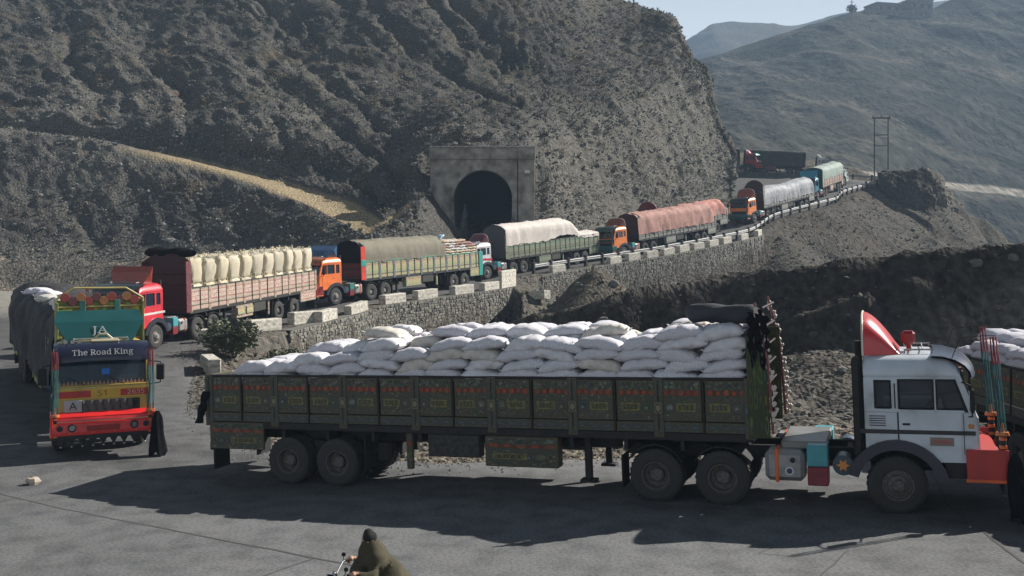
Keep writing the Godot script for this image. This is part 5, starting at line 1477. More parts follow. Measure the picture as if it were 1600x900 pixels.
	for z in [0.75, 0.58, 0.92]:
		b = MB.new(); b.cyl(Vector3(0.75, 3.14, z), Vector3(1.02, 3.12, z), 0.02, 0.055, 10); b.cyl(Vector3(0.8, 3.02, z), Vector3(0.8, 3.14, z), 0.015, 0.015, 6); part("air_horn", b, M.chrome, t)
	b = MB.new(); b.bbox(Vector3(0.55, 3.08, -0.45), Vector3(0.98, 3.14, 0.28), 0.02); b.tube([Vector3(0.6, 3.12, -0.3), Vector3(0.6, 3.26, -0.15), Vector3(0.6, 3.26, 0.05), Vector3(0.6, 3.12, 0.2)], 0.03, 6); part("roof_bracket", b, paint(Color(0.40, 0.36, 0.24)), t)
	b = MB.new(); b.box(Vector3(1.72, 1.062, -1.25), Vector3(1.745, 1.085, 1.25)); part("bumper_edging", b, paint(Color(0.55, 0.30, 0.22)), t)
	for i in 9:
		b = MB.new(); b.cyl(Vector3(1.803, 0.78, -1.1 + i * 0.275), Vector3(1.815, 0.78, -1.1 + i * 0.275), 0.022, 0.018, 8); part("reflector", b, paint([Color(0.6, 0.2, 0.02), Color(0.5, 0.42, 0.05)][i % 2]), t)
	for z in [-1.12, 1.12]:
		for i in 5:
			b = MB.new(); b.bbox(Vector3(1.40 - 0.05 * i, 2.02 + i * 0.12, z * 1.035 - 0.02), Vector3(1.43 - 0.05 * i, 2.08 + i * 0.12, z * 1.035 + 0.02), 0.008); part("pillar_stud", b, [gold, paint(Color(0.3, 0.03, 0.03))][i % 2], t)
	# roundels and frame on its headboard
	for i in 10:
		b = MB.new(); b.cyl(Vector3(-2.59, 0, 0), Vector3(-2.54, 0, 0), 0.15, 0.13, 16)
		o = part("headboard_roundel", b, paint([Color(0.30, 0.05, 0.03), Color(0.36, 0.15, 0.04), Color(0.14, 0.04, 0.04)][i % 3]), t); o.transform = T * Transform3D(Basis(), Vector3(0, 3.92 + 0.12 * (i % 2), -1.0 + i * 0.222))
	b = MB.new(); b.tube([Vector3(-2.58, 3.75, -1.26), Vector3(-2.58, 3.98, -1.26), Vector3(-2.58, 4.30, -0.75), Vector3(-2.58, 4.32, 0.75), Vector3(-2.58, 3.98, 1.26), Vector3(-2.58, 3.75, 1.26), Vector3(-2.58, 3.75, -1.26)], 0.035, 6); part("headboard_frame", b, paint(Color(0.42, 0.34, 0.12)), t).transform = T
	for z in [-0.5, 0.5]:
		b = MB.new(); b.bbox(Vector3(-2.6, 3.3, z - 0.09), Vector3(-2.53, 3.95, z + 0.09), 0.02); part("headboard_bracket", b, paint(Color(0.04, 0.17, 0.14)), t).transform = T
	for i in 11:
		b = MB.new(); b.bbox(Vector3(-2.6, 1.6 + i * 0.2, 0.9), Vector3(-2.53, 1.66 + i * 0.2, 1.22), 0.01); part("headboard_slat", b, paint([Color(0.30, 0.30, 0.05), Color(0.10, 0.20, 0.04), Color(0.4, 0.36, 0.2)][i % 3]), t).transform = T
	G = place_on(t, s)
	b = tarp(-15.7, -2.9, func(x): return [Vector2(1.33, 1.15), Vector2(1.34, 2.5), Vector2(1.2, 3.15), Vector2(0.8, 3.5), Vector2(0, 3.6), Vector2(-0.8, 3.5), Vector2(-1.2, 3.15), Vector2(-1.34, 2.5), Vector2(-1.33, 1.2)], 41, 50, 0.16)
	o = inst("tarpaulin", b.mesh(), worn(Color(0.030, 0.029, 0.033), 0.8, M.t_dirt, 0.8, M.t_fine, 2.0)); o.transform = G; tag(o, "dark grey tarpaulin hanging over the load of the lorry facing the camera", "tarpaulin")
	for i in 5:
		o = inst("white_sack", sack[i], wm[i % 4]); o.transform = G * Transform3D(Basis(Vector3.UP, 0.2 * i), Vector3(-4.6 - 1.7 * i, 3.55, 0.75 - 0.15 * (i % 2)))
		tag(o, "white sack, %s of five from the front, on the dark grey tarpaulin at left" % ORD[i], "sack", "sacks on the dark grey tarpaulin")

	queue(sack)

func lettering_free(t): pass

func queue(sack: Array):
	var b: MB
	var o: MeshInstance3D
	# red cab, cream bulk bags
	var s := {"x": -17.66, "d": 47.93, "a": -106.5, "label": "red-cabbed lorry with orange-brown scoop, its trailer stacked with cream bulk bags", "cab": Color(0.52, 0.02, 0.035), "band": Color(0.45, 0.42, 0.40), "fair": Color(0.30, 0.055, 0.03), "fair_style": "board", "fair_w": 1.1, "fair_h": 0.80, "fair_l": 0.45, "posts": true, "visor": Color(0.02, 0.03, 0.035),
		"bumper": Color(0.3, 0.03, 0.04), "boards": "rose", "kinds": 6, "panels": 16, "head_h": 4.3, "axles": [-11.4, -13.2], "head": worn(Color(0.045, 0.010, 0.012), 0.7, M.t_dirt, 1.0), "rib": worn(Color(0.05, 0.01, 0.012), 0.7, M.t_dirt, 1.0), "strut": worn(Color(0.07, 0.04, 0.04), 0.8, M.t_dirt, 1.0)}
	s.post = board_mats("rose", 6)[3]; s.flank = worn(Color(0.16, 0.03, 0.035), 0.7, M.t_dirt, 1.0)
	var t := make_truck(s); var T: Transform3D = s.T; var G := place_on(t, s)
	for side in [-1.0, 1.0]:
		b = MB.new(); b.box(Vector3(-0.665, 1.62, 1.22 * side - 0.004), Vector3(1.40, 1.72, 1.22 * side + 0.004)); part("pale_stripe", b, paint(Color(0.55, 0.5, 0.48)), t)
	b = MB.new(); b.box(Vector3(-7.9, 0.78, 1.235), Vector3(-7.2, 1.2, 1.245))
	var bag := []
	for i in 4: bag.append(bulk_bag(i + 2))
	var bm := [worn(Color(0.56, 0.49, 0.35), 0.9, M.t_fine, 1.0, M.t_fine, 2.0), worn(Color(0.60, 0.53, 0.40), 0.9, M.t_fine, 0.8, M.t_fine, 2.0), worn(Color(0.50, 0.45, 0.34), 0.9, M.t_fine, 1.2, M.t_fine, 2.0)]
	for layer in 2:
		for r in 2:
			for i in 11:
				o = inst("bulk_bag", bag[rng.randi() % 4], bm[rng.randi() % 3])
				var near := r == 0
				var y := 1.50 if layer == 0 else 2.70 + rng.randf_range(-0.03, 0.03)
				o.transform = G * Transform3D(Basis.from_euler(Vector3(rng.randf_range(-0.04, 0.04), (PI / 2) * (rng.randi() % 4) + rng.randf_range(-0.12, 0.12), rng.randf_range(-0.05, 0.05))).scaled(Vector3(1.0, 1.12, 1.0)), Vector3(-3.55 - i * 1.165, y, -0.60 if near else 0.60))
				tag(o, "cream bulk bag, %s from the headboard, %s layer, %s side of its trailer" % [ORD[i], "lower" if layer == 0 else "upper", "valley" if near else "hill"], "bulk bag", "bulk bags behind the red cab")
	b = MB.new()
	var P := []
	for i in 12:
		var row := []
		for j in 12:
			var a := TAU * j / 12; var rr := 0.24 * (1 + 0.2 * sin(a * 2 + i * 1.3)) * (0.5 if i in [0, 11] else 1.0)
			row.append(Vector3(rr * 1.5 * cos(a), rr * sin(a), -1.35 + 2.7 * i / 11.0))
		P.append(row)
	b.grid(P, true)
	o = inst("rolled_tarpaulin", b.mesh(), M.black_cloth); o.transform = G * Transform3D(Basis(), Vector3(-2.95, 4.3, 0)); tag(o, "black rolled tarpaulin across the maroon headboard behind the red cab", "tarpaulin")
	for i in 2:
		b = MB.new(); b.bbox(Vector3(-7.6 - i * 0.9, 0.80, -1.27), Vector3(-6.9 - i * 0.9, 1.2, -1.225), 0.01); part("yellow_plate", b, board_mats("cream", 6)[i], t).transform = T

	# orange cab, olive tarpaulin and small sacks
	s = {"x": -12.16, "d": 65.81, "a": -124.3, "label": "orange-cabbed lorry with blue roof board, olive tarpaulin over most of its green trailer", "cab": Color(0.72, 0.16, 0.025), "fair": Color(0.05, 0.12, 0.24), "fair_style": "board", "fair_w": 1.15, "fair_h": 0.75, "fair_l": 0.7, "visor": Color(0.3, 0.1, 0.03), "posts": true,
		"bumper": Color(0.30, 0.03, 0.03), "boards": "cream", "kinds": 6, "panels": 18, "head_h": 4.0, "head": worn(Color(0.012, 0.06, 0.05), 0.7, M.t_dirt, 1.0), "rail": paint(Color(0.03, 0.30, 0.20)), "strut": paint(Color(0.02, 0.12, 0.08)), "rim": M.rim_pale, "box": Color(0.04, 0.2, 0.16)}
	s.post = worn(Color(0.20, 0.26, 0.29), 0.7, M.t_dirt, 1.0); s.flank = paint(Color(0.60, 0.05, 0.02))
	t = make_truck(s); T = s.T; G = place_on(t, s)
	for side in [-1.0, 1.0]:
		b = MB.new(); b.bbox(Vector3(-2.8, 2.3, 1.27 * side - 0.02), Vector3(-2.34, 2.72, 1.27 * side + 0.02), 0.01); part("green_corner", b, paint(Color(0.02, 0.30, 0.24)), t).transform = T
		b = MB.new(); b.bbox(Vector3(-15.85, 0.8, 1.26 * side - 0.02), Vector3(-15.4, 2.62, 1.26 * side + 0.02), 0.01); part("green_tail_post", b, paint(Color(0.02, 0.30, 0.26)), t).transform = T
	b = MB.new(); b.box(Vector3(-2.60, 1.5, -1.2), Vector3(-2.585, 2.5, 1.2)); part("red_lower_headboard", b, worn(Color(0.12, 0.012, 0.01), 0.7, M.t_dirt, 1.0), t).transform = T
	lettering("deflector_lettering", "JAN", 0.3, paint(Color(0.01, 0.03, 0.12)), t, Transform3D(Basis(Vector3(0, 0, -1), Vector3(0, 1, 0), Vector3(1, 0, 0)) * Basis(Vector3(1, 0, 0), -0.57), Vector3(0.22, 3.3, 0)), "Droid Serif", 1.4)
	b = tarp(-11.3, -2.5, func(x): return [Vector2(1.25, 2.5), Vector2(1.25, 3.1), Vector2(1.12, 3.55), Vector2(0.7, 3.92), Vector2(0, 4.02), Vector2(-0.7, 3.92), Vector2(-1.12, 3.55), Vector2(-1.25, 3.1), Vector2(-1.25, 2.5)], 61, 44, 0.045)
	o = inst("tarpaulin", b.mesh(), worn(Color(0.25, 0.225, 0.165), 0.85, M.t_fine, 0.8, M.t_bump, 4.0)); o.transform = G; tag(o, "olive-brown tarpaulin rounded over the load behind the orange cab nearest the tunnel", "tarpaulin")
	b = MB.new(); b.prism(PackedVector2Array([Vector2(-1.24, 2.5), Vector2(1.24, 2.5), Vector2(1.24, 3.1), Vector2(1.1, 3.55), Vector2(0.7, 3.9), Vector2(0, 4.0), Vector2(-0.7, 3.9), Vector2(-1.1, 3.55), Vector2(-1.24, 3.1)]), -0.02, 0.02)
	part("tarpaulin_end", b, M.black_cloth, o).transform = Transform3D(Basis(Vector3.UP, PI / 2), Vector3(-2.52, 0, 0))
	var small := []
	for i in 4: small.append(superbag(0.78, 0.24, 0.5, i + 20))
	var sm := [worn(Color(0.60, 0.55, 0.50), 0.9, M.t_fine, 1.2), worn(Color(0.56, 0.42, 0.30), 0.9, M.t_fine, 1.2), worn(Color(0.52, 0.44, 0.32), 0.9, M.t_fine, 1.2), worn(Color(0.62, 0.60, 0.58), 0.9, M.t_fine, 1.2), worn(Color(0.35, 0.20, 0.16), 0.9, M.t_fine, 1.2)]
	for i in 6:
		for k in 6:
			for r in 3:
				if r > 0 and k < 5: continue
				if (i == 5 and k > 3) or (i == 4 and k > 4): continue
				o = inst("small_sack", small[rng.randi() % 4], sm[(k + rng.randi() % 2) % 5])
				o.transform = G * Transform3D(Basis.from_euler(Vector3(rng.randf_range(-0.1, 0.1), rng.randf_range(-0.12, 0.12), rng.randf_range(-0.08, 0.08))), Vector3(-11.65 - i * 0.66 + (0.12 if k % 2 else 0.0), 2.55 + k * 0.195, -0.95 + r * 0.6))
				tag(o, "small sack, %s back from olive tarpaulin, %s course up, %s" % [ORD[i], ORD[k], ROWN[r]], "sack", "small sacks behind the olive tarpaulin")
	o = inst("small_sack", small[0], paint(Color(0.30, 0.42, 0.52))); o.transform = G * Transform3D(Basis.from_euler(Vector3(0, 0, -0.5)), Vector3(-11.3, 3.85, -0.75)); tag(o, "pale blue sack leaning on the rear end of the olive tarpaulin", "sack")

	# white cab, cream tarpaulin
	s = {"x": -2.9, "d": 85.5, "a": -130.5, "label": "white-cabbed lorry with red stripe in front of the tunnel, under a cream tarpaulin", "cab": Color(0.60, 0.60, 0.62), "fair": Color(0.12, 0.02, 0.03), "fair_w": 0.95, "fair_h": 0.7, "bumper": Color(0.45, 0.03, 0.05), "boards": "green", "kinds": 5, "panels": 18, "head_h": 3.9, "visor": Color(0.3, 0.3, 0.31),
		"head": worn(Color(0.05, 0.05, 0.055), 0.8, M.t_dirt, 1.0), "rim": M.rim_pale, "strut": worn(Color(0.10, 0.11, 0.09), 0.8, M.t_dirt, 1.0)}
	s.post = board_mats("green", 5)[2]
	t = make_truck(s); G = place_on(t, s)
	for side in [-1.0, 1.0]:
		b = MB.new(); b.prism(PackedVector2Array([Vector2(-0.66, 1.5), Vector2(1.40, 1.62), Vector2(1.40, 1.80), Vector2(-0.66, 1.68)]), 1.218 * side - 0.004, 1.218 * side + 0.004); part("red_stripe", b, paint(Color(0.45, 0.02, 0.03)), t)
	b = tarp(-15.85, -2.45, func(x):
		var k := smooth(-13.6, -11.4, x)
		var y := lerpf(2.95, 4.35, k); var e := lerpf(2.75, 3.95, k)
		var lo := 2.52 + 0.35 * smooth(-13.0, -11.5, x) * smooth(-7.5, -10.5, x) + 0.12 * smooth(-14.6, -15.6, x)
		return [Vector2(1.27, lo), Vector2(1.29, e - 0.4), Vector2(1.22, e), Vector2(0.7, y - 0.12), Vector2(0, y), Vector2(-0.7, y - 0.12), Vector2(-1.22, e), Vector2(-1.29, e - 0.4), Vector2(-1.27, lo)], 71, 60, 0.05)
	o = inst("tarpaulin", b.mesh(), worn(Color(0.80, 0.72, 0.65), 0.85, M.t_fine, 0.8, M.t_bump, 4.0)); o.transform = G; tag(o, "cream tarpaulin sloping down at the rear of the load below the tunnel", "tarpaulin")
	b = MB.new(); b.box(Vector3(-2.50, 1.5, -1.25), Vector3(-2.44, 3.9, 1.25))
	part("tarpaulin_end", b, worn(Color(0.075, 0.075, 0.08), 0.9, M.t_fine, 1.0), o)  # front end coloured dark grey, its shade put into the cloth colour
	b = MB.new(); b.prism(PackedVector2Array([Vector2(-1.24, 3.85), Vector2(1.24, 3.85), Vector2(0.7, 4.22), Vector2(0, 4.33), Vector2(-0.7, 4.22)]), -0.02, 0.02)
	part("tarpaulin_gable", b, worn(Color(0.075, 0.075, 0.08), 0.9, M.t_fine, 1.0), o).transform = Transform3D(Basis(Vector3.UP, PI / 2), Vector3(-2.47, 0, 0))  # gable in the same dark grey, shade painted over cream cloth

	# orange cab, pink tarpaulin
	s = {"x": 9.95, "d": 98.95, "a": -134.5, "label": "orange-cabbed lorry with a dark teal front and faded pink tarpaulin above the blocks", "cab": Color(0.72, 0.19, 0.025), "fair": Color(0.20, 0.045, 0.02), "fair_w": 1.1, "fair_h": 0.75, "bumper": Color(0.02, 0.13, 0.11), "band": Color(0.01, 0.06, 0.06), "posts": true, "boards": "ash", "kinds": 5, "panels": 18, "head_h": 4.1, "visor": Color(0.01, 0.05, 0.045),
		"head": worn(Color(0.035, 0.018, 0.018), 0.8, M.t_dirt, 1.0)}
	s.post = board_mats("ash", 5)[2]
	t = make_truck(s); G = place_on(t, s)
	var hump := func(top: float): return func(x):
		var k := smooth(-15.8, -14.8, x)
		var y := lerpf(top - 0.7, top, k)
		return [Vector2(1.27, 2.0 if x < -14.0 else 1.95), Vector2(1.29, 2.6), Vector2(1.24, y - 0.55), Vector2(0.95, y - 0.2), Vector2(0, y), Vector2(-0.95, y - 0.2), Vector2(-1.24, y - 0.55), Vector2(-1.29, 2.6), Vector2(-1.27, 1.95)]
	b = tarp(-15.6, -2.3, hump.call(4.1), 81, 56, 0.08)
	o = inst("tarpaulin", b.mesh(), worn(Color(0.50, 0.27, 0.22), 0.85, M.t_fine, 0.6, M.t_bump, 4.0)); o.transform = G; tag(o, "faded pink tarpaulin over the trailer behind the teal-fronted orange cab", "tarpaulin")
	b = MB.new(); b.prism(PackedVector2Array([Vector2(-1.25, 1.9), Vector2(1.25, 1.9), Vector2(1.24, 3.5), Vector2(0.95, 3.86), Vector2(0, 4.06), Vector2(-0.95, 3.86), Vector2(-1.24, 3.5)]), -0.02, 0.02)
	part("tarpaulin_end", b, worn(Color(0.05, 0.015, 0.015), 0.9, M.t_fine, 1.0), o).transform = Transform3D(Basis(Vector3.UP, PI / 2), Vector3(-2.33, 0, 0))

	# beside it, in the inner lane
	s = {"x": 12.9, "d": 106.9, "a": -134.5, "label": "lorry with round-topped maroon headboard, mostly hidden behind the pink tarpaulin", "cab": Color(0.15, 0.03, 0.02), "fair_h": 0.5, "bumper": Color(0.2, 0.02, 0.02), "boards": "ash", "kinds": 5, "panels": 14, "head_h": 4.3, "head_arc": 0.75, "head": worn(Color(0.22, 0.02, 0.02), 0.7, M.t_dirt, 1.0), "ribs": false}
	s.post = board_mats("ash", 5)[3]
	t = make_truck(s); G = place_on(t, s)
	b = tarp(-15.7, -2.8, hump.call(3.7), 85, 50, 0.12)
	o = inst("tarpaulin", b.mesh(), worn(Color(0.58, 0.25, 0.20), 0.85, M.t_fine, 0.6, M.t_bump, 4.0)); o.transform = G; tag(o, "rumpled salmon tarpaulin behind the round maroon headboard in the inner lane", "tarpaulin")

	# orange cab, grey tarpaulin, tall arched dark headboard
	s = {"x": 27.8, "d": 121.6, "a": -132.0, "label": "orange-cabbed lorry with tall arched dark headboard and silver-grey tarpaulin near the bend", "cab": Color(0.75, 0.20, 0.025), "fair": Color(0.26, 0.05, 0.02), "fair_w": 1.15, "fair_h": 1.0, "bumper": Color(0.01, 0.10, 0.10), "posts": true, "boards": "ash", "kinds": 5, "panels": 18, "head_h": 4.5, "head_arc": 0.7, "visor": Color(0.012, 0.016, 0.02), "head": worn(Color(0.05, 0.02, 0.015), 0.8, M.t_dirt, 1.0), "rim": M.rim_pale}
	s.post = board_mats("ash", 5)[1]
	t = make_truck(s); G = place_on(t, s)
	b = tarp(-15.7, -2.5, func(x):
		var y := 3.75 + 0.12 * sin(x * 0.8)
		return [Vector2(1.27, 1.75), Vector2(1.29, 2.6), Vector2(1.2, y - 0.6), Vector2(0.8, y - 0.18), Vector2(0, y), Vector2(-0.8, y - 0.18), Vector2(-1.2, y - 0.6), Vector2(-1.29, 2.6), Vector2(-1.27, 1.75)], 91, 50, 0.07)
	o = inst("tarpaulin", b.mesh(), worn(Color(0.36, 0.37, 0.39), 0.7, M.t_fine, 0.7, M.t_bump, 4.0)); o.transform = G; tag(o, "silver-grey tarpaulin over the trailer of the last orange cab before the bend", "tarpaulin")

	# blue cab, pale green tarpaulin
	s = {"x": 40.6, "d": 139.8, "a": -121.0, "label": "lorry with turquoise roof board and pale green tarpaulin coming out of the far bend", "cab": Color(0.03, 0.16, 0.22), "fair": Color(0.02, 0.24, 0.32), "fair_style": "board", "fair_w": 1.2, "fair_h": 0.95, "bumper": Color(0.05, 0.05, 0.06), "boards": "rose", "kinds": 6, "panels": 16, "rear": -14.4, "axles": [-11.6, -12.9], "head_h": 4.2, "head": worn(Color(0.01, 0.07, 0.07), 0.8, M.t_dirt, 1.0), "rim": M.rim_pale}
	s.post = board_mats("rose", 6)[1]; s.flank = worn(Color(0.01, 0.10, 0.09), 0.8, M.t_dirt, 1.0)
	t = make_truck(s); G = place_on(t, s)
	b = tarp(-14.4, -2.6, func(x):
		var y := 4.25
		return [Vector2(1.27, 2.4), Vector2(1.29, 2.9), Vector2(1.24, y - 0.6), Vector2(0.9, y - 0.2), Vector2(0, y), Vector2(-0.9, y - 0.2), Vector2(-1.24, y - 0.6), Vector2(-1.29, 2.9), Vector2(-1.27, 2.4)], 95, 40, 0.06)
	o = inst("tarpaulin", b.mesh(), worn(Color(0.33, 0.40, 0.35), 0.8, M.t_fine, 0.7, M.t_bump, 4.0)); o.transform = G; tag(o, "pale green tarpaulin rounded over the load at the far bend", "tarpaulin")

	# in and beyond the far bend
	s = {"x": 49.6, "d": 157.0, "a": -125.0, "bare": true, "label": "pale-roofed tractor unit just behind the pale green tarpaulin at the far bend", "cab": Color(0.45, 0.50, 0.48), "fair_h": 0.5, "bumper": Color(0.2, 0.2, 0.2), "boards": "ash", "name": "tractor_unit", "post": M.chassis}
	make_truck(s)
	s = {"x": 49.5, "d": 164.8, "a": -14.0, "rear": -12.0, "axles": [-8.6, -9.9], "label": "dark-tarpaulined lorry with white cab standing on the upper leg of the far bend", "cab": Color(0.42, 0.45, 0.45), "fair": Color(0.40, 0.42, 0.40), "fair_h": 0.5, "bumper": Color(0.05, 0.05, 0.06), "boards": "head", "kinds": 3, "panels": 10, "head_h": 3.9, "head": worn(Color(0.02, 0.03, 0.045), 0.8, M.t_dirt, 1.0)}
	s.post = M.chassis; s.flank = M.chassis
	t = make_truck(s); G = place_on(t, s)
	b = tarp(-12.1, -2.5, func(x): return [Vector2(1.27, 1.5), Vector2(1.29, 2.6), Vector2(1.24, 3.4), Vector2(0.9, 3.8), Vector2(0, 3.95), Vector2(-0.9, 3.8), Vector2(-1.24, 3.4), Vector2(-1.29, 2.6), Vector2(-1.27, 1.5)], 99, 36, 0.05)
	o = inst("tarpaulin", b.mesh(), worn(Color(0.035, 0.033, 0.035), 0.7, M.t_fine, 0.7)); o.transform = G; tag(o, "long dark tarpaulin on the upper leg of the far bend", "tarpaulin")
	s = {"x": 38.9, "d": 166.4, "a": -38.0, "bend": 20.0, "label": "red lorry coming round the foot of the cliff on the far road", "cab": Color(0.34, 0.03, 0.045), "band": Color(0.5, 0.3, 0.3), "fair": Color(0.55, 0.22, 0.24), "fair_h": 0.6, "bumper": Color(0.42, 0.05, 0.05), "visor": Color(0.03, 0.22, 0.16), "boards": "head", "kinds": 3, "panels": 14, "head_h": 4.2}
	s.post = M.chassis; s.flank = M.chassis; s.head = worn(Color(0.06, 0.02, 0.02), 0.8, M.t_dirt, 1.0)
	make_truck(s)

	# at the right edge: another load of sacks
	s = {"x": 12.85, "d": 11.3, "a": -90.0, "y": -0.05, "yr": -0.1, "label": "sack-laden trailer seen end-on behind the white cab at the right edge", "cab": Color(0.35, 0.05, 0.04), "fair_h": 0.6, "boards": "olive", "kinds": 21, "panels": 12, "head_h": 3.8}
	s.post = board_mats("olive", 21)[7]; s.flank = s.post
	t = make_truck(s); G = place_on(t, s)
	var wm := [worn(Color(0.60, 0.58, 0.64), 0.9, M.t_fine, 1.2, M.t_fine, 1.5), worn(Color(0.55, 0.54, 0.58), 0.9, M.t_fine, 1.1, M.t_fine, 1.5)]
	for i in 13:
		for r in 4:
			for k in 2:
				if k == 0 and (r != 0 or i > 6): continue
				if k == 1 and i == 0 and r == 0: continue
				o = inst("white_sack", sack[rng.randi() % 8], wm[rng.randi() % 2])
				o.transform = G * Transform3D(Basis.from_euler(Vector3(rng.randf_range(-0.1, 0.1), rng.randf_range(-0.15, 0.15), 0.08)), Vector3(-15.25 + i * 0.92, 2.66 + k * 0.22 + (0.2 if r in [1, 2] else 0.0), 0.88 - r * 0.58))
				tag(o, "white sack, %s from tail, %s course, %s, trailer at right edge" % [ORD[i], ORD[k], ROWN[r]], "sack", "white sacks at the right edge")

# ---------------------------------------------------------------- walls, blocks, rails
func edge(k: int, off: float) -> Vector3:   # a point beside the road; above zero: towards the valley
	var p: Vector3 = road[k]; var q: Vector3 = road[mini(k + 1, road.size() - 1)]
	if k == road.size() - 1: q = p + (p - road[k - 1])
	var dir := Vector2(q.x - p.x, -(q.z - p.z)).normalized()
	return Vector3(p.x - dir.y * off, p.y, -(-p.z + dir.x * off))

func find_k(u: float, off: float) -> float:
	var best := 0; var bd := 1e9
	for k in range(20, road.size() - 14):
		var p := edge(k, off)
		var e := absf(800.0 + F * p.x / -p.z - u)
		if e < bd: bd = e; best = k
	return best

func along(k: int, off: float) -> Transform3D:   # standing at the roadside, x along the road uphill, z to the valley
	var p := edge(k, off); var q := edge(maxi(k - 2, 0), off)
	var x := (q - p).normalized()
	var z := Vector3.UP.cross(x)*-1.0
	z = x.cross(Vector3.UP).normalized()
	return Transform3D(Basis(x, z.cross(x), z), p)

func masonry(called: String, label: String, k0: int, k1: int, off: float, depth: float):
	# k0 is the lower end
	var w := thing(called, label, "wall")
	var core := MB.new(); var st := MB.new()
	var ks := []
	for k in range(k1, k0 + 1): ks.append(k)
	var g := RandomNumberGenerator.new(); g.seed = k0
	var P := []
	for k in ks:
		var T := along(k, off)
		P.append([T * Vector3(0, -depth, 0.25), T * Vector3(0, -0.02, -0.02), T * Vector3(0, -0.02, -0.7)])
	core.grid(P)
	part("core", core, M.mortar, w)
	for k in ks:
		if k == ks[0]: continue
		var T := along(k, off)
		var y := -0.04
		while y > -depth:
			var h := g.randf_range(0.12, 0.24)
			var x := -0.42 + g.randf() * 0.15
			while x < 0.40:
				var l := g.randf_range(0.16, 0.42)
				var pr := g.randf_range(0.02, 0.085)
				var zc := 0.25 * (-y / depth)
				var c := Color(0.19, 0.18, 0.152).lerp(Color(0.31, 0.293, 0.25), g.randf()) if g.randf() > 0.2 else Color(0.12, 0.115, 0.105)
				st.col = c
				st.xf = T * Transform3D(Basis.from_euler(Vector3(g.randf_range(-0.05, 0.05), g.randf_range(-0.06, 0.06), g.randf_range(-0.12, 0.12))), Vector3(x + l / 2, y - h / 2, zc))
				var a := Vector3(l / 2 - 0.012, h / 2 - 0.012, pr)
				var i := 0.72 + 0.2 * g.randf()
				var f := [Vector3(-a.x, -a.y, 0), Vector3(a.x, -a.y, 0), Vector3(a.x, a.y, 0), Vector3(-a.x, a.y, 0)]
				var o := [Vector3(-a.x * i, -a.y * i, pr), Vector3(a.x * i, -a.y * i * 0.9, pr), Vector3(a.x * i * 0.92, a.y * i, pr * 0.9), Vector3(-a.x * i, a.y * i, pr)]
				st.quad(o[0], o[1], o[2], o[3])
				for n in 4: st.quad(f[n], f[(n + 1) % 4], o[(n + 1) % 4], o[n])
				x += l
			y -= h
	part("stones", st, M.stone, w).set_meta("kind", "stuff")

func block_mesh(l: float, h: float, w: float, sd: int) -> ArrayMesh:
	var b := MB.new()
	b.bbox(Vector3(-l / 2, -0.12, -w / 2), Vector3(l / 2, h, w / 2), 0.035)
	var g := RandomNumberGenerator.new(); g.seed = sd
	for i in b.v.size():   # knocked about
		var p := b.v[i]
		var q := Vector3(sin(p.x * 9 + sd), sin(p.y * 11 + sd * 2.0), sin(p.z * 13 + sd * 3.0))
		b.v[i] = p + q * 0.02
	return b.mesh()

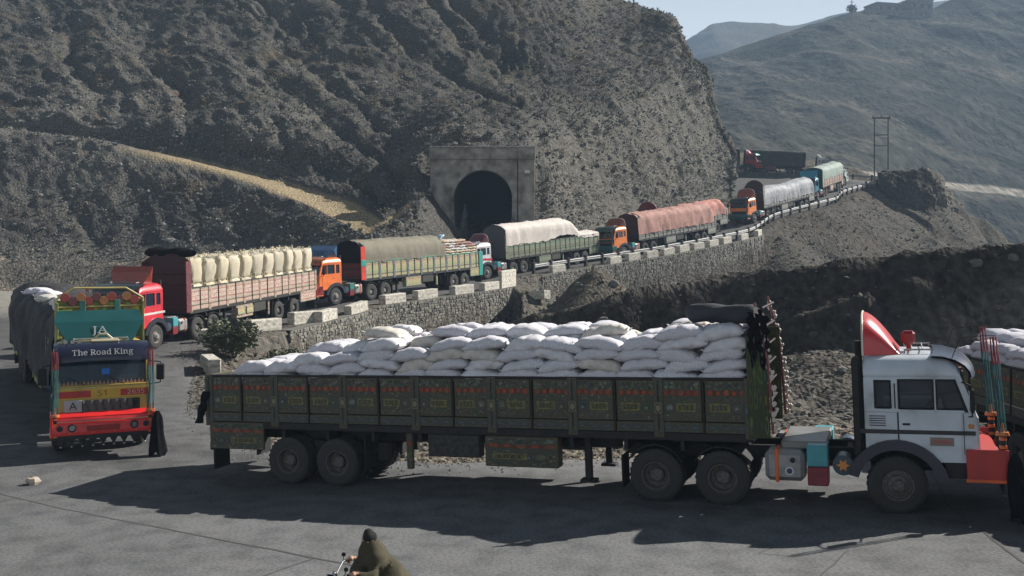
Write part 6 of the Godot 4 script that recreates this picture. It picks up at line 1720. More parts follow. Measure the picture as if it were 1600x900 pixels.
func build_roadside():
	var ka := int(find_k(805, 5.9)); var kb := int(find_k(455, 5.9))
	masonry("retaining_wall", "rubble stone retaining wall under the lower row of white blocks", kb, ka, 5.95, 4.2)
	var kc := int(find_k(848, 5.9)); var kd := int(find_k(1192, 5.9))
	masonry("retaining_wall", "tall rubble stone wall under the guard rail, right of the culvert", kc, kd, 5.95, 6.0)
	# low concrete blocks
	var ms := []
	for i in 4: ms.append(block_mesh(2.1, 0.60, 0.55, i + 1))
	var names := ["leftmost", "second", "third", "fourth", "fifth", "sixth"]
	var us := [514, 556, 614, 668, 719, 766]
	for i in us.size():
		var k := int(find_k(us[i], 5.45))
		var o := inst("concrete_block", ms[i % 4], M.block)
		o.transform = along(k, 5.45) * Transform3D(Basis(Vector3.UP, [0.05, -0.06, 0.03, 0.0, -0.05, 0.04][i]), Vector3(0, -0.04, 0))
		tag(o, "whitewashed concrete block on the stone wall, %s of six below the olive tarpaulin lorry" % names[i], "concrete block", "whitewashed blocks along the roadside")
	for q in [[-13.1, 54.0, 0.95, "yellowed concrete block lying beside the bush, below the bulk bags trailer"], [-12.6, 42.8, 2.0, "short concrete block end-on at the corner left of the bush"], [-14.2, 50.0, 0.4, "white-painted stone block half hidden behind the bush"], [-11.7, 57.6, 1.0, "low block on the roadside between the bush and the row of six"]]:
		var o := inst("concrete_block", ms[2], M.block)
		o.transform = Transform3D(Basis(Vector3.UP, q[2]), V(q[0], maxf(height(q[0], q[1]), pave(q[0], q[1])) + 0.02, q[1]))
		tag(o, q[3], "concrete block", "whitewashed blocks along the roadside")
	ms = []
	for i in 3: ms.append(block_mesh(1.65, 0.64, 0.5, i + 11))
	us = [874, 962, 991.5, 1017, 1041, 1066, 1090, 1113, 1137, 1161, 1184]
	for i in us.size():
		var k := int(find_k(us[i], 5.5))
		var o := inst("parapet_block", ms[i % 3], M.block)
		o.transform = along(k, 5.5) * Transform3D(Basis(Vector3.UP, 0.04 * (i % 3 - 1)), Vector3(0, -0.04, 0))
		tag(o, "pale parapet block below the guard rail, %s from the culvert, on the tall stone wall" % ORD[i], "concrete block", "parapet blocks on the tall wall")
	# slabs at the culvert
	var k0 := int(find_k(797, 5.3))
	var b := MB.new(); b.bbox(Vector3(-1.6, -0.8, -0.15), Vector3(1.6, 1.25, 0.15), 0.03)
	var o := inst("parapet_slab", b.mesh(), M.block); o.transform = along(k0, 5.3); tag(o, "upright pale concrete slab at the road edge beside the culvert", "concrete slab")
	b = MB.new(); b.bbox(Vector3(-1.5, -0.3, -0.35), Vector3(1.5, 0.35, 0.35), 0.03)
	o = inst("fallen_slab", b.mesh(), M.block); o.transform = along(k0, 7.4) * Transform3D(Basis.from_euler(Vector3(0.1, 1.1, -0.12)), Vector3(0.3, -0.7, 0)); tag(o, "fallen concrete slab tipped outwards below the upright slab", "concrete slab")
	b = MB.new(); b.bbox(Vector3(-1.9, -0.12, -0.3), Vector3(1.9, 0.12, 0.3), 0.03)
	o = inst("culvert_beam", b.mesh(), M.block); o.transform = along(k0, 8.6) * Transform3D(Basis.from_euler(Vector3(0.0, 1.3, 0.35)), Vector3(1.0, -1.9, 0)); tag(o, "broken concrete beam sloping into the gully at the culvert", "concrete beam")
	# guard rail
	var kr0 := int(find_k(836, 4.75)); var kr1 := 22
	var rail := thing("guard_rail", "white steel guard rail on dark posts along the road edge up to the bend", "guard rail")
	var white := worn(Color(0.42, 0.42, 0.42), 0.6, M.t_dirt, 0.7)
	var k := kr0
	while k > kr1 + 3:
		var T := along(k, 4.75)
		b = MB.new(); b.xf = T; b.bbox(Vector3(-0.11, -0.4, -0.10), Vector3(0.11, 1.0, 0.17), 0.01); part("post", b, M.rubber, rail)
		b = MB.new()
		var P := []
		for i in 4:
			var row := []
			for q in [[0.0, 0.50], [0.05, 0.56], [0.05, 0.61], [0.0, 0.66], [0.05, 0.71], [0.05, 0.76], [0.0, 0.82]]:
				row.append(along(k - i, 4.75 + 0.06 + q[0]) * Vector3(0, q[1], 0))
			P.append(row)
		b.grid(P); part("beam", b, white, rail)
		k -= 3
	# low wall on the hill side of the road
	var k2 := int(find_k(1076, -5.2)); var k3 := int(find_k(1140, -5.2))
	b = MB.new()
	var P := []
	for q in range(k3, k2 + 1):
		var T := along(q, -5.2)
		P.append([T * Vector3(0, -0.3, 0.2), T * Vector3(0, 0.9, 0.2), T * Vector3(0, 0.95, 0.15), T * Vector3(0, 0.95, -0.15), T * Vector3(0, 0.9, -0.2), T * Vector3(0, -0.3, -0.2)])
	b.grid(P)
	o = inst("low_wall", b.mesh(), M.block); tag(o, "low whitewashed wall at the foot of the cliff behind the pink tarpaulin", "wall")

# ---------------------------------------------------------------- small things and far things
func rock_mesh(sd: int) -> ArrayMesh:
	var b := MB.new()
	var g := RandomNumberGenerator.new(); g.seed = sd
	var P := []
	for j in 5:
		var row := []
		for i in 7:
			var a := TAU * i / 7.0; var f := PI * (j + 0.02) / 4.04
			row.append(Vector3(sin(f) * cos(a), cos(f) * 0.62, sin(f) * sin(a)) * g.randf_range(0.72, 1.15) * 0.5)
		P.append(row)
	for r in 4:
		for k in 7:
			b.tri(P[r][k], P[r][(k + 1) % 7], P[r + 1][(k + 1) % 7]); b.tri(P[r][k], P[r + 1][(k + 1) % 7], P[r + 1][k])
	return b.mesh()

func tuft_mesh(sd: int) -> ArrayMesh:
	var b := MB.new()
	var g := RandomNumberGenerator.new(); g.seed = sd
	for i in 16:
		var a := g.randf() * TAU; var l := g.randf_range(0.25, 0.6); var o := Vector3(cos(a), 0, sin(a))
		var s := o.cross(Vector3.UP) * 0.05
		var m := o * l * 0.35 + Vector3(0, l * 0.7, 0); var e := o * l * 0.8 + Vector3(0, l * g.randf_range(0.7, 1.1), 0)
		b.tri(o * 0.05 - s, o * 0.05 + s, m + s * 0.8); b.tri(o * 0.05 - s, m + s * 0.8, m - s * 0.8); b.tri(m - s * 0.8, m + s * 0.8, e)
	return b.mesh()

func scatter(called: String, label: String, mesh: Mesh, mat: Material, spots: Array, cols: Array):
	var mm := MultiMesh.new()
	mm.transform_format = MultiMesh.TRANSFORM_3D
	mm.use_colors = true
	mm.mesh = mesh
	mm.instance_count = spots.size()
	for i in spots.size():
		mm.set_instance_transform(i, spots[i]); mm.set_instance_color(i, cols[i])
	var o := MultiMeshInstance3D.new()
	o.multimesh = mm; o.material_override = mat
	o.name = numbered(called); add_child(o)
	tag(o, label, "", "", "stuff")

func build_scatter():
	var rm := worn(Color(1, 1, 1), 1.0, M.t_fine, 0.8); rm.vertex_color_use_as_albedo = true; rm.uv1_triplanar = true
	for v in 3:
		var spots := []; var cols := []
		for n in 15000:
			var i := rng.randi_range(2, HW - 3); var j := rng.randi_range(6, HH - 30)
			var id := j * HW + i
			var p := hill_pts[id]
			if p.z < -180: continue
			if p.x > -7.6 and p.x < 2.0 and p.y < 14.5 and p.z > -101: continue
			var r := hill_rows[id]
			if r > 2.7 and r < 4.25 and p.x < -9 and p.x > -42: continue
			var scree := NR.get_noise_3d(p.x * 0.9, p.y * 0.9, p.z * 0.9)
			if scree < 0.05 and rng.randf() < 0.8: continue
			var sc := rng.randf_range(0.08, 0.34) * (2.2 if rng.randf() < 0.04 else 1.0)
			spots.append(Transform3D(Basis.from_euler(Vector3(rng.randf() * 6, rng.randf() * 6, rng.randf() * 6)).scaled(Vector3(1.2, 0.8, 1.0) * sc), p + Vector3(0, 0.05, 0)))
			var k := rng.randf()
			cols.append(Color(0.12, 0.118, 0.11).lerp(Color(0.27, 0.262, 0.24), k * k) if rng.randf() > 0.006 else Color(0.38, 0.37, 0.34))
		scatter("loose_rocks", "loose grey rocks scattered over the hillside", rock_mesh(v + 3), rm, spots, cols)
	var gm := flat(Color(1, 1, 1), 0.95); gm.vertex_color_use_as_albedo = true; gm.backlight_enabled = true; gm.backlight = Color(0.15, 0.14, 0.1)
	for v in 2:
		var spots := []; var cols := []
		for n in 3200:
			var i := rng.randi_range(2, HW - 3); var j := rng.randi_range(10, HH - 26)
			var id := j * HW + i
			var p := hill_pts[id]
			if p.z < -185: continue
			if p.x > -7.6 and p.x < 2.0 and p.y < 14.5 and p.z > -101: continue
			var r := hill_rows[id]
			if p.x > 0 and r < 5.6 and rng.randf() < 0.85: continue
			if r > 2.7 and r < 4.25 and p.x < -9 and p.x > -42: continue
			if NZ.get_noise_3d(p.x * 0.6, p.y * 0.6, p.z * 0.6) < -0.12: continue
			spots.append(Transform3D(Basis(Vector3.UP, rng.randf() * TAU).scaled(Vector3.ONE * rng.randf_range(0.5, 1.2)), p))
			cols.append(Color(0.085, 0.082, 0.062).lerp(Color(0.17, 0.158, 0.12), rng.randf()) if rng.randf() > 0.05 else Color(0.17, 0.115, 0.07))
		scatter("dry_scrub", "dry brown scrub over the hillside", tuft_mesh(v + 30), gm, spots, cols)
	# gravel and stones on the slopes between the roads
	for v in 3:
		var spots := []; var cols := []
		for n in 9000:
			var x := rng.randf_range(-16, 66); var d := rng.randf_range(27, 152) if rng.randf() < 0.55 else rng.randf_range(26.5, 46)
			var h := height(x, d)
			if pave(x, d) > h - 0.02: continue
			if q_dist[int((d - GD0) / CELL) * GW + int((x - GX0) / CELL)] < 6.2: continue
			if d > 38.5 and d < 47.0 and rng.randf() < 0.7: continue
			var sc := rng.randf_range(0.05, 0.22) * (2.2 if rng.randf() < 0.06 else 1.0) * (1.5 if d > 60 else 1.0)
			spots.append(Transform3D(Basis.from_euler(Vector3(rng.randf() * 6, rng.randf() * 6, rng.randf() * 6)).scaled(Vector3(1.2, 0.8, 1.0) * sc), V(x, h + 0.02, d)))
			var k := rng.randf()
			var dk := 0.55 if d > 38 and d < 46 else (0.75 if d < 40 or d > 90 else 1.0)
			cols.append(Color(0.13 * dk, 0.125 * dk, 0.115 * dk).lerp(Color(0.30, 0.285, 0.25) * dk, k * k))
		scatter("loose_stones", "loose stones on the earth banks between the two legs of the road", rock_mesh(v + 13), rm, spots, cols)
	var gs := []; var gc := []
	for n in 5200:
		var i := rng.randi_range(1, plaza.size() - 3)
		var e := plaza[i].lerp(plaza[i + 1], rng.randf())
		if i < 4 or i > 10: continue
		var inn := Vector2(-8, 18).direction_to(e)
		var p := e - inn * absf(rng.randfn(0.0, 1.1)) if i < 8 else e - Vector2(1, 0.2) * absf(rng.randfn(0.0, 1.0))
		var y := pave(p.x, p.y)
		if y < -20: continue
		var sc := rng.randf_range(0.02, 0.07)
		gs.append(Transform3D(Basis.from_euler(Vector3(rng.randf() * 6, rng.randf() * 6, rng.randf() * 6)).scaled(Vector3.ONE * sc), V(p.x, y + sc * 0.25, p.y)))
		gc.append(Color(0.16, 0.155, 0.14).lerp(Color(0.34, 0.32, 0.28), rng.randf()))
	scatter("loose_gravel", "loose gravel strewn along the inner edge of the hairpin", rock_mesh(21), rm, gs, gc)
	var spots := []; var cols := []
	for n in 2600:
		var x := rng.randf_range(-70, 62); var d := rng.randf_range(40, 160)
		var h := height(x, d)
		if pave(x, d) > h - 0.02 or q_dist[int((d - GD0) / CELL) * GW + int((x - GX0) / CELL)] < 6.2: continue
		if d < 48 and rng.randf() < 0.85: continue
		spots.append(Transform3D(Basis(Vector3.UP, rng.randf() * TAU).scaled(Vector3.ONE * rng.randf_range(0.3, 0.9)), V(x, h, d)))
		cols.append(Color(0.07, 0.072, 0.045).lerp(Color(0.18, 0.16, 0.10), rng.randf()))
	scatter("dry_scrub", "dry scrub on the banks beside the road", tuft_mesh(44), gm, spots, cols)

func bush(called: String, label: String, p: Vector3, rx: float, h: float, leaves: int, col: Color):
	var t := thing(called, label, "bush", Transform3D(Basis(), p))
	var b := MB.new()
	var tips := []
	for i in 16:
		var a := rng.randf() * TAU; var r := rng.randf_range(0.3, 1.0)
		var q := Vector3(cos(a) * rx * r, h * rng.randf_range(0.5, 1.0) * (1.1 - 0.35 * r), sin(a) * rx * r * 0.8)
		b.tube([Vector3(0, -0.1, 0), q * Vector3(0.4, 0.55, 0.4), q], 0.018, 4)
		tips.append(q); tips.append(q * Vector3(0.65, 0.75, 0.65))
	part("stems", b, flat(Color(0.07, 0.055, 0.04), 0.95), t)
	b = MB.new()
	for i in leaves:
		var c: Vector3 = tips[rng.randi() % tips.size()] + Vector3(rng.randfn(0, 0.22), rng.randfn(0, 0.2), rng.randfn(0, 0.22))
		c.y = maxf(c.y, 0.02)
		b.xf = Transform3D(Basis.from_euler(Vector3(rng.randf() * 6, rng.randf() * 6, rng.randf() * 6)).scaled(Vector3.ONE * rng.randf_range(0.7, 1.4)), c)
		b.col = col.lerp(Color(0.10, 0.115, 0.055), rng.randf())
		b.tri(Vector3(-0.11, 0, 0), Vector3(0, 0.012, -0.045), Vector3(0.11, 0, 0)); b.tri(Vector3(-0.11, 0, 0), Vector3(0.11, 0, 0), Vector3(0, 0.012, 0.045))
	var lm := flat(Color(1, 1, 1), 0.6); lm.vertex_color_use_as_albedo = true; lm.backlight_enabled = true; lm.backlight = Color(0.1, 0.13, 0.05)
	part("foliage", b, lm, t).set_meta("kind", "stuff")

func build_far():
	# H-frame power pole
	var p0 := at(1377, 272, 172)
	var t := thing("power_pole", "dark H-shaped pole frame standing beyond the bend", "power pole", Transform3D(Basis(), V(p0.x, height(62, 172) - 2.0, 172)))
	var top := at(1377, 183, 172).y - t.position.y
	for x in [-1.15, 1.15]:
		var b := MB.new(); b.cyl(Vector3(x, -2, 0), Vector3(x, top, 0), 0.12, 0.09, 8); part("pole", b, M.rubber, t)
	for q in [[top - 0.15, 1.55, 0.1], [top - 3.0, 1.15, 0.07], [top - 4.8, 1.15, 0.05]]:
		var b := MB.new(); b.bbox(Vector3(-q[1], q[0] - q[2], -0.08), Vector3(q[1], q[0] + q[2], 0.08), 0.01); part("crossarm", b, M.rubber, t)
	for x in [-1.4, 0.0, 1.4]:
		var b := MB.new(); b.cyl(Vector3(x, top - 0.1, 0), Vector3(x, top + 0.3, 0), 0.08, 0.05, 6); part("insulator", b, M.rubber, t)
	# the fort on the skyline
	var g := worn(Color(0.20, 0.19, 0.18), 0.95, M.t_dirt, 0.08)
	for q in [[1379, 14, 27.0, 7.6, "long flat-roofed mud building on the right-hand skyline, left of the pair"], [1430, 11, 25.0, 9.2, "taller flat-roofed mud building on the right-hand skyline, right of the pair"]]:
		var d := 562.0
		var p := at(q[0], q[1] + 8, d)
		var f := thing("hilltop_building", q[4], "building", Transform3D(Basis(Vector3.UP, 0.25), p), "buildings of the hilltop fort")
		var w: float = q[2] * 0.5; var h: float = q[3]
		var b := MB.new(); b.bbox(Vector3(-w * 0.55, -8, -6), Vector3(w * 0.55, h * 0.55, 6), 0.1); part("wall", b, g, f)
		b = MB.new(); b.bbox(Vector3(-w * 0.58, h * 0.55, -6.3), Vector3(w * 0.58, h * 0.55 + 0.8, 6.3), 0.1); part("roof", b, worn(Color(0.27, 0.26, 0.24), 0.95, M.t_dirt, 0.1), f)
		for i in 3:
			b = MB.new(); b.box(Vector3(-w * 0.38 + i * w * 0.38 - 0.6, h * 0.12, 5.95), Vector3(-w * 0.38 + i * w * 0.38 + 0.6, h * 0.34, 6.03)); part("window", b, M.dark, f)
	var pw := at(1400, 22, 556.0)
	var b := MB.new(); b.xf = Transform3D(Basis(Vector3.UP, 0.1), pw); b.bbox(Vector3(-18, -9, -1), Vector3(20, 2.2, 1), 0.1)
	var o := inst("boundary_wall", b.mesh(), g); tag(o, "low mud wall running along the ridge below the two hilltop buildings", "wall")
	# tree and mast on the ridge
	t = thing("tree", "dark round tree on the right-hand ridge, left of the hilltop buildings", "tree", Transform3D(Basis(), at(1331, 21, 552.0)))
	b = MB.new(); b.cyl(Vector3(0, -3, 0), Vector3(0, 2.6, 0), 0.35, 0.2, 7); part("trunk", b, M.rubber, t)
	b = MB.new()
	for i in 420:
		var dir := Vector3(rng.randfn(), rng.randfn(), rng.randfn()).normalized()
		b.xf = Transform3D(Basis.from_euler(Vector3(rng.randf() * 6, rng.randf() * 6, rng.randf() * 6)), Vector3(0, 2.6, 0) + dir * Vector3(3.1, 2.2, 2.6) * pow(rng.randf(), 0.4))
		b.tri(Vector3(-0.5, 0, 0), Vector3(0.5, 0, 0), Vector3(0, 0.6, 0.2))
	part("crown", b, flat(Color(0.045, 0.05, 0.035), 0.9), t).set_meta("kind", "stuff")
	t = thing("mast", "thin mast with a crosspiece rising behind the ridge tree", "mast", Transform3D(Basis(), at(1331, 22, 556.0)))
	b = MB.new(); b.cyl(Vector3(0, -3, 0), Vector3(0, 8.2, 0), 0.22, 0.14, 6); part("pole", b, M.rubber, t)
	b = MB.new(); b.box(Vector3(-1.0, 6.4, -0.12), Vector3(1.0, 6.7, 0.12)); part("crosspiece", b, M.rubber, t)
	# shrubs along the lip of the outcrop
	for i in 7:
		var u: float = [1386, 1399, 1411, 1419, 1432, 1441, 1447][i]
		var d := 150.5
		var x := (u - 800) * d / F
		bush("shrub", "small dark shrub on the lip of the rocky outcrop, %s from the left" % ORD[i], at(u, 281.0, 149.6), [0.6, 0.7, 0.4, 0.8, 0.7, 0.6, 0.9][i], [0.7, 0.8, 0.6, 1.4, 0.9, 0.8, 1.2][i], 160, Color(0.03, 0.035, 0.022))
	bush("bush", "dusty green leafy bush at the inside of the hairpin, left of the sacks", V(-12.6, height(-12.6, 46.5) - 0.05, 46.5), 1.55, 1.75, 2400, Color(0.045, 0.055, 0.03))
	bush("bush", "low grey-green bush just right of the dusty leafy bush", V(-10.6, height(-10.6, 47.5) - 0.05, 47.5), 1.0, 1.0, 900, Color(0.05, 0.055, 0.035))
	# odd stones on the road
	for q in [[-11.5, 24.6, 0.22, "small pale stone lying on the road at the far left"], [-13.6, 33.0, 0.15, "pebble in the tracks left of the facing lorry's tassel"]]:
		o = inst("stone", rock_mesh(5), worn(Color(0.45, 0.38, 0.30), 0.95, M.t_fine, 2.0)); o.transform = Transform3D(Basis.from_scale(Vector3.ONE * q[2] * 1.6), V(q[0], pave(q[0], q[1]) + q[2] * 0.35, q[1])); tag(o, q[3], "stone")

# ---------------------------------------------------------------- the motorcyclist
func nets(b: MB, bones: Array, cell: float, lo: Vector3, hi: Vector3, k: float):   # meshes the smooth union of tapered capsules
	var n := Vector3i(((hi - lo) / cell).ceil()) + Vector3i.ONE
	var fld := PackedFloat32Array(); fld.resize(n.x * n.y * n.z); fld.fill(1.0)
	var sy := n.x; var sz := n.x * n.y
	for bo in bones:
		var p0: Vector3 = bo[0]; var p1: Vector3 = bo[1]
		var r0: float = bo[2]; var r1: float = bo[3]
		var kk: float = bo[4] if bo.size() > 4 else k
		var m := maxf(r0, r1) + kk + cell * 3
		var a := Vector3i(((p0.min(p1) - Vector3.ONE * m - lo) / cell).floor()).clamp(Vector3i.ZERO, n - Vector3i.ONE)
		var e := Vector3i(((p0.max(p1) + Vector3.ONE * m - lo) / cell).ceil()).clamp(Vector3i.ZERO, n - Vector3i.ONE)
		var ax := p1 - p0; var L := maxf(ax.length_squared(), 1e-9)
		for z in range(a.z, e.z + 1):
			for y in range(a.y, e.y + 1):
				for x in range(a.x, e.x + 1):
					var p := lo + Vector3(x, y, z) * cell
					var t := clampf((p - p0).dot(ax) / L, 0, 1)
					var d := p.distance_to(p0 + ax * t) - lerpf(r0, r1, t)
					var id := x + y * sy + z * sz
					var f := fld[id]
					var h := maxf(kk - absf(f - d), 0.0) / kk
					fld[id] = minf(f, d) - h * h * kk * 0.25
	var vid := {}
	var pos := []
	for z in n.z - 1:
		for y in n.y - 1:
			for x in n.x - 1:
				var id := x + y * sy + z * sz
				var c := [fld[id], fld[id + 1], fld[id + sy], fld[id + sy + 1], fld[id + sz], fld[id + sz + 1], fld[id + sz + sy], fld[id + sz + sy + 1]]
				var neg := 0
				for q in c: neg += 1 if q < 0 else 0
				if neg == 0 or neg == 8: continue
				var s := Vector3(); var w := 0
				for e in [[0, 1], [2, 3], [4, 5], [6, 7], [0, 2], [1, 3], [4, 6], [5, 7], [0, 4], [1, 5], [2, 6], [3, 7]]:
					var fa: float = c[e[0]]; var fb: float = c[e[1]]
					if (fa < 0) == (fb < 0): continue
					var t := fa / (fa - fb)
					var pa := Vector3(e[0] & 1, (e[0] >> 1) & 1, e[0] >> 2); var pb := Vector3(e[1] & 1, (e[1] >> 1) & 1, e[1] >> 2)
					s += pa.lerp(pb, t); w += 1
				vid[id] = pos.size()
				pos.append(lo + (Vector3(x, y, z) + s / w) * cell)
	var grad := func(p: Vector3) -> Vector3:
		var q := (p - lo) / cell
		var i := Vector3i(q.round()).clamp(Vector3i.ONE, n - Vector3i(2, 2, 2))
		var id := i.x + i.y * sy + i.z * sz
		return Vector3(fld[id + 1] - fld[id - 1], fld[id + sy] - fld[id - sy], fld[id + sz] - fld[id - sz]).normalized()
	var N := []
	for p in pos: N.append(grad.call(p))
	for z in range(1, n.z - 1):
		for y in range(1, n.y - 1):
			for x in range(1, n.x - 1):
				var id := x + y * sy + z * sz
				for ax in 3:
					var st: int = [1, sy, sz][ax]
					if (fld[id] < 0) == (fld[id + st] < 0): continue
					var u: int = [sy, sz, 1][ax]; var v: int = [sz, 1, sy][ax]
					var q := [id - u - v, id - v, id, id - u]
					if not (vid.has(q[0]) and vid.has(q[1]) and vid.has(q[2]) and vid.has(q[3])): continue
					var i0: int = vid[q[0]]; var i1: int = vid[q[1]]; var i2: int = vid[q[2]]; var i3: int = vid[q[3]]
					if fld[id] < 0:
						b.stri(pos[i0], pos[i1], pos[i2], N[i0], N[i1], N[i2]); b.stri(pos[i0], pos[i2], pos[i3], N[i0], N[i2], N[i3])
					else:
						b.stri(pos[i0], pos[i2], pos[i1], N[i0], N[i2], N[i1]); b.stri(pos[i0], pos[i3], pos[i2], N[i0], N[i3], N[i2])

func build_rider():
	var x := -1.90; var d := 13.35
	var y := pave(x, d)
	var at_bike := Transform3D(Basis(Vector3.UP, deg_to_rad(192.0)).scaled(Vector3.ONE * 0.95), V(x, y, d))
	var t := thing("motorcycle", "small red motorcycle with chrome handlebars under the shawled rider", "motorcycle", at_bike)
	var red := paint(Color(0.22, 0.008, 0.025), 0.2)
	var b: MB
	for q in [0.63, -0.62]:
		var w := sub("wheel", t); w.transform = Transform3D(Basis(), Vector3(q, 0.30, 0))
		b = MB.new()
		var P := []
		for i in 29:
			var a := TAU * i / 28.0
			var row := []
			for j in 10:
				var c := TAU * j / 10
				row.append(Vector3((0.27 + 0.04 * cos(c)) * cos(a), (0.27 + 0.04 * cos(c)) * sin(a), 0.04 * sin(c)))
			P.append(row)
		b.grid(P, true); part("tyre", b, M.tyre, w)
		b = MB.new(); b.lathe([Vector2(0.22, -0.025), Vector2(0.245, -0.02), Vector2(0.245, 0.02), Vector2(0.22, 0.025)], 24)
		for i in 12:
			var a := TAU * i / 12
			b.cyl(Vector3(0.03 * cos(a), 0.03 * sin(a), 0.03 if i % 2 else -0.03), Vector3(0.23 * cos(a + 0.3), 0.23 * sin(a + 0.3), 0), 0.003, 0.003, 4)
		b.cyl(Vector3(0, 0, -0.05), Vector3(0, 0, 0.05), 0.05, 0.05, 12)
		part("rim", b, M.chrome, w)
		b = MB.new()
		for i in 8:
			var a0 := deg_to_rad(20 + 17.0 * i); var a1 := deg_to_rad(20 + 17.0 * (i + 1))
			b.prism(PackedVector2Array([Vector2(q + 0.33 * cos(a0), 0.3 + 0.33 * sin(a0)), Vector2(q + 0.345 * cos(a0), 0.3 + 0.345 * sin(a0)), Vector2(q + 0.345 * cos(a1), 0.3 + 0.345 * sin(a1)), Vector2(q + 0.33 * cos(a1), 0.3 + 0.33 * sin(a1))]), -0.06, 0.06)
		part("mudguard", b, red if q > 0 else M.chrome, t)
	b = MB.new(); b.tube([Vector3(0.63, 0.3, 0.08), Vector3(0.42, 0.92, 0.08)], 0.02, 8); b.tube([Vector3(0.63, 0.3, -0.08), Vector3(0.42, 0.92, -0.08)], 0.02, 8); part("fork", b, M.chrome, t)
	b = MB.new(); b.tube([Vector3(0.20, 1.12, 0.36), Vector3(0.30, 1.13, 0.30), Vector3(0.40, 1.02, 0.12), Vector3(0.40, 1.0, -0.12), Vector3(0.30, 1.13, -0.30), Vector3(0.20, 1.12, -0.36)], 0.012, 8); part("handlebar", b, M.chrome, t)
	for z in [-1.0, 1.0]:
		b = MB.new(); b.tube([Vector3(0.19, 1.12, 0.37 * z), Vector3(0.27, 1.128, 0.32 * z)], 0.018, 8); part("grip", b, M.rubber, t)
		b = MB.new(); b.tube([Vector3(0.30, 1.13, 0.29 * z), Vector3(0.29, 1.20, 0.33 * z)], 0.006, 5); b.xf = Transform3D(Basis(), Vector3(0.29, 1.21, 0.34 * z)); b.lathe([Vector2(0, -0.010), Vector2(0.028, -0.008), Vector2(0.032, 0.0), Vector2(0, 0.01)], 12); part("mirror", b, M.rubber, t)
		b = MB.new(); b.bbox(Vector3(0.44, 0.86, 0.13 * z - 0.03), Vector3(0.52, 0.92, 0.13 * z + 0.03), 0.02); part("indicator", b, paint(Color(0.6, 0.2, 0.02)), t)
	b = MB.new(); b.xf = Transform3D(Basis(Vector3.UP, PI / 2), Vector3(0.50, 0.96, 0)); b.lathe([Vector2(0, -0.1), Vector2(0.07, -0.08), Vector2(0.095, 0.0), Vector2(0.095, 0.03)], 18); part("headlamp_shell", b, M.rubber, t)
	b = MB.new(); b.xf = Transform3D(Basis(Vector3.UP, PI / 2), Vector3(0.50, 0.96, 0)); b.lathe([Vector2(0.095, 0.028), Vector2(0.06, 0.05), Vector2(0, 0.055)], 18); part("headlight", b, M.chrome, t)
	b = MB.new(); b.bbox(Vector3(0.40, 1.0, -0.06), Vector3(0.46, 1.08, 0.06), 0.02); part("speedometer", b, M.chrome, t)
	b = MB.new(); nets(b, [[Vector3(-0.02, 0.78, 0), Vector3(0.30, 0.84, 0), 0.10, 0.115], [Vector3(0.05, 0.78, 0.05), Vector3(0.28, 0.82, 0.06), 0.09, 0.10], [Vector3(0.05, 0.78, -0.05), Vector3(0.28, 0.82, -0.06), 0.09, 0.10]], 0.02, Vector3(-0.25, 0.55, -0.25), Vector3(0.5, 1.05, 0.25), 0.04); part("fuel_tank", b, red, t)
	b = MB.new(); b.bbox(Vector3(-0.70, 0.76, -0.13), Vector3(0.0, 0.84, 0.13), 0.03); part("saddle", b, M.rubber, t)
	b = MB.new(); b.bbox(Vector3(-0.55, 0.58, -0.11), Vector3(-0.2, 0.74, 0.11), 0.03); part("side_panel", b, red, t)
	b = MB.new(); b.bbox(Vector3(-0.1, 0.30, -0.12), Vector3(0.25, 0.55, 0.12), 0.05); b.cyl(Vector3(0.15, 0.5, 0), Vector3(0.25, 0.72, 0), 0.07, 0.06, 10); b.tube([Vector3(0.40, 0.88, 0), Vector3(0.2, 0.4, 0), Vector3(-0.2, 0.35, 0), Vector3(-0.62, 0.3, 0.07)], 0.022, 8); b.tube([Vector3(0.38, 0.86, 0), Vector3(-0.3, 0.72, 0), Vector3(-0.62, 0.3, -0.07)], 0.022, 8); part("engine", b, M.chassis, t)
	b = MB.new(); b.tube([Vector3(0.22, 0.5, 0.1), Vector3(0.3, 0.3, 0.13), Vector3(-0.1, 0.22, 0.14)], 0.02, 8); b.cyl(Vector3(-0.1, 0.22, 0.14), Vector3(-0.75, 0.3, 0.16), 0.035, 0.045, 10); part("exhaust", b, M.chrome, t)
	b = MB.new(); b.bbox(Vector3(-0.83, 0.70, -0.07), Vector3(-0.74, 0.82, 0.07), 0.02); part("tail_lamp", b, paint(Color(0.35, 0.01, 0.015), 0.2), t)
	b = MB.new(); b.tube([Vector3(-0.05, 0.32, -0.3), Vector3(-0.05, 0.32, 0.3)], 0.015, 6); part("foot_peg", b, M.rubber, t)

	# the rider: one body, with clothes over it
	var skin := flat(Color(0.36, 0.20, 0.13), 0.6)
	var cloth := worn(Color(0.062, 0.053, 0.028), 0.95, M.t_fine, 2.0, M.t_fine, 0.6)
	b = MB.new()
	var bones := [[Vector3(-0.22, 0.92, 0), Vector3(-0.12, 1.22, 0), 0.14, 0.13], [Vector3(-0.12, 1.25, -0.15), Vector3(-0.12, 1.25, 0.15), 0.06, 0.06], [Vector3(-0.11, 1.28, 0), Vector3(-0.07, 1.40, 0), 0.06, 0.055]]
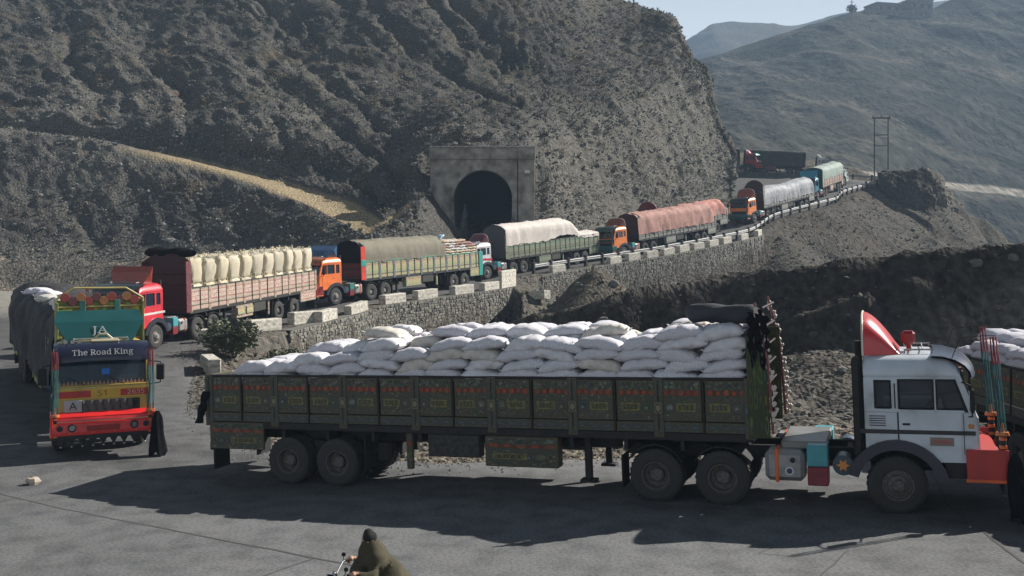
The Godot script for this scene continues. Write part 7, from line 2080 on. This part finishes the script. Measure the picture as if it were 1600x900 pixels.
	for z in [-1.0, 1.0]:
		bones.append([Vector3(-0.22, 0.90, 0.09 * z), Vector3(0.18, 0.80, 0.21 * z), 0.095, 0.07]); bones.append([Vector3(0.18, 0.80, 0.21 * z), Vector3(-0.02, 0.42, 0.20 * z), 0.062, 0.042]); bones.append([Vector3(-0.05, 0.37, 0.2 * z), Vector3(0.13, 0.345, 0.22 * z), 0.042, 0.035])
		bones.append([Vector3(-0.12, 1.25, 0.17 * z), Vector3(-0.03, 1.06, 0.34 * z), 0.055, 0.042]); bones.append([Vector3(-0.03, 1.06, 0.34 * z), Vector3(0.15, 1.14, 0.36 * z), 0.04, 0.028])
	nets(b, bones, 0.022, Vector3(-0.45, 0.25, -0.5), Vector3(0.35, 1.46, 0.5), 0.05)
	# head, looking ahead and a little to the far side
	var hb := []
	var hx := Transform3D(Basis(Vector3.UP, -0.35) * Basis(Vector3(0, 0, 1), -0.12), Vector3(-0.04, 1.46, 0))
	for q in [[0, 0.06, 0, 0, 0.05, 0, 0.092, 0.09], [0.02, -0.02, 0, 0.05, -0.05, 0, 0.065, 0.045], [0.085, 0.025, 0, 0.105, -0.012, 0, 0.012, 0.017], [0.07, 0.045, -0.03, 0.07, 0.045, 0.03, 0.022, 0.022], [0.06, -0.045, -0.018, 0.06, -0.045, 0.018, 0.02, 0.02], [-0.01, 0.02, 0.088, -0.015, -0.02, 0.085, 0.014, 0.01], [-0.01, 0.02, -0.088, -0.015, -0.02, -0.085, 0.014, 0.01], [-0.03, -0.05, 0, -0.03, -0.12, 0, 0.055, 0.058]]:
		hb.append([hx * Vector3(q[0], q[1], q[2]), hx * Vector3(q[3], q[4], q[5]), q[6], q[7], 0.025])
	nets(b, hb, 0.009, Vector3(-0.2, 1.30, -0.16), Vector3(0.14, 1.66, 0.16), 0.025)
	for z in [-1.0, 1.0]:   # hands closed round the grips
		var g := []
		g.append([Vector3(0.14, 1.14, 0.36 * z), Vector3(0.185, 1.145, 0.355 * z), 0.030, 0.034, 0.02])
		g.append([Vector3(0.19, 1.148, 0.325 * z), Vector3(0.195, 1.148, 0.385 * z), 0.026, 0.024, 0.02])
		for k in 4:
			var zz: float = (0.312 + 0.0225 * k) * z
			var r: float = [0.0095, 0.0098, 0.0095, 0.008][k]
			var l: float = [0.92, 1.0, 0.95, 0.8][k]
			var p0 := Vector3(0.205, 1.155, zz); var p1 := Vector3(0.205 + 0.036 * l, 1.140, zz); var p2 := Vector3(0.205 + 0.034 * l, 1.108, zz); var p3 := Vector3(0.213, 1.090, zz)
			g.append([p0, p1, r * 1.1, r, 0.006]); g.append([p1, p2, r, r * 0.95, 0.006]); g.append([p2, p3, r * 0.95, r * 0.85, 0.006])
		g.append([Vector3(0.18, 1.135, 0.318 * z), Vector3(0.205, 1.105, 0.302 * z), 0.013, 0.011, 0.01]); g.append([Vector3(0.205, 1.105, 0.302 * z), Vector3(0.235, 1.10, 0.300 * z), 0.011, 0.009, 0.006])
		nets(b, g, 0.0055, Vector3(0.09, 1.06, 0.26 if z > 0 else -0.44), Vector3(0.29, 1.20, 0.44 if z > 0 else -0.26), 0.012)
	var o := inst("person", b.mesh(), skin)
	o.transform = at_bike
	tag(o, "person in a dark cap and olive-brown shawl riding the red motorcycle, seen from behind", "person")
	b = MB.new()
	var sh := [[Vector3(-0.30, 0.84, 0), Vector3(-0.13, 1.24, 0), 0.26, 0.15], [Vector3(-0.13, 1.26, -0.15), Vector3(-0.13, 1.26, 0.15), 0.10, 0.10], [Vector3(-0.12, 1.30, 0), Vector3(-0.055, 1.45, 0), 0.14, 0.098], [Vector3(-0.13, 1.26, -0.1), Vector3(-0.06, 1.40, 0), 0.12, 0.1], [Vector3(-0.13, 1.26, 0.1), Vector3(-0.06, 1.40, 0), 0.12, 0.1], [Vector3(-0.02, 1.37, 0), Vector3(0.0, 1.34, 0), 0.09, 0.085], [Vector3(-0.38, 0.84, -0.1), Vector3(-0.30, 1.05, 0.0), 0.16, 0.18], [Vector3(-0.2, 0.85, 0), Vector3(0.12, 0.88, 0), 0.24, 0.17], [Vector3(-0.08, 1.22, 0), Vector3(0.12, 0.95, 0), 0.15, 0.17], [Vector3(-0.42, 0.80, 0), Vector3(-0.30, 1.0, 0), 0.20, 0.20]]
	for z in [-1.0, 1.0]:
		sh.append([Vector3(-0.12, 1.25, 0.17 * z), Vector3(-0.04, 1.06, 0.33 * z), 0.095, 0.085]); sh.append([Vector3(-0.04, 1.06, 0.34 * z), Vector3(0.06, 1.10, 0.35 * z), 0.075, 0.05]); sh.append([Vector3(-0.2, 0.88, 0.16 * z), Vector3(0.1, 0.84, 0.22 * z), 0.14, 0.10]); sh.append([Vector3(-0.03, 1.03, 0.3 * z), Vector3(-0.05, 0.9, 0.24 * z), 0.07, 0.09])
	sh.append([Vector3(-0.04, 1.06, -0.33), Vector3(0.13, 1.10, -0.35), 0.085, 0.075]); sh.append([Vector3(0.12, 1.10, -0.35), Vector3(0.16, 1.08, -0.34), 0.07, 0.06])
	nets(b, sh, 0.021, Vector3(-0.75, 0.5, -0.55), Vector3(0.4, 1.56, 0.55), 0.08)
	var f := FastNoiseLite.new(); f.seed = 6; f.frequency = 5.0
	for i in b.v.size():   # folds running down from the neck
		var p := b.v[i]
		var a := atan2(p.z, p.x + 0.1)
		var r := smooth(1.42, 1.1, p.y)
		b.v[i] = p + b.n[i] * (0.026 * sin(a * 7.0 + p.y * 11.0 + 5.0 * f.get_noise_3dv(p * 0.35)) + 0.016 * f.get_noise_3dv(p)) * (0.4 + r)
	part("shawl", b, cloth, o)
	b = MB.new()
	var tr := []
	for z in [-1.0, 1.0]:
		tr.append([Vector3(-0.22, 0.88, 0.10 * z), Vector3(0.18, 0.79, 0.21 * z), 0.125, 0.10]); tr.append([Vector3(0.18, 0.79, 0.21 * z), Vector3(0.0, 0.46, 0.20 * z), 0.09, 0.075])
	nets(b, tr, 0.022, Vector3(-0.45, 0.3, -0.45), Vector3(0.4, 1.1, 0.45), 0.04)
	part("trousers", b, worn(Color(0.03, 0.026, 0.022), 0.95, M.t_fine, 2.0), o)
	b = MB.new()
	var cb := []
	for q in [[-0.012, 0.085, 0, -0.005, 0.12, 0, 0.088, 0.068], [-0.01, 0.075, -0.03, -0.01, 0.075, 0.03, 0.080, 0.080], [-0.05, 0.04, 0, -0.05, 0.07, 0, 0.068, 0.068]]: cb.append([hx * Vector3(q[0], q[1], q[2]), hx * Vector3(q[3], q[4], q[5]), q[6], q[7], 0.02])
	nets(b, cb, 0.011, Vector3(-0.25, 1.38, -0.2), Vector3(0.15, 1.72, 0.2), 0.02)
	part("cap", b, worn(Color(0.014, 0.013, 0.013), 0.95, M.t_fine, 4.0), o)
	for z in [-1.0, 1.0]:
		b = MB.new(); nets(b, [[Vector3(-0.06, 0.375, 0.2 * z), Vector3(0.14, 0.35, 0.22 * z), 0.05, 0.042]], 0.012, Vector3(-0.2, 0.25, 0.1 if z > 0 else -0.34), Vector3(0.25, 0.48, 0.34 if z > 0 else -0.1), 0.02)
		part("shoe", b, M.rubber, o)
func _ready():
	# camera, sky, sun
	var cam := Camera3D.new()
	cam.name = "camera"
	cam.projection = Camera3D.PROJECTION_FRUSTUM
	cam.keep_aspect = Camera3D.KEEP_HEIGHT
	cam.near = 0.5; cam.far = 4000.0
	cam.size = 0.5 * 900.0 / F
	cam.frustum_offset = Vector2(0, -0.5 * 70.0 / F)
	cam.position = Vector3(0, CAM_H, 0)
	add_child(cam)
	cam.current = true
	var sky := ProceduralSkyMaterial.new()
	sky.sky_top_color = Color(0.17, 0.20, 0.25)
	sky.sky_horizon_color = Color(0.945, 0.975, 1.0)
	sky.sky_curve = 0.18
	sky.sky_energy_multiplier = 0.94
	sky.ground_horizon_color = Color(0.32, 0.32, 0.32); sky.ground_bottom_color = Color(0.12, 0.12, 0.12)
	sky.sun_angle_max = 8.0
	var env := Environment.new()
	env.background_mode = Environment.BG_SKY
	env.sky = Sky.new(); env.sky.sky_material = sky
	env.tonemap_mode = Environment.TONE_MAPPER_LINEAR
	env.tonemap_exposure = 2.0
	env.sdfgi_enabled = true; env.ssao_enabled = true; env.ssil_enabled = true
	env.fog_enabled = true; env.fog_density = 0.00044; env.fog_light_color = Color(0.74, 0.86, 0.98)
	var we := WorldEnvironment.new()
	we.name = "world_environment"
	we.environment = env
	add_child(we)
	var sun := DirectionalLight3D.new()
	sun.name = "sun"
	sun.light_energy = 1.6; sun.light_angular_distance = 0.5; sun.light_color = Color(1.0, 0.98, 0.95); sun.shadow_enabled = true
	add_child(sun)
	sun.look_at_from_position(Vector3(90, 72, -43), Vector3.ZERO)
	rng.seed = 77
	var t0 := Time.get_ticks_msec()
	make_materials()
	make_land()
	print("land ", Time.get_ticks_msec() - t0)
	build_ground()
	build_hill()
	print("hill ", Time.get_ticks_msec() - t0)
	build_tunnel()
	print("tunnel ", Time.get_ticks_msec() - t0)
	build_trucks()
	print("trucks ", Time.get_ticks_msec() - t0)
	build_roadside()
	build_scatter()
	build_far()
	build_rider()
	print("all ", Time.get_ticks_msec() - t0)
